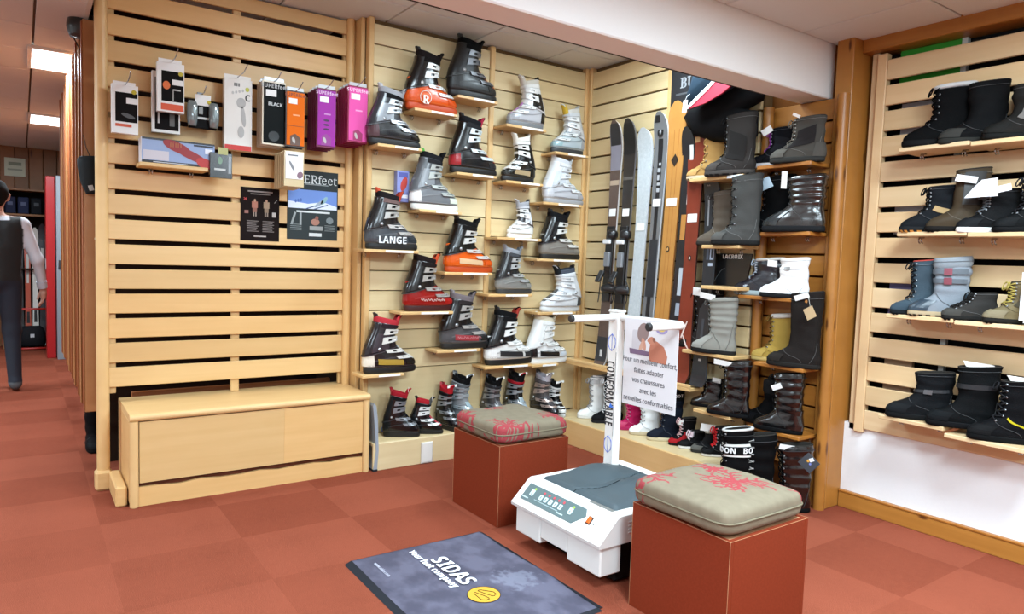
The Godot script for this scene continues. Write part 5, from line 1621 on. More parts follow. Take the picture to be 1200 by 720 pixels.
func build_skis() -> void:
	# rail shelf that carries the skis
	var z0 := -3.945
	var rs := thing("ski_ledge", "long maple ledge along the ski wall holding the ski tails", "shelf", Vector3(SIDE, 0.54, -3.55))
	part(rs, "board", cbox(Vector3(0.2, 0.022, 0.72), 0.003), maple(2, 2), Vector3(-0.1005, 0.0, -0.03))
	part(rs, "lip", cbox(Vector3(0.012, 0.02, 0.72), 0.003), maple(2, 0), Vector3(-0.195, 0.021, -0.03))
	var r2 := thing("ski_ledge", "short maple ledge under the red brown ski", "shelf", Vector3(SIDE, 0.53, -2.95))
	part(r2, "board", cbox(Vector3(0.2, 0.022, 0.42), 0.003), maple(2, 1), Vector3(-0.1005, 0.0, 0.0))
	part(r2, "lip", cbox(Vector3(0.012, 0.02, 0.42), 0.003), maple(2, 0), Vector3(-0.195, 0.021, 0.0))
	var base := 0.552
	var stand := func(tx: float, ty: float, bxp: float, byp: float, wide: float, label: String, c: Dictionary) -> void:
		var head := on_x(tx, ty, SIDE - 0.06)
		var foot := on_x(bxp, byp, SIDE - 0.14)
		foot.y = base
		ski(label, foot, head, wide, c)
	var tech := speckle("ski_bronze", "6b5648", "4a3a34", 0.3, 6.0, 31, 0.04)
	stand.call(726, 142, 704, 424, 0.115, "bronze grey ski with black binding nearest the boot wall corner", {edge = "b9b4b0", top = "5b4a42", mat = tech, binding = true, binding_at = 0.42, tag_at = 0.63, bands = [[0.8, 0.97, -0.9, 0.9, "84808a"], [0.9, 0.985, -0.85, 0.85, "2a2626"], [0.74, 0.76, -0.9, 0.9, "b09a84"], [0.02, 0.12, -0.9, 0.9, "2c2a2c"]], marks = [[0.05, 0.0, "c9c7c4", [Vector2(-0.012, -0.02), Vector2(0.012, -0.02), Vector2(0.012, 0.03), Vector2(-0.012, 0.03)]]]})
	stand.call(742, 140, 719, 428, 0.115, "black ski with black binding beside the bronze grey one", {edge = "5d5a5a", top = "2b2725", binding = true, binding_at = 0.42, tag_at = 0.63, bands = [[0.76, 0.772, -0.9, 0.9, "5d5853"], [0.86, 0.98, -0.85, 0.85, "191717"]]})
	stand.call(760, 151, 736, 432, 0.13, "white speckled ski without binding", {edge = "b7b9bb", top = "c7cacb", mat = speckle("ski_white", "f2f4f4", "7c868b", 0.35, 5.0, 37, 0.16), tag_at = 0.6})
	stand.call(779, 132, 752, 436, 0.12, "silver grey ski with a black stripe and round emblem at its tip", {edge = "c4c6c8", top = "68696b", tag_at = 0.66, bands = [[0.18, 0.9, -0.34, 0.34, "1c1c1f"], [0.7, 0.715, -0.25, 0.25, "a9abae"], [0.725, 0.735, -0.25, 0.25, "a9abae"], [0.745, 0.765, -0.25, 0.1, "a9abae"], [0.775, 0.79, -0.25, 0.25, "a9abae"], [0.8, 0.81, -0.1, 0.25, "a9abae"], [0.96, 0.985, -0.7, 0.1, "1c1c1f"], [0.3, 0.52, -0.8, 0.8, "2a2c30"]], marks = [[0.925, 0.0, "151517", disc(0.025, 0.03, 20)], [0.925, 0.0, "9a9b9d", [Vector2(0, 0.018), Vector2(0.009, 0), Vector2(0, -0.018), Vector2(-0.009, 0)]]]})
	var oak := wood("skiwood", "bf8a4a", "9f6c32", 1, 0.35, false, 19)
	stand.call(798, 119, 768, 440, 0.15, "broad bare wood ski with a black diamond emblem", {edge = "8a5a2a", top = "c88f46", mat = oak, tag_at = 0.64, curl = 0.03, marks = [[0.79, 0.0, "2a2018", [Vector2(0, 0.04), Vector2(0.03, 0), Vector2(0, -0.04), Vector2(-0.03, 0)]], [0.47, 0.0, "3a2a1c", disc(0.014, 0.018, 18)], [0.47, 0.0, "c99a5c", disc(0.007, 0.01, 14)]], bands = [[0.06, 0.9, -0.28, -0.24, "9a5f24"], [0.06, 0.9, 0.24, 0.28, "9a5f24"]]})
	base = 0.543
	stand.call(811, 150, 783, 444, 0.1, "narrow black ski with white side print behind the bare wood one", {edge = "1b1b1d", top = "1d1d20", binding = false, bands = [[0.7, 0.93, 0.3, 0.85, "c9c7c4"], [0.56, 0.66, -0.5, 0.5, "b07a3c"], [0.34, 0.45, 0.0, 0.8, "aab0b8"], [0.26, 0.31, 0.0, 0.8, "8f98a4"]]})
	stand.call(820, 136, 797, 448, 0.135, "red brown ski with white scribbles at its tail", {edge = "3a211a", top = "6a2c1e", mat = wood("ski_red", "8a3a26", "5f2417", 1, 0.3, false, 29), tag_at = 0.62, curl = 0.03, bands = [[0.9, 0.92, -0.5, 0.4, "b08a5c"]], marks = [[0.47, 0.0, "1c1310", disc(0.012, 0.017, 18)], [0.47, 0.0, "c9b8ac", disc(0.006, 0.009, 14)], [0.2, 0.005, "d9c4bc", [Vector2(-0.03, -0.05), Vector2(-0.02, -0.052), Vector2(0.0, 0.0), Vector2(0.02, 0.05), Vector2(0.014, 0.055), Vector2(-0.008, 0.01)]], [0.16, 0.01, "d9c4bc", [Vector2(-0.02, 0.03), Vector2(0.01, -0.03), Vector2(0.03, -0.05), Vector2(0.034, -0.045), Vector2(0.016, -0.02), Vector2(-0.014, 0.034)]]]})
	stand.call(838, 205, 818, 446, 0.11, "dark grey ski with pale blue letters standing next to the red brown one", {edge = "3a3c40", top = "22252a", bands = [[0.6, 0.72, 0.2, 0.9, "9aa6bc"], [0.6, 0.72, -0.4, 0.0, "4a5262"], [0.61, 0.65, 0.4, 0.7, "2a3038"], [0.67, 0.71, 0.4, 0.7, "2a3038"], [0.57, 0.585, 0.0, 0.8, "aab4c4"], [0.2, 0.32, -0.3, 0.1, "3f4248"], [0.12, 0.13, -0.2, 0.2, "b9b7b4"], [0.76, 0.9, -0.5, -0.3, "8d8f93"]]})
	# banner board and hanging bag above
	var bn := thing("banner_board", "black banner board with grey lettering above the bare wood ski", "sign", Vector3(SIDE - 0.012, 2.05, -2.93))
	part(bn, "board", cbox(Vector3(0.012, 0.5, 0.46), 0.002), mt("1e1f22", 0.5), Vector3(-0.007, 0.25, 0))
	part(bn, "lettering", letters("BUTT", 0.085, 0.001, true, "Droid Serif"), mt("8d8f92", 0.5), Vector3(-0.0138, 0.355, -0.04), Vector3(0, -PI / 2, 0))
	part(bn, "print_line", cbox(Vector3(0.001, 0.012, 0.17), 0.0003), mt("4d4f52", 0.5), Vector3(-0.0138, 0.29, -0.1))
	part(bn, "print_mark", prism([Vector2(-0.012, 0.012), Vector2(0.012, 0.012), Vector2(0, -0.016)], 0.001), mt("7d7f82", 0.5), Vector3(-0.0135, 0.245, -0.06), Vector3(0, -PI / 2, 0))
	build_bag()

func pillow(poly: Array, thick: float) -> ArrayMesh:
	# an outline in x, y puffed out to both sides
	var c := Vector2.ZERO
	for p in poly:
		c += p
	c /= poly.size()
	var st := begin(true)
	var n := poly.size()
	var rings := []
	for e in [[0.0, -1.0], [0.55, -0.93], [0.85, -0.62], [1.0, 0.0], [0.85, 0.62], [0.55, 0.93], [0.0, 1.0]]:
		var r := []
		for p in poly:
			var q: Vector2 = c + (p - c) * e[0]
			r.append(Vector3(q.x, q.y, e[1] * thick / 2))
		rings.append(r)
	for i in rings.size() - 1:
		for k in n:
			var j := (k + 1) % n
			var m := Vector3(c.x, c.y, 0)
			if i > 0:
				tri_out(st, rings[i][k], rings[i][j], rings[i + 1][j], m)
			tri_out(st, rings[i][k], rings[i + 1][j], rings[i + 1][k], m)
	return done(st)

func outline(px: Array, x: float, at: Vector3) -> Array:
	# traced corners met with the plane x; own x runs along +z after a quarter turn
	var out := []
	for p in px:
		var q := on_x(p[0], p[1], x) - at
		out.append(Vector2(q.z, q.y))
	return out

func build_bag() -> void:
	var quarter := Vector3(0, -PI / 2, 0)
	var x := 3.2
	var at := on_x(830, 100, x)
	var o := thing("ski_bag", "black padded bag with red panel and white piping hanging beside the beam", "bag", at)
	var body := outline([[806, 129], [807, 116], [813, 98], [822, 70], [840, 58], [868, 64], [878, 80], [866, 95], [848, 108], [826, 121]], x, at)
	part(o, "body", pillow(body, 0.16), mt("1b2a36", 0.7), Vector3.ZERO, quarter)
	var xr := x - 0.085
	part(o, "red_panel", prism(outline([[806, 128], [816, 118], [830, 104], [845, 88], [868, 80], [860, 97], [846, 109], [826, 121]], xr, at), 0.012), mt("b3243c", 0.55), Vector3(xr - x + 0.012, 0, 0), quarter)
	part(o, "piping", prism(outline([[804, 127], [814, 116], [828, 102], [842, 87], [845, 88], [831, 104], [817, 118], [806, 128]], xr, at), 0.016), mt("e2e0de", 0.6), Vector3(xr - x + 0.012, 0, 0), quarter)
	var tg := on_x(803.5, 125, xr) - at
	part(o, "price_tag", cbox(Vector3(0.0015, 0.07, 0.032), 0.0005), mt("e6e6e2", 0.5), Vector3(xr - x - 0.006, tg.y, tg.z), Vector3(0.12, 0, 0))
	part(o, "string", tube([Vector3(xr - x - 0.006, tg.y + 0.035, tg.z), Vector3(xr - x, tg.y + 0.06, tg.z + 0.01), Vector3(xr - x + 0.03, tg.y + 0.08, tg.z + 0.02)], 0.0015, 5), mt("c9c9c6", 0.8))
	part(o, "hanger_strap", tube([Vector3(0, 0.12, 0.0), Vector3(0, HIGH - at.y - 0.001, 0.0)], 0.008, 8), mt("19191b", 0.8))
	x = 3.33
	at = on_x(845, 140, x)
	var j := thing("dark_bag", "plain black padded bag hanging behind the boots of the upper maple shelf", "bag", at)
	part(j, "body", pillow(outline([[801, 138], [808, 128], [828, 118], [850, 98], [880, 88], [900, 98], [896, 114], [873, 127], [889, 132], [888, 160], [865, 168], [836, 166], [812, 158]], x, at), 0.14), mt("0f0f11", 0.75), Vector3.ZERO, quarter)
	part(j, "handle", tube([Vector3(0, 0.12, -0.06), Vector3(0, HIGH - at.y - 0.001, 0.0), Vector3(0, 0.12, 0.06)], 0.008, 8), mt("19191b", 0.8))

func hook(px0: float, py0: float, z: float, tip_z: float, label: String) -> void:
	# a wire hook out of a gap of the display panel, passing the pack's hole at z and ending in a bent tip
	var p := on_z(px0, py0, z)
	var o := thing("display_hook", label, "hook", Vector3(p.x, p.y, -4.128), 0.0, "wire hooks on the display panel")
	var r := tip_z + 4.128
	part(o, "wire", tube([Vector3(0, 0.004, 0.004), Vector3(0, 0.0, 0.012), Vector3(0, 0.0, r * 0.72), Vector3(0, 0.008, r * 0.85), Vector3(0, 0.026, r)], 0.0026, 6), mt("a9abae", 0.25, 0.9))
	part(o, "bracket", cbox(Vector3(0.03, 0.024, 0.003), 0.001), mt("77797c", 0.3, 0.8), Vector3(0, 0.006, 0.002))

func pack(called: String, label: String, x0: float, y0: float, x1: float, y1: float, z: float, deep: float, m: Material, group := "insole packs on the display panel") -> Node3D:
	var a := on_z(x0, y0, z)
	var b := on_z(x1, y1, z)
	var o := thing(called, label, "pack", Vector3((a.x + b.x) / 2, (a.y + b.y) / 2, z), 0.0, group)
	o.set_meta("w", absf(b.x - a.x))
	o.set_meta("h", absf(a.y - b.y))
	part(o, "carton", cbox(Vector3(absf(b.x - a.x), absf(a.y - b.y), deep), 0.0015), m, Vector3(0, 0, -deep / 2))
	return o

func stick(o: Node3D, called: String, u0: float, v0: float, u1: float, v1: float, m: Material, lift_ := 0.0) -> void:
	# a printed field on the front of a pack, in fractions of its width and height from the top left
	var w: float = o.get_meta("w")
	var h: float = o.get_meta("h")
	part(o, called, cbox(Vector3((u1 - u0) * w, (v1 - v0) * h, 0.0012), 0.0003), m, Vector3(((u0 + u1) / 2 - 0.5) * w, (0.5 - (v0 + v1) / 2) * h, 0.0006 + lift_))

func spot(o: Node3D, u: float, v: float, rx: float, ry: float, m: Material, lift_ := 0.001, rot := 0.0, called := "print") -> void:
	var w: float = o.get_meta("w")
	var h: float = o.get_meta("h")
	part(o, called, prism(disc(rx, ry, 20), 0.0008), m, Vector3((u - 0.5) * w, (0.5 - v) * h, lift_), Vector3(0, 0, rot))

func build_packs() -> void:
	var white := mt("e3e1df", 0.45)
	var black := mt("100d0d", 0.65)
	hook(146.6, 100, -4.05, -3.83, "wire hook holding the white pack with black window beside the round post")
	var p := pack("insole_pack", "white pack with black window and orange strip beside the round post", 130.5, 97, 162, 158.5, -4.04, 0.035, white)
	stick(p, "window", 0.14, 0.16, 0.97, 0.76, black)
	stick(p, "print", 0.14, 0.8, 0.75, 0.86, mt("c8502c", 0.5))
	stick(p, "price_tag", 0.55, 0.26, 0.98, 0.38, white, 0.001)
	spot(p, 0.84, 0.13, 0.011, 0.011, mt("b8a51c", 0.5))
	spot(p, 0.62, 0.63, 0.032, 0.01, mt("4c4a4c", 0.4), 0.0015, -0.3)
	stick(p, "header", 0.05, -0.06, 0.9, 0.02, white, -0.003)
	hook(201, 73, -4.03, -3.84, "wire hook in the third gap holding two stacked black and white packs")
	p = pack("insole_pack", "lower black and white pack with silver rods behind the orange strip one", 178, 82, 211, 158, -4.068, 0.03, white)
	stick(p, "window", 0.1, 0.1, 0.95, 0.95, black)
	stick(p, "print", 0.2, 0.55, 0.26, 0.85, mt("bdb7b4", 0.4, 0.3), 0.001)
	stick(p, "print", 0.62, 0.62, 0.8, 0.88, mt("5a5655", 0.4, 0.3), 0.001)
	p = pack("insole_pack", "white pack with orange lamp print and wide orange strip", 184, 71, 216, 134, -4.015, 0.035, white)
	stick(p, "window", 0.16, 0.17, 0.97, 0.78, black)
	stick(p, "print", 0.14, 0.83, 0.97, 0.96, mt("d0502a", 0.5))
	stick(p, "price_tag", 0.55, 0.33, 0.95, 0.44, white, 0.001)
	spot(p, 0.34, 0.46, 0.017, 0.021, mt("d8692a", 0.5))
	spot(p, 0.86, 0.2, 0.011, 0.011, mt("b8a51c", 0.5))
	stick(p, "print", 0.57, 0.52, 0.6, 0.76, mt("b8b2ae", 0.4, 0.3), 0.001)
	stick(p, "print", 0.57, 0.52, 0.86, 0.55, mt("b8b2ae", 0.4, 0.3), 0.001)
	stick(p, "header", 0.05, -0.07, 0.9, 0.02, white, -0.003)
	hook(237.5, 110, -4.06, -3.98, "wire hook holding the clear blister pack with shoe spikes")
	p = pack("blister_pack", "black blister pack with clear bulging sides and a white header", 221, 115, 254, 153, -4.06, 0.02, mt("0d0d0e", 0.6))
	stick(p, "header", 0.22, -0.18, 0.78, 0.2, white, 0.0005)
	spot(p, 0.72, 0.06, 0.01, 0.01, mt("b8a51c", 0.5), 0.002)
	stick(p, "print", 0.36, 0.25, 0.5, 0.5, mt("8f9290", 0.4), 0.001)
	stick(p, "print", 0.3, 0.6, 0.75, 0.68, mt("c9cac8", 0.4), 0.001)
	for s in [-1.0, 1.0]:
		var w: float = p.get_meta("w")
		var h: float = p.get_meta("h")
		part(p, "clear_blister", loft([[-0.02, -h * 0.45, 0.02, -h * 0.45, 0.012], [-0.026, -h * 0.2, 0.026, -h * 0.2, 0.024], [-0.026, h * 0.25, 0.026, h * 0.25, 0.024], [-0.018, h * 0.42, 0.018, h * 0.42, 0.012]], 10, 20), mt("7f8a8c", 0.12, 0.3, 0.8), Vector3(s * w * 0.38, 0, 0.006))
	hook(278, 91, -4.05, -3.84, "wire hook holding the tall white pack with a grey footprint")
	p = pack("insole_pack", "tall white pack with grey footprint drawing and red base", 263, 90, 295, 178, -4.04, 0.04, mt("dcd8d2", 0.5))
	spot(p, 0.6, 0.33, 0.024, 0.028, mt("a9a7a5", 0.5), 0.0006)
	spot(p, 0.68, 0.52, 0.012, 0.055, mt("a9a7a5", 0.5), 0.0006, 0.12)
	spot(p, 0.6, 0.74, 0.017, 0.032, mt("a9a7a5", 0.5), 0.0006)
	for i in 4:
		spot(p, 0.3 + 0.12 * i, 0.2 - 0.015 * i, 0.006, 0.008, mt("b4b2b0", 0.5), 0.0006)
	stick(p, "print", 0.02, 0.93, 0.98, 1.0, mt("c4281e", 0.5))
	spot(p, 0.82, 0.13, 0.011, 0.012, mt("b9b73a", 0.5))
	var wt: float = p.get_meta("w")
	var ht: float = p.get_meta("h")
	part(p, "lettering", letters("C", 0.05, 0.001, true), mt("3a3a3a", 0.5), Vector3(wt * 0.33, ht * 0.25, 0.001))
	for i in 3:
		part(p, "print", cbox(Vector3(0.008, 0.018, 0.001), 0.0003), mt("6a6866", 0.5), Vector3(-wt * 0.05 - 0.012 + 0.011 * i, ht * 0.42, 0.0008))
	stick(p, "header", 0.0, -0.05, 0.95, 0.02, mt("dcd8d2", 0.5), -0.003)
	# stacks of slim packs: each pack on its own, the hindmost first
	var slim := [
		["slim black insole pack with cream edge", 307.5, 93, 334, 172, 4, "0e1213", "d8cdb8", "262a2c", "black insole packs"],
		["slim orange insole pack", 335, 104.5, 356.5, 174, 2, "dd6a18", "2a1c16", "e0702a", "orange insole packs"],
		["slim purple insole pack", 371.5, 102, 393, 174.5, 7, "9c3a9c", "6a1040", "8d2a6c", "purple insole packs"],
		["slim bright pink insole pack", 408, 99, 430, 169, 8, "dd58a2", "8a1240", "b01f5a", "pink insole packs"],
	]
	var gaps := [[321, 96], [346, 107], [381, 104], [418, 101]]
	var fronts := [-3.99, -3.97, -3.95, -3.925]
	var steps := [0.03, 0.03, 0.022, 0.022]
	var order := ["frontmost", "second from the front", "third from the front", "fourth from the front", "fifth from the front", "sixth from the front", "seventh from the front", "hindmost"]
	var names := ["black insole packs", "orange insole packs", "purple insole packs", "pink insole packs"]
	for i in slim.size():
		var e: Array = slim[i]
		hook(gaps[i][0], gaps[i][1], fronts[i], fronts[i] + 0.13, "wire hook holding the %s" % names[i])
		var n: int = e[5]
		var front: float = fronts[i]
		var step: float = steps[i]
		for k in range(n - 1, -1, -1):
			var a := on_z(e[1], e[2], front)
			var b := on_z(e[3], e[4], front)
			var w := b.x - a.x
			var h := a.y - b.y
			var o := thing("slim_pack", "%s, %s on its hook" % [e[0], order[k]], "pack", Vector3((a.x + b.x) / 2 - 0.001 * k, (a.y + b.y) / 2 - 0.001 * k - 0.004 * (k % 2), front - step * k), 0.0, e[9])
			o.set_meta("w", w)
			o.set_meta("h", h)
			part(o, "backing_card", cbox(Vector3(w, h, 0.006), 0.001), mt(e[7], 0.4), Vector3(0, 0, -0.003))
			part(o, "face", cbox(Vector3(w * 0.92, h * 0.94, 0.004), 0.001), mt(e[6], 0.62), Vector3(w * 0.02, 0, 0.001))
			part(o, "clear_header", cbox(Vector3(w * 0.86, h * 0.07, 0.0015), 0.0004), mt("c9cbce", 0.2, 0.2), Vector3(0, h * 0.52, -0.001))
			if k > 0:
				continue
			stick(o, "price_tag", 0.15, 0.14, 0.6, 0.24, white, 0.003)
			part(o, "lettering", letters("SUPERfeet", w * 0.23, 0.001, true), mt(col(e[6]).lightened(0.65) if i != 1 else Color("8a3c10"), 0.5), Vector3(w * 0.02, h * 0.42, 0.0038))
			if i == 0:
				part(o, "lettering", letters("BLACK", w * 0.2, 0.001, true), mt("c9ccce", 0.5), Vector3(w * 0.05, h * 0.14, 0.0038))
			else:
				stick(o, "print", 0.38, 0.42, 0.72, 0.445, mt(col(e[6]).lightened(0.4), 0.5), 0.003)
			if i == 1:
				stick(o, "print", 0.05, 0.62, 0.95, 0.63, mt("8a3c10", 0.5), 0.003)
			if i == 2:
				for q in 3:
					spot(o, 0.5, 0.54 + 0.075 * q, 0.018, 0.006, mt("3a1440", 0.5), 0.003)
			if i == 0:
				spot(o, 0.5, 0.86, 0.03, 0.028, mt("0d1012", 0.3), 0.003)
			else:
				part(o, "foot_window", prism([Vector2(-0.028, -0.03), Vector2(0.028, -0.03), Vector2(0.03, 0.012), Vector2(0.0, 0.034), Vector2(-0.028, 0.02)], 0.001), mt(["", "5a3a28", "8f3c8a", "9c2c62"][i], 0.3), Vector3(0, -h * 0.37, 0.003))
				spot(o, 0.42, 0.88, 0.008, 0.018, mt("b5b0ac", 0.4), 0.0042, 0.3)
	# clear packs hanging under the orange ones
	for k in range(5, -1, -1):
		var zc := -3.93 - 0.024 * k
		var a := on_z(334.5, 176, -3.93)
		var b := on_z(355, 220, -3.93)
		var o := thing("clear_pack", "clear bagged accessory pack below the orange packs, %s of its row" % order[k], "pack", Vector3((a.x + b.x) / 2 - 0.003 * k, (a.y + b.y) / 2 - 0.002 * k, zc), 0.0, "clear packs below the orange packs")
		o.set_meta("w", b.x - a.x)
		o.set_meta("h", a.y - b.y)
		part(o, "bag", cbox(Vector3(b.x - a.x + 0.012, a.y - b.y, 0.012), 0.004), mt("c9b48c", 0.15, 0.0, 0.6), Vector3(0, 0, -0.008))
		stick(o, "card", 0.02, 0.02, 0.98, 0.78, white)
		if k == 0:
			spot(o, 0.36, 0.42, 0.007, 0.03, mt("77777c", 0.5), 0.001, 0.5)
			spot(o, 0.82, 0.66, 0.016, 0.02, mt("7a5a68", 0.5), 0.001, -0.4)
			stick(o, "print", 0.12, 0.1, 0.7, 0.14, mt("6a6a6e", 0.5), 0.001)
	# box on a small shelf, with a black pack next to it
	var s0 := on_z(163.5, 196, -3.99)
	var s1 := on_z(244, 201, -3.99)
	var sy := on_z(204, 193, -3.99).y
	var sh := thing("pack_shelf", "small maple shelf on the display panel under the red insole box", "shelf", Vector3((s0.x + s1.x) / 2, sy - 0.02, -4.13))
	part(sh, "board", cbox(Vector3(s1.x - s0.x, 0.02, 0.14), 0.003), maple(0, 1), Vector3(0, 0.01, 0.0705))
	for s in [-0.3, 0.3]:
		part(sh, "clip", clip_mesh(), mt("b5b6b8", 0.25, 0.9), Vector3((s1.x - s0.x) * s, 0, 0.03))
	p = pack("insole_box", "long blue and black box with a red insole print on the small shelf", 166, 158, 251.5, 196, -4.0, 0.1, mt("1f1f26", 0.4))
	p.position.y = sy + float(p.get_meta("h")) / 2 + 0.0005
	stick(p, "print", 0.0, 0.08, 1.0, 0.9, mt("8a9cc0", 0.45))
	stick(p, "print", 0.02, 0.5, 0.36, 0.88, mt("c3bdc4", 0.5), 0.001)
	spot(p, 0.47, 0.28, 0.07, 0.026, mt("8e1f24", 0.5), 0.0015, -0.35)
	spot(p, 0.66, 0.55, 0.09, 0.022, mt("8e1f24", 0.5), 0.0014, -0.4)
	spot(p, 0.86, 0.84, 0.045, 0.026, mt("b02a28", 0.5), 0.0016, -0.35)
	for i in 5:
		stick(p, "print", 0.38 + 0.035 * i, 0.12, 0.385 + 0.035 * i, 0.3, mt("d8a04a", 0.5), 0.0025)
	stick(p, "print", 0.7, 0.1, 0.98, 0.17, mt("26262e", 0.5), 0.001)
	stick(p, "price_tag", 0.86, 0.24, 0.97, 0.44, mt("dfe0ea", 0.5), 0.001)
	stick(p, "print", 0.0, 0.92, 1.0, 0.99, mt("26262c", 0.5), 0.0005)
	stick(p, "print", 0.15, 0.94, 0.62, 0.97, mt("c9c9ce", 0.5), 0.001)
	part(p, "side_label", cbox(Vector3(0.002, float(p.get_meta("h")), 0.1), 0.0003), mt("dcdadf", 0.5), Vector3(-float(p.get_meta("w")) / 2 - 0.0005, 0, -0.05))
	p = pack("blister_pack", "dark blister pack with yellow green header beside the long insole box", 246, 178, 272, 210, -3.985, 0.03, mt("101112", 0.25, 0.0, 0.5))
	stick(p, "header", 0.35, -0.22, 0.8, 0.06, mt("aaa86c", 0.5), 0.0005)
	stick(p, "print", 0.2, 0.62, 0.7, 0.7, mt("b9bab8", 0.4), 0.0005)
	spot(p, 0.45, 0.3, 0.012, 0.02, mt("6f8a74", 0.4), 0.001)
	stick(p, "print", 0.82, 0.1, 0.95, 0.8, mt("8f969a", 0.3), 0.0005)
	# posters on the slats
	p = pack("poster", "dark brown poster with two standing skier figures on the display panel", 282, 218.5, 327, 283.5, -4.1275, 0.0015, mt("180f0d", 0.65), "posters on the display panel")
	stick(p, "print", 0.18, 0.06, 0.82, 0.085, mt("8a7d78", 0.5))
	stick(p, "print", 0.25, 0.11, 0.75, 0.13, mt("7a6d68", 0.5))
	for s in [[0.36, "a5644e"], [0.66, "a08468"]]:
		spot(p, s[0], 0.24, 0.006, 0.008, mt("b58a6e", 0.5), 0.0012)
		stick(p, "print", s[0] - 0.075, 0.26, s[0] + 0.075, 0.38, mt(s[1], 0.5))
		stick(p, "print", s[0] - 0.055, 0.38, s[0] + 0.055, 0.46, mt(col(s[1]).darkened(0.15), 0.5))
		stick(p, "print", s[0] - 0.045, 0.46, s[0] - 0.012, 0.54, mt("8d7a6c", 0.5))
		stick(p, "print", s[0] + 0.012, 0.46, s[0] + 0.045, 0.54, mt("8d7a6c", 0.5))
	stick(p, "print", 0.1, 0.43, 0.2, 0.49, mt("8f5a50", 0.5))
	stick(p, "print", 0.81, 0.45, 0.91, 0.54, mt("b9b4b0", 0.5))
	var pw: float = p.get_meta("w")
	var ph: float = p.get_meta("h")
	for s in [-0.7, 0.7]:
		part(p, "cross_mark", cbox(Vector3(0.022, 0.004, 0.001), 0.0003), mt("b02a2a", 0.5), Vector3(-pw * 0.38, ph * 0.28, 0.001), Vector3(0, 0, s))
	part(p, "tick_mark", cbox(Vector3(0.024, 0.003, 0.001), 0.0003), mt("a09a96", 0.5), Vector3(pw * 0.4, ph * 0.26, 0.001), Vector3(0, 0, 0.9))
	for i in 7:
		stick(p, "print", 0.16, 0.62 + 0.032 * i, 0.46 - 0.03 * (i % 3), 0.635 + 0.032 * i, mt("6f6460", 0.5))
		stick(p, "print", 0.56, 0.62 + 0.032 * i, 0.86 - 0.04 * (i % 2), 0.635 + 0.032 * i, mt("6f6460", 0.5))
	stick(p, "print", 0.34, 0.9, 0.66, 0.925, mt("a89c96", 0.5))
	p = pack("poster", "grey green poster with blue ski slope photo and white title", 337, 197.5, 395, 282.5, -4.1275, 0.0015, mt("343a3b", 0.65), "posters on the display panel")
	pw = p.get_meta("w")
	ph = p.get_meta("h")
	part(p, "lettering", letters("SUPERfeet", 0.066, 0.001, false, "Droid Serif", true), mt("c9cccc", 0.5), Vector3(-pw * 0.06, ph * 0.37, 0.001))
	stick(p, "print", 0.34, 0.19, 0.8, 0.205, mt("7d8484", 0.5))
	stick(p, "print", 0.02, 0.28, 0.98, 0.55, mt("5f7fc0", 0.5))
	part(p, "print", prism([Vector2(-pw * 0.48, -ph * 0.05), Vector2(-pw * 0.48, ph * 0.05), Vector2(-pw * 0.1, ph * 0.02), Vector2(pw * 0.2, ph * 0.06), Vector2(pw * 0.48, ph * 0.0), Vector2(pw * 0.48, -ph * 0.05)], 0.0006), mt("cdd4e4", 0.5), Vector3(0, 0, 0.0012))
	spot(p, 0.72, 0.42, 0.012, 0.03, mt("7fa3a8", 0.5), 0.0018, -0.7)
	spot(p, 0.62, 0.47, 0.01, 0.034, mt("8d9aa8", 0.5), 0.0018, -0.9)
	for s in [0.4, 0.56]:
		part(p, "print", cbox(Vector3(0.09, 0.006, 0.0008), 0.0002), mt("3a4a70", 0.5), Vector3((s - 0.4) * pw, -ph * 0.015, 0.002), Vector3(0, 0, 0.35))
	for i in 3:
		spot(p, 0.16 + 0.05 * i, 0.45 - 0.01 * i, 0.006, 0.01, mt("3a5a9c", 0.5), 0.0018)
	stick(p, "print", 0.18, 0.585, 0.84, 0.61, mt("c9cccc", 0.5))
	for s in [0.12, 0.26]:
		part(p, "print", cbox(Vector3(0.012, 0.075, 0.0008), 0.0002), mt("8d9494", 0.5), Vector3((s - 0.5) * pw, -ph * 0.2, 0.001), Vector3(0, 0, -0.3 if s < 0.2 else 0.0))
	for i in 4:
		stick(p, "print", 0.06, 0.78 + 0.025 * i, 0.28, 0.79 + 0.025 * i, mt("747b7b", 0.5))
		stick(p, "print", 0.74, 0.78 + 0.025 * i, 0.94, 0.79 + 0.025 * i, mt("747b7b", 0.5))
	spot(p, 0.55, 0.74, 0.026, 0.02, mt("9a6a58", 0.5), 0.001)
	spot(p, 0.58, 0.68, 0.01, 0.012, mt("7f4a3c", 0.5), 0.0012)
	stick(p, "print", 0.44, 0.8, 0.7, 0.86, mt("8b8f8d", 0.5))
	stick(p, "print", 0.43, 0.9, 0.68, 0.95, mt("c9cccc", 0.5))
	spot(p, 0.84, 0.71, 0.022, 0.02, mt("6f787a", 0.5), 0.001)

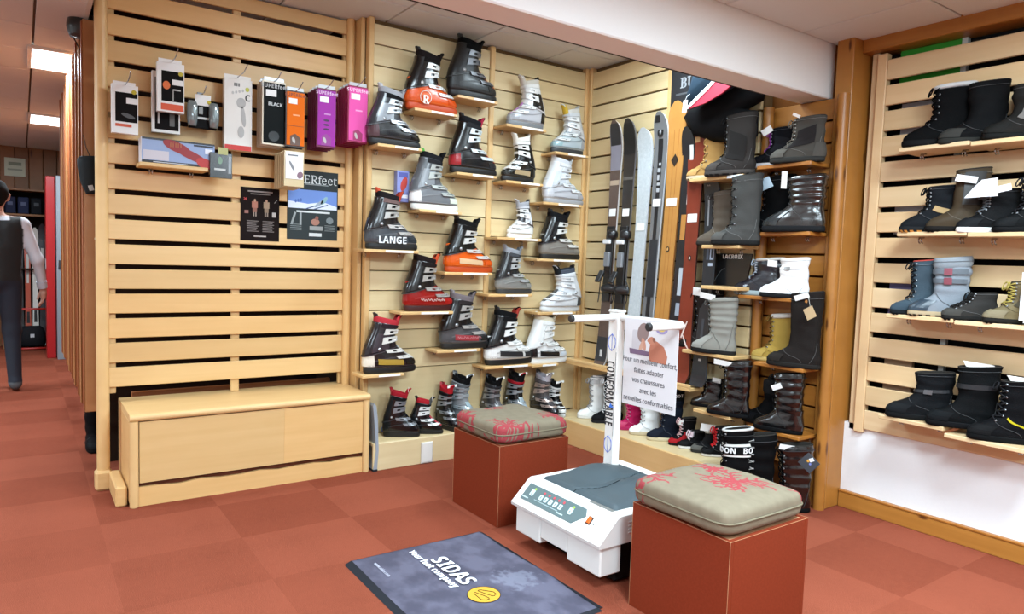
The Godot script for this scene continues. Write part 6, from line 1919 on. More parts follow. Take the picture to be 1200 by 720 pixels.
func build_machine() -> void:
	var o := thing("fitting_machine", "white electronic shoe fitting machine with grey pad, control panel and pole", "machine", Vector3(2.05, 0, -2.2))
	var ox := 2.05
	var oz := -2.2
	var white := mt("e4e2de", 0.35, 0.0, 0.2)
	var z0 := -2.487 - oz
	var z1 := -1.905 - oz
	# chassis: dark box set back, below the white housing
	bx(o, "chassis", Vector3(1.9 - ox, 0.012, z0 + 0.06), Vector3(2.42 - ox, 0.2, z1 - 0.035), mt("18181a", 0.6), 0.006)
	for sx in [1.95, 2.36]:
		for sz in [z0 + 0.1, z1 - 0.08]:
			part(o, "rubber_foot", lathe([Vector2(0, 0), Vector2(0.022, 0), Vector2(0.02, 0.013), Vector2(0, 0.013)], 16), mt("111112", 0.8), Vector3(sx - ox, 0, sz))
	# front apron: three panels, the middle one shorter
	var zc0 := z0 + 0.19
	var zc1 := z1 - 0.215
	bx(o, "front_panel", Vector3(1.8 - ox, 0.058, z0 + 0.012), Vector3(1.93 - ox, 0.185, zc0), white, 0.006)
	bx(o, "front_panel", Vector3(1.802 - ox, 0.085, zc0 + 0.001), Vector3(1.93 - ox, 0.185, zc1), white, 0.004)
	bx(o, "front_panel", Vector3(1.8 - ox, 0.058, zc1 + 0.001), Vector3(1.91 - ox, 0.185, z1 - 0.012), white, 0.006)
	# housing: sloping front, flat deck, seen from the side in x and y
	var pro := [Vector2(1.782, 0.178), Vector2(1.779, 0.192), Vector2(1.79, 0.2), Vector2(1.874, 0.282), Vector2(1.886, 0.287), Vector2(2.44, 0.287), Vector2(2.452, 0.275), Vector2(2.452, 0.2), Vector2(2.4, 0.178)]
	for i in pro.size():
		pro[i] -= Vector2(ox, 0)
	part(o, "housing", prism(pro, z1 - z0), white, Vector3(0, 0, z0))
	# grip rib on the right flank
	for k in 4:
		bx(o, "vent_rib", Vector3(1.93 - ox, 0.215 + 0.014 * k, z1), Vector3(2.42 - ox, 0.22 + 0.014 * k, z1 + 0.004), mt("d6d4d0", 0.4), 0.001)
	# frame round the pad
	var t := Transform3D(Basis(Vector3.RIGHT, 0.0), Vector3.ZERO)
	bx(o, "slot", Vector3(1.895 - ox, 0.2868, z1 - 0.2), Vector3(1.915 - ox, 0.2885, z1 - 0.06), mt("6a6a66", 0.5), 0.0005)
	# control panel on the slope
	var slope := atan2(0.082, 0.084)
	var cp := Node3D.new()
	cp.name = "control_panel"
	o.add_child(cp, true)
	# own axes: x along the machine's front (towards the wall on the left as seen), y up the slope, z outwards
	var n := Vector3(-sin(slope), cos(slope), 0)
	var up := Vector3(cos(slope), sin(slope), 0)
	var side := up.cross(n)
	cp.basis = Basis(side, up, n)
	cp.position = Vector3(1.832 - ox, 0.2405, 0) + n * 0.001
	var flip := 1.0 if side.z > 0 else -1.0
	# panel corners: z from -2.46 to -2.07, slanted right end
	var a := (z0 + 0.035) * flip
	var b := (z0 + 0.435) * flip
	var poly := [Vector2(a, -0.04), Vector2(b - 0.05 * flip, -0.04), Vector2(b, 0.012), Vector2(b - 0.02 * flip, 0.042), Vector2(a, 0.042)]
	part(cp, "fascia", prism(poly, 0.0015), mt("5d7072", 0.45), Vector3.ZERO)
	var key := mt("c5d8d8", 0.4)
	for i in 7:
		var u: float = [0.085, 0.15, 0.183, 0.216, 0.249, 0.282, 0.345][i]
		var big := i == 0 or i == 6
		part(cp, "key", prism(round_rect(0.022 if big else 0.02, 0.03 if big else 0.024, 0.004, 3), 0.002), key, Vector3((z0 + u) * flip, 0.0 if not big else 0.004, 0.0015))
		part(cp, "lamp_dot", prism(disc(0.006, 0.006, 12), 0.0015), mt("9fc94a" if big else "c9505a", 0.4), Vector3((z0 + u + 0.006) * flip, 0.024, 0.0016))
		part(cp, "key_mark", cbox(Vector3(0.003, 0.012, 0.001), 0.0003), mt("44585c", 0.5), Vector3((z0 + u) * flip, 0.0, 0.0038))
	for u in [0.06, 0.3]:
		part(cp, "print_mark", cbox(Vector3(0.04, 0.006, 0.0005), 0.0001), mt("b4c6c6", 0.5), Vector3((z0 + u) * flip, -0.026, 0.0018))
	part(cp, "print_line", cbox(Vector3(0.16, 0.003, 0.0005), 0.0001), mt("a4b8ba", 0.5), Vector3((z0 + 0.2) * flip, -0.02, 0.0018))
	part(cp, "switch_frame", cbox(Vector3(0.026, 0.034, 0.004), 0.001), mt("2a1c14", 0.5), Vector3((z0 + 0.462) * flip, 0.004, 0.001))
	part(cp, "power_switch", cbox(Vector3(0.019, 0.027, 0.006), 0.0015), mt("d8641c", 0.3, 0.0, 0.5), Vector3((z0 + 0.462) * flip, 0.004, 0.0035), Vector3(0.12, 0, 0))
	part(cp, "jack", prism(disc(0.004, 0.004, 12), 0.001), mt("8a8a86", 0.4), Vector3((z0 + 0.492) * flip, -0.004, 0.0))
	# grey pad: two air cushions that bulge towards the pole, with a wandering seam
	var st := begin(true)
	var nx := 36
	var nz := 40
	var X0 := 1.915 - ox
	var X1 := 2.36 - ox
	var Z0 := z0 + 0.05
	var Z1 := z1 - 0.06
	var f := func(i: int, j: int) -> Vector3:
		var u := float(i) / nx
		var v := float(j) / nz
		var edge := minf(minf(u, 1 - u) * 14.0, minf(v, 1 - v) * 14.0)
		edge = clampf(edge, 0, 1)
		edge = sqrt(1.0 - (1.0 - edge) * (1.0 - edge))
		var seam := 0.5 + 0.09 * sin(u * 5.2 - 0.6)
		var groove := exp(-pow((v - seam) / 0.012, 2.0))
		var hump := 0.07 * pow(sin(PI * clampf(u * 0.62 + 0.34, 0, 1)), 2.0) * smoothstep(0.15, 0.75, u)
		hump *= 0.35 + 0.65 * pow(absf(sin(PI * clampf(v * 1.9 - (0.0 if v < 0.53 else 0.95), 0.0, 1.0))), 0.8)
		return Vector3(lerpf(X0, X1, u), 0.287 + edge * (0.016 + hump) - groove * 0.006 * edge, lerpf(Z0, Z1, v))
	for i in nx:
		for j in nz:
			for k in [[0, 0], [1, 0], [1, 1], [0, 0], [1, 1], [0, 1]]:
				st.add_vertex(f.call(i + k[0], j + k[1]))
	st.index()
	part(o, "foot_pad", done(st), mt("3d4a50", 0.55))
	var seam_st := begin(true)
	var sp := []
	for i in range(0, nx + 1):
		var u := float(i) / nx
		var v := 0.5 + 0.09 * sin(u * 5.2 - 0.6)
		var q: Vector3 = f.call(i, int(round(v * nz)))
		sp.append(Vector3(q.x, q.y + 0.0005, lerpf(Z0, Z1, v)))
	add_tube(seam_st, sp, 0.0022, 5)
	part(o, "pad_seam", done(seam_st), mt("1d2428", 0.7))
	# pole with lettering
	var pw := 0.045
	var pd := 0.068
	var px := 2.3 - ox
	var pz := -2.405 - oz
	var pole := part(o, "pole", cbox(Vector3(pw, 0.75, pd), 0.006), white, Vector3(px, 0.287 + 0.375, pz))
	var ink := mt("2a2c30", 0.5)
	part(o, "pole_cap", cbox(Vector3(pw + 0.004, 0.012, pd + 0.004), 0.004), mt("dcdad6", 0.4), Vector3(px, 1.042, pz))
	# words read downwards on the side that faces the room
	var word := letters("CONFORM'ABLE", 0.072, 0.001, true)
	part(o, "lettering", word, ink, Vector3(px - pw / 2 - 0.001, 0.65, pz - 0.006), Vector3(0, -PI / 2, 0)).basis = Basis(Vector3(0, -0.5625, 0), Vector3(0, 0, 1), Vector3(-1, 0, 0))
	var blue := mt("5b74c8", 0.5)
	for y in [0.893, 0.406]:
		var em := begin(true)
		var pts := []
		for i in 25:
			pts.append(Vector3(0, cos(TAU * i / 24) * 0.036 + y, sin(TAU * i / 24) * 0.024 + pz - 0.004))
		add_tube(em, pts, 0.0014, 5, false)
		pts = []
		for i in 7:
			pts.append(Vector3(0, cos(TAU * i / 6) * 0.041 + y, sin(TAU * i / 6) * 0.027 + pz - 0.004))
		add_tube(em, pts, 0.0012, 5, false)
		add_tube(em, [Vector3(0, y - 0.034, pz - 0.004), Vector3(0, y + 0.034, pz - 0.004)], 0.0012, 5)
		part(o, "emblem", done(em), blue, Vector3(px - pw / 2 - 0.001, 0, 0))
	part(o, "blue_mark", prism([Vector2(0, 0), Vector2(0.03, 0.0), Vector2(0.006, 0.022)], 0.001), mt("3f78d8", 0.5), Vector3(px - pw / 2 - 0.0008, 0.585, pz - 0.004), Vector3(0, -PI / 2, 0))
	part(o, "pole_stripe", cbox(Vector3(0.001, 0.4, 0.0025), 0.0003), mt("3a3c40", 0.5), Vector3(px - pw / 2 - 0.0006, 0.65, pz + 0.027))
	# handlebar
	var y := 1.012
	var bar := begin(true)
	add_tube(bar, [Vector3(px, y, pz), Vector3(2.02 - ox, y, pz + 0.004)], 0.0165, 16)
	part(o, "handle_arm", done(bar), white)
	var bar2 := begin(true)
	var ez := -1.99 - oz
	var arm := [Vector3(px, y, pz)]
	arm.append(Vector3(px, y, ez - 0.06))
	for i in 7:
		var ang := PI / 2 * i / 6
		arm.append(Vector3(px - 0.045 * (1 - cos(ang)), y, ez - 0.045 + 0.045 * sin(ang)))
	arm.append(Vector3(2.085 - ox, y, ez))
	add_tube(bar2, arm, 0.0165, 16)
	part(o, "handle_arm", done(bar2), white)
	var knob := lathe([Vector2(0, -0.004), Vector2(0.016, -0.004), Vector2(0.0178, 0.0), Vector2(0.0178, 0.008), Vector2(0.013, 0.013), Vector2(0, 0.014)], 18)
	part(o, "end_plug", knob, mt("232325", 0.5), Vector3(2.02 - ox, y, pz + 0.004), Vector3(0, 0, PI / 2))
	part(o, "end_plug", knob, mt("232325", 0.5), Vector3(2.085 - ox, y, ez), Vector3(0, 0, PI / 2))
	build_sign()

func build_sign() -> void:
	# a laminated sheet tied to the handlebar; it hangs facing the room
	var X := 2.275
	var a := on_x(733, 372, X)
	var b := on_x(796, 384, X)
	var c := on_x(733.5, 473, X)
	var o := thing("paper_sign", "white laminated French notice with a small photo hanging from the machine's handlebar", "sign", Vector3(X, a.y, (a.z + b.z) / 2), -PI / 2)
	var w := absf(b.z - a.z)
	var h := a.y - c.y
	part(o, "sheet", cbox(Vector3(w, h, 0.002), 0.0006), mt("d9d8dc", 0.35, 0.0, 0.3), Vector3(0, -h / 2, -0.001))
	var ink := mt("43434a", 0.5)
	var rows := ["Pour un meilleur confort,", "faites adapter", "vos chaussures", "avec les", "semelles conformables"]
	for i in rows.size():
		part(o, "lettering", letters(rows[i], 0.029, 0.001, false), ink, Vector3(-0.002, -h * (0.475 + 0.112 * i), 0.001))
	# the photo: someone at a low table beside a tan dog
	var layer := [0.0002]
	var put := func(poly: Array, color: String, x: float, y: float, rot := 0.0) -> void:
		part(o, "print", prism(poly, 0.0004), mt(color, 0.5), Vector3(x * w - w / 2, -y * h, layer[0]), Vector3(0, 0, rot))
		layer[0] += 0.00015
	put.call(round_rect(0.075, 0.105, 0.01), "c4c2c8", 0.27, 0.26)
	put.call(disc(0.034, 0.045, 18), "8a7674", 0.36, 0.15, -0.3)
	put.call(disc(0.012, 0.03, 14), "c08c78", 0.38, 0.28, 0.3)
	put.call(disc(0.01, 0.03, 14), "c69a86", 0.33, 0.32, -0.3)
	put.call([Vector2(-0.03, 0.045), Vector2(0.0, 0.04), Vector2(0.04, 0.02), Vector2(0.062, -0.02), Vector2(0.055, -0.055), Vector2(-0.04, -0.05), Vector2(-0.05, -0.02), Vector2(-0.042, 0.02)], "b5725c", 0.63, 0.33)
	put.call([Vector2(-0.028, 0.0), Vector2(-0.02, 0.014), Vector2(0.0, 0.022), Vector2(0.02, 0.008), Vector2(0.015, -0.016), Vector2(-0.012, -0.012)], "bd7d66", 0.53, 0.235)
	put.call(disc(0.008, 0.012, 12), "8a5a4a", 0.57, 0.215, 0.5)
	put.call([Vector2(-0.07, -0.012), Vector2(0.05, -0.012), Vector2(0.045, 0.008), Vector2(-0.075, 0.012)], "6f5a74", 0.34, 0.375)
	put.call(disc(0.035, 0.02, 18), "9a90c0", 0.7, 0.09)
	put.call(disc(0.024, 0.016, 18), "c9b45c", 0.7, 0.075)

func sdf_capsule(p: Vector3, a: Vector3, b: Vector3, ra: float, rb: float) -> float:
	var ab := b - a
	var t := clampf((p - a).dot(ab) / maxf(ab.length_squared(), 1e-9), 0.0, 1.0)
	return (p - a - ab * t).length() - lerpf(ra, rb, t)

func add_nets(st: SurfaceTool, bones: Array, cell: float, k: float, paint: Callable) -> void:
	# smooth union of tapered capsules meshed as surface nets
	var lo := Vector3.INF
	var hi := -Vector3.INF
	for b in bones:
		var r := maxf(b[2], b[3]) + cell * 2.5
		for q in [b[0], b[1]]:
			lo = lo.min(q - Vector3.ONE * r)
			hi = hi.max(q + Vector3.ONE * r)
	var n := Vector3i(((hi - lo) / cell).ceil()) + Vector3i.ONE
	var val := PackedFloat32Array()
	val.resize(n.x * n.y * n.z)
	val.fill(1.0)
	for b in bones:
		var r := maxf(b[2], b[3]) + cell * 2.0 + k
		var l: Vector3 = (b[0] as Vector3).min(b[1]) - Vector3.ONE * r
		var h: Vector3 = (b[0] as Vector3).max(b[1]) + Vector3.ONE * r
		var i0 := Vector3i(((l - lo) / cell).floor()).max(Vector3i.ZERO)
		var i1 := Vector3i(((h - lo) / cell).ceil()).min(n - Vector3i.ONE)
		for z in range(i0.z, i1.z + 1):
			for y in range(i0.y, i1.y + 1):
				var row := (z * n.y + y) * n.x
				for x in range(i0.x, i1.x + 1):
					var d := sdf_capsule(lo + Vector3(x, y, z) * cell, b[0], b[1], b[2], b[3])
					var o := val[row + x]
					var m := clampf(0.5 + 0.5 * (o - d) / k, 0.0, 1.0)
					val[row + x] = lerpf(o, d, m) - k * m * (1.0 - m) if o < 0.9 else minf(o, d)
	var ids := {}
	var verts := []
	for z in n.z - 1:
		for y in n.y - 1:
			for x in n.x - 1:
				var s := Vector3.ZERO
				var cnt := 0
				var c := []
				var neg := 0
				for q in 8:
					var vv := val[((z + (q >> 2 & 1)) * n.y + y + (q >> 1 & 1)) * n.x + x + (q & 1)]
					c.append(vv)
					if vv < 0.0:
						neg += 1
				if neg == 0 or neg == 8:
					continue
				for e in [[0, 1], [2, 3], [4, 5], [6, 7], [0, 2], [1, 3], [4, 6], [5, 7], [0, 4], [1, 5], [2, 6], [3, 7]]:
					var a: float = c[e[0]]
					var b: float = c[e[1]]
					if (a < 0.0) != (b < 0.0):
						var t := a / (a - b)
						var pa := Vector3(e[0] & 1, e[0] >> 1 & 1, e[0] >> 2 & 1)
						var pb := Vector3(e[1] & 1, e[1] >> 1 & 1, e[1] >> 2 & 1)
						s += pa.lerp(pb, t)
						cnt += 1
				ids[Vector3i(x, y, z)] = verts.size()
				verts.append(lo + (Vector3(x, y, z) + s / cnt) * cell)
	for key in ids:
		for ax in 3:
			var d := Vector3i.ZERO
			d[ax] = 1
			var e1 := Vector3i.ZERO
			e1[(ax + 1) % 3] = 1
			var e2 := Vector3i.ZERO
			e2[(ax + 2) % 3] = 1
			var p: Vector3i = key
			var q := p + d
			if q[ax] >= n[ax] or p[(ax + 1) % 3] < 1 or p[(ax + 2) % 3] < 1:
				continue
			var va := val[(p.z * n.y + p.y) * n.x + p.x]
			var vb := val[(q.z * n.y + q.y) * n.x + q.x]
			if (va < 0.0) == (vb < 0.0):
				continue
			var quad := []
			for w in [p - e1 - e2, p - e2, p, p - e1]:
				if not ids.has(w):
					quad = []
					break
				quad.append(verts[ids[w]])
			if quad.size() < 4:
				continue
			if va < 0.0:
				quad.reverse()
			for i in [0, 1, 2, 0, 2, 3]:
				st.set_color(paint.call(quad[i]))
				st.add_vertex(quad[i])

func build_person(at: Vector3, turn: float) -> void:
	var o := thing("person", "person in black vest, white shirt and dark jeans seen from behind in the aisle", "person", at, turn)
	# own axes: +z forward, +x to the left of the person, feet on y = 0
	var v := func(x: float, y: float, z: float) -> Vector3:
		return Vector3(x, y, z)
	var b := []
	# trunk and neck
	b.append([v.call(0, 0.98, 0), v.call(0, 1.2, -0.01), 0.135, 0.13])
	b.append([v.call(-0.06, 1.0, 0), v.call(-0.08, 1.38, 0), 0.115, 0.11])
	b.append([v.call(0.06, 1.0, 0), v.call(0.08, 1.38, 0), 0.115, 0.11])
	b.append([v.call(-0.17, 1.43, 0), v.call(0.17, 1.43, 0), 0.07, 0.07])
	b.append([v.call(0, 1.4, 0), v.call(0, 1.56, 0.01), 0.075, 0.055])
	# legs, left one a little ahead
	for s in [-1.0, 1.0]:
		var f: float = 0.06 * s
		b.append([v.call(s * 0.09, 0.93, 0), v.call(s * 0.1, 0.52, 0.04 + f), 0.098, 0.066])
		b.append([v.call(s * 0.1, 0.52, 0.04 + f), v.call(s * 0.105, 0.1, -0.02 + f * 1.6), 0.066, 0.05])
		b.append([v.call(s * 0.105, 0.06, -0.04 + f * 1.6), v.call(s * 0.12, 0.035, 0.15 + f * 1.6), 0.045, 0.035])
	# arms hanging, slightly bent
	for s in [-1.0, 1.0]:
		var e: float = 0.29 if s < 0 else 0.255
		var w: float = 0.345 if s < 0 else 0.275
		b.append([v.call(s * 0.19, 1.42, 0), v.call(s * e, 1.13, -0.03), 0.06, 0.047])
		b.append([v.call(s * e, 1.13, -0.03), v.call(s * w, 0.88, 0.06), 0.045, 0.032])
	var jeans := Color(0.013, 0.016, 0.03)
	var black := Color(0.012, 0.012, 0.014)
	var shirt := Color(0.62, 0.64, 0.7)
	var skin := Color(0.55, 0.3, 0.22)
	var shoe := Color(0.1, 0.11, 0.12)
	var paint := func(p: Vector3) -> Color:
		if p.y < 0.075:
			return shoe
		if absf(p.x) > 0.19 - maxf(p.y - 1.3, 0.0) * 0.1 and p.y > 0.84:
			return shirt if p.y > 0.9 else skin
		if p.y < 0.95:
			return jeans
		if p.y > 1.5:
			return skin
		if p.y > 1.46 and absf(p.x) < 0.09:
			return shirt
		return black
	var st := begin(true)
	add_nets(st, b, 0.014, 0.035, paint)
	# head
	var hd := [[v.call(0, 1.64, 0.0), v.call(0, 1.7, -0.015), 0.075, 0.09], [v.call(0, 1.6, 0.05), v.call(0, 1.64, 0.045), 0.045, 0.05], [v.call(0, 1.66, 0.085), v.call(0, 1.64, 0.1), 0.014, 0.016], [v.call(0, 1.55, 0.0), v.call(0, 1.62, 0.0), 0.052, 0.06]]
	for s in [-1.0, 1.0]:
		hd.append([v.call(s * 0.088, 1.64, -0.005), v.call(s * 0.092, 1.68, -0.012), 0.014, 0.016])
	var face := func(p: Vector3) -> Color:
		if p.z > 0.08 and absf(p.y - 1.605) < 0.008 and absf(p.x) < 0.025:
			return Color(0.4, 0.12, 0.1)
		if p.z > 0.06 and absf(p.y - 1.675) < 0.009 and absf(absf(p.x) - 0.032) < 0.012:
			return Color(0.05, 0.04, 0.04)
		return skin
	add_nets(st, hd, 0.007, 0.02, face)
	# hands: palm, four fingers and a thumb, relaxed
	for s in [-1.0, 1.0]:
		var w: Vector3 = v.call(s * (0.346 if s < 0 else 0.276), 0.875, 0.062)
		var hb := []
		hb.append([w, w + v.call(s * 0.004, -0.05, 0.015), 0.026, 0.028])
		hb.append([w + v.call(0, -0.05, -0.005), w + v.call(s * 0.004, -0.085, 0.005), 0.022, 0.018])
		hb.append([w + v.call(0, -0.05, 0.03), w + v.call(s * 0.004, -0.085, 0.042), 0.022, 0.018])
		for q in 4:
			var z := -0.012 + 0.018 * q
			var ln: float = [0.06, 0.075, 0.08, 0.07][q]
			var k0: Vector3 = w + v.call(s * 0.004, -0.088, z + 0.01)
			var k1: Vector3 = k0 + v.call(-s * 0.006, -ln * 0.5, 0.008)
			var k2: Vector3 = k1 + v.call(-s * 0.02, -ln * 0.45, 0.01)
			hb.append([k0, k1, 0.0095, 0.0088])
			hb.append([k1, k2, 0.0088, 0.0075])
		var t0: Vector3 = w + v.call(-s * 0.01, -0.035, 0.035)
		var t1: Vector3 = t0 + v.call(-s * 0.012, -0.035, 0.025)
		hb.append([t0, t1, 0.013, 0.011])
		hb.append([t1, t1 + v.call(-s * 0.008, -0.03, 0.008), 0.011, 0.009])
		add_nets(st, hb, 0.004, 0.006, func(_p: Vector3) -> Color: return skin)
	st.index()
	var m := StandardMaterial3D.new()
	m.vertex_color_use_as_albedo = true
	m.roughness = 0.8
	part(o, "body", done(st), m)
	# short dark hair over the back and top of the head
	var hs := begin(true)
	add_nets(hs, [[v.call(0, 1.69, -0.03), v.call(0, 1.72, -0.012), 0.092, 0.088], [v.call(0, 1.63, -0.045), v.call(0, 1.69, -0.035), 0.062, 0.085], [v.call(-0.05, 1.7, 0.03), v.call(0.05, 1.71, 0.03), 0.05, 0.05]], 0.007, 0.02, func(_p: Vector3) -> Color: return Color.WHITE)
	hs.index()
	part(o, "hair", done(hs), mt("1a1512", 0.85))
	# shirt cuffs and vest hem
	for s in [-1.0, 1.0]:
		part(o, "cuff", lathe([Vector2(0.034, -0.03), Vector2(0.039, -0.03), Vector2(0.041, 0.03), Vector2(0.036, 0.03)], 16), mt("c4c8d2", 0.8), Vector3(s * (0.336 if s < 0 else 0.273), 0.91, 0.048), Vector3(-0.3, 0, s * (0.2 if s < 0 else 0.05)))

func build_aisle() -> void:
	var red := wood("rackwood", "a9663a", "8a4a26", 1, 0.45, true, 58)
	var pale := wood("rackpale", "c08a5a", "a56a3c", 1, 0.45, true, 63)
	# tall boards of the ski racks along the aisle
	var zs := [-4.32, -4.55, -4.8, -5.12, -5.42, -5.75, -6.1, -6.45, -6.75]
	var o := thing("ski_rack", "tall brown ski rack with upright boards along the aisle behind the display stand", "ski rack", Vector3(0.3, 0, -6.6))
	for i in zs.size():
		var wdt: float = 0.085 if i % 3 else 0.11
		var zz: float = zs[i] + 6.6
		var bd := part(o, "board", cbox(Vector3(wdt, LOW - 0.4, 0.028), 0.003), red if i % 2 else pale, Vector3(wdt / 2 - 0.03, 0.38 + (LOW - 0.4) / 2, zz))
		part(bd, "edge_strip", cbox(Vector3(0.006, LOW - 0.42, 0.03), 0.002), pale if i % 2 else red, Vector3(-wdt / 2 - 0.003, 0, 0))
		part(bd, "hole_plug", lathe([Vector2(0, 0), Vector2(0.008, 0), Vector2(0.007, 0.003), Vector2(0, 0.003)], 10), mt("d8c8a8", 0.6), Vector3(0, -0.1 + 0.13 * (i % 4), 0.0142), Vector3(PI / 2, 0, 0))
		if i in [1, 2, 4, 5]:
			part(bd, "paper_label", cbox(Vector3(0.022, 0.34, 0.002), 0.0005), mt("d9d4cc", 0.6), Vector3(-0.01, 0.1 + 0.12 * i, 0.016))
	part(o, "plinth", cbox(Vector3(0.06, 0.09, 4.2), 0.004), mt("8c2a22", 0.5), Vector3(0.12, 0.045, -0.2))
	part(o, "back_panel", cbox(Vector3(0.02, LOW - 0.02, 4.2), 0.002), red, Vector3(0.18, (LOW - 0.02) / 2, -0.2))
	# things hanging from the first boards
	var bag := thing("goggle_pouch", "dark grey fabric pouch hanging at the side of the round post", "pouch", on_z(106, 205, -4.28))
	part(bag, "body", loft([[-0.02, -0.1, 0.03, -0.1, 0.02], [-0.045, -0.04, 0.045, -0.05, 0.04], [-0.06, 0.06, 0.05, 0.05, 0.05], [-0.05, 0.09, 0.05, 0.1, 0.03]], 10, 20), mt("24282a", 0.6))
	part(bag, "emblem", cbox(Vector3(0.022, 0.028, 0.001), 0.0003), mt("b9bdbd", 0.5), Vector3(0.0, -0.07, 0.036), Vector3(0.2, 0, 0.3))
	part(bag, "cord", tube([Vector3(0, 0.09, 0), Vector3(-0.02, 0.14, 0.01), Vector3(-0.03, 0.2, 0)], 0.002, 5), mt("3a3c3e", 0.8))
	var helmet := thing("hanging_helmet", "small black helmet hanging high on the first rack boards", "helmet", on_z(97, 33, -4.42))
	part(helmet, "shell", loft([[-0.06, -0.05, 0.05, -0.05, 0.05], [-0.075, 0.0, 0.07, 0.0, 0.065], [-0.06, 0.06, 0.055, 0.06, 0.05], [-0.02, 0.085, 0.02, 0.085, 0.02]], 10, 20), mt("1a2426", 0.4, 0.0, 0.4))
	part(helmet, "chin_strap", tube([Vector3(-0.05, -0.04, 0.0), Vector3(-0.01, -0.13, 0.02), Vector3(0.04, -0.04, 0.0)], 0.004, 6), mt("19191b", 0.7))
	var boots := winter_boot("winter_boot", "black rubber boot on the rack base behind the round post", "boot", 0.24, 0.3, {sole = "0f0f10", upper = "111113", toe = "141517", flare = 0.06}, Vector3(0.352, 0.0, -5.12), -PI / 2, -1.0)
	# lockers at the end of the aisle
	var lk := thing("locker", "narrow red locker side panel at the end of the aisle", "locker", Vector3(0.27, 0, -9.5))
	part(lk, "door", cbox(Vector3(0.085, 2.02, 0.4), 0.005), mt("b01f22", 0.35), Vector3(0.0, 1.01, 0))
	part(lk, "handle", cbox(Vector3(0.012, 0.12, 0.02), 0.003), mt("c9c9cc", 0.3, 0.8), Vector3(-0.045, 1.05, 0.15))
	var gk := thing("locker", "narrow grey metal locker beside the red one", "locker", Vector3(0.37, 0, -9.35))
	part(gk, "side", cbox(Vector3(0.1, 2.02, 0.4), 0.004), mt("8d939a", 0.4), Vector3(0.0, 1.01, 0))
	part(gk, "handle", cbox(Vector3(0.03, 0.1, 0.012), 0.003), mt("5d6166", 0.3, 0.8), Vector3(-0.02, 1.05, 0.206))
	# cupboard opening in the far wall with jackets and skis
	var cab := thing("storage_shelf", "dark wooden storage shelf filled with gear against the far wall", "shelf", Vector3(0.05, 0, -10.42))
	bx(cab, "back", Vector3(-0.22, 0.0, -0.17), Vector3(0.3, 1.9, -0.15), mt("1f1712", 0.8), 0.002)
	bx(cab, "upright", Vector3(-0.24, 0.0, -0.17), Vector3(-0.21, 1.92, 0.16), wood("knotty", "8f6136", "734822", 1, 0.5, true, 55), 0.003)
	bx(cab, "board", Vector3(-0.21, 1.6, -0.15), Vector3(0.3, 1.625, 0.16), wood("knotty", "8f6136", "734822", 0, 0.5, true, 55), 0.003)
	bx(cab, "board", Vector3(-0.24, 1.9, -0.17), Vector3(0.3, 1.925, 0.16), wood("knotty", "8f6136", "734822", 0, 0.5, true, 55), 0.003)
	bx(cab, "board", Vector3(-0.21, 0.95, -0.15), Vector3(0.3, 0.97, 0.1), mt("2a1f18", 0.7), 0.003)
	for i in 3:
		var f := thing("storage_bin", "dark blue storage bin on the upper board, %s from the person" % ["first", "second", "third"][i], "bin", Vector3(-0.1 + 0.13 * i, 1.626, -10.4), 0.0, "storage bins")
		part(f, "body", cbox(Vector3(0.11, 0.2, 0.16), 0.01), mt(["23283f", "262c46", "17181d"][i], 0.6), Vector3(0, 0.1, 0))
		part(f, "label_plate", cbox(Vector3(0.05, 0.04, 0.002), 0.0005), mt(["3b4468", "3b4468", "2e3038"][i], 0.5), Vector3(0, 0.12, 0.081))
	var hues := ["a5281f", "8f2018", "1c1c1f", "b5472a", "d8d4cc", "22232a"]
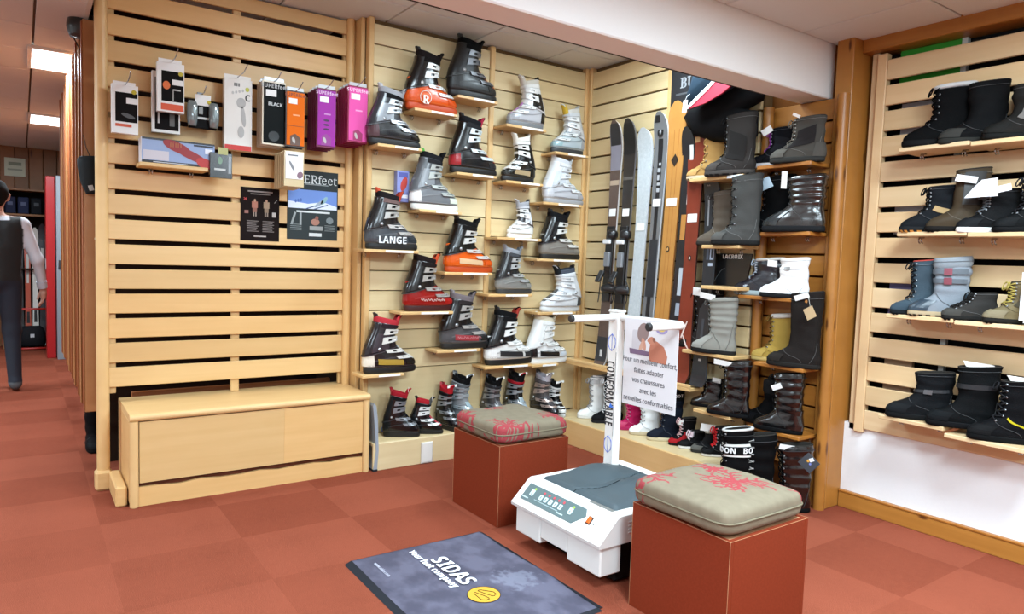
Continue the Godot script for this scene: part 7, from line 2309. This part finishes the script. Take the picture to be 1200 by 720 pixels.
	for i in 6:
		var sk := ski("upright red and black rental ski in the far storage shelf, %s in the row" % ["first", "second", "third", "fourth", "fifth", "sixth"][i], Vector3(-0.16 + 0.075 * i, 0.02, -10.34), Vector3(-0.16 + 0.075 * i, 1.42 + 0.05 * (i % 3), -10.46), 0.075, {edge = "19191b", top = hues[i], curl = 0.03, bands = [[0.55, 0.8, -0.4, 0.4, "c9c4bc"], [0.2, 0.3, -0.5, 0.5, "1c1c1f"]]}, "rental skis in the far shelf")
		var dirn := (Vector3(0, 1.42 + 0.05 * (i % 3), -0.12)).normalized()
		sk.basis = Basis(Vector3.RIGHT, dirn, Vector3.RIGHT.cross(dirn))
	var nt := thing("wall_notice", "small pale green notice on the knotty far wall", "sign", on_z(17.5, 196, -10.598))
	part(nt, "plate", cbox(Vector3(0.21, 0.22, 0.006), 0.002), mt("b9c2ae", 0.5), Vector3(0, 0, 0.004))
	part(nt, "print", cbox(Vector3(0.13, 0.04, 0.001), 0.0003), mt("7d8a78", 0.5), Vector3(0, 0.04, 0.0075))
	part(nt, "print", cbox(Vector3(0.15, 0.02, 0.001), 0.0003), mt("8d9888", 0.5), Vector3(0, -0.03, 0.0075))
	var cr := thing("floor_rack", "red tubular floor rack with black bags at the end of the aisle", "rack", Vector3(0.12, 0, -10.1))
	var rm := mt("a3241c", 0.4)
	for s in [-0.2, 0.16]:
		part(cr, "hoop", tube([Vector3(s, 0.02, 0.1), Vector3(s, 0.5, 0.1), Vector3(s, 0.58, 0.05), Vector3(s, 0.5, -0.1), Vector3(s, 0.02, -0.1)], 0.016, 8), rm)
	part(cr, "rail", tube([Vector3(-0.2, 0.03, 0.1), Vector3(0.16, 0.03, 0.1)], 0.014, 8), rm)
	part(cr, "rail", tube([Vector3(-0.2, 0.5, 0.1), Vector3(0.16, 0.5, 0.1)], 0.014, 8), rm)
	var fb := thing("gear_bag", "black gear bag lying on the red floor rack", "bag", Vector3(0.1, 0.05, -10.1))
	part(fb, "body", loft([[-0.12, 0.0, 0.12, 0.0, 0.06], [-0.14, 0.08, 0.14, 0.08, 0.08], [-0.12, 0.2, 0.12, 0.2, 0.06], [-0.08, 0.24, 0.08, 0.24, 0.03]], 8, 20), mt("17171a", 0.7))
	part(fb, "emblem", cbox(Vector3(0.04, 0.04, 0.002), 0.0005), mt("b9b9bc", 0.5), Vector3(0.0, 0.13, 0.076))
	build_person(Vector3(-0.175, 0, -7.42), PI + 0.15)
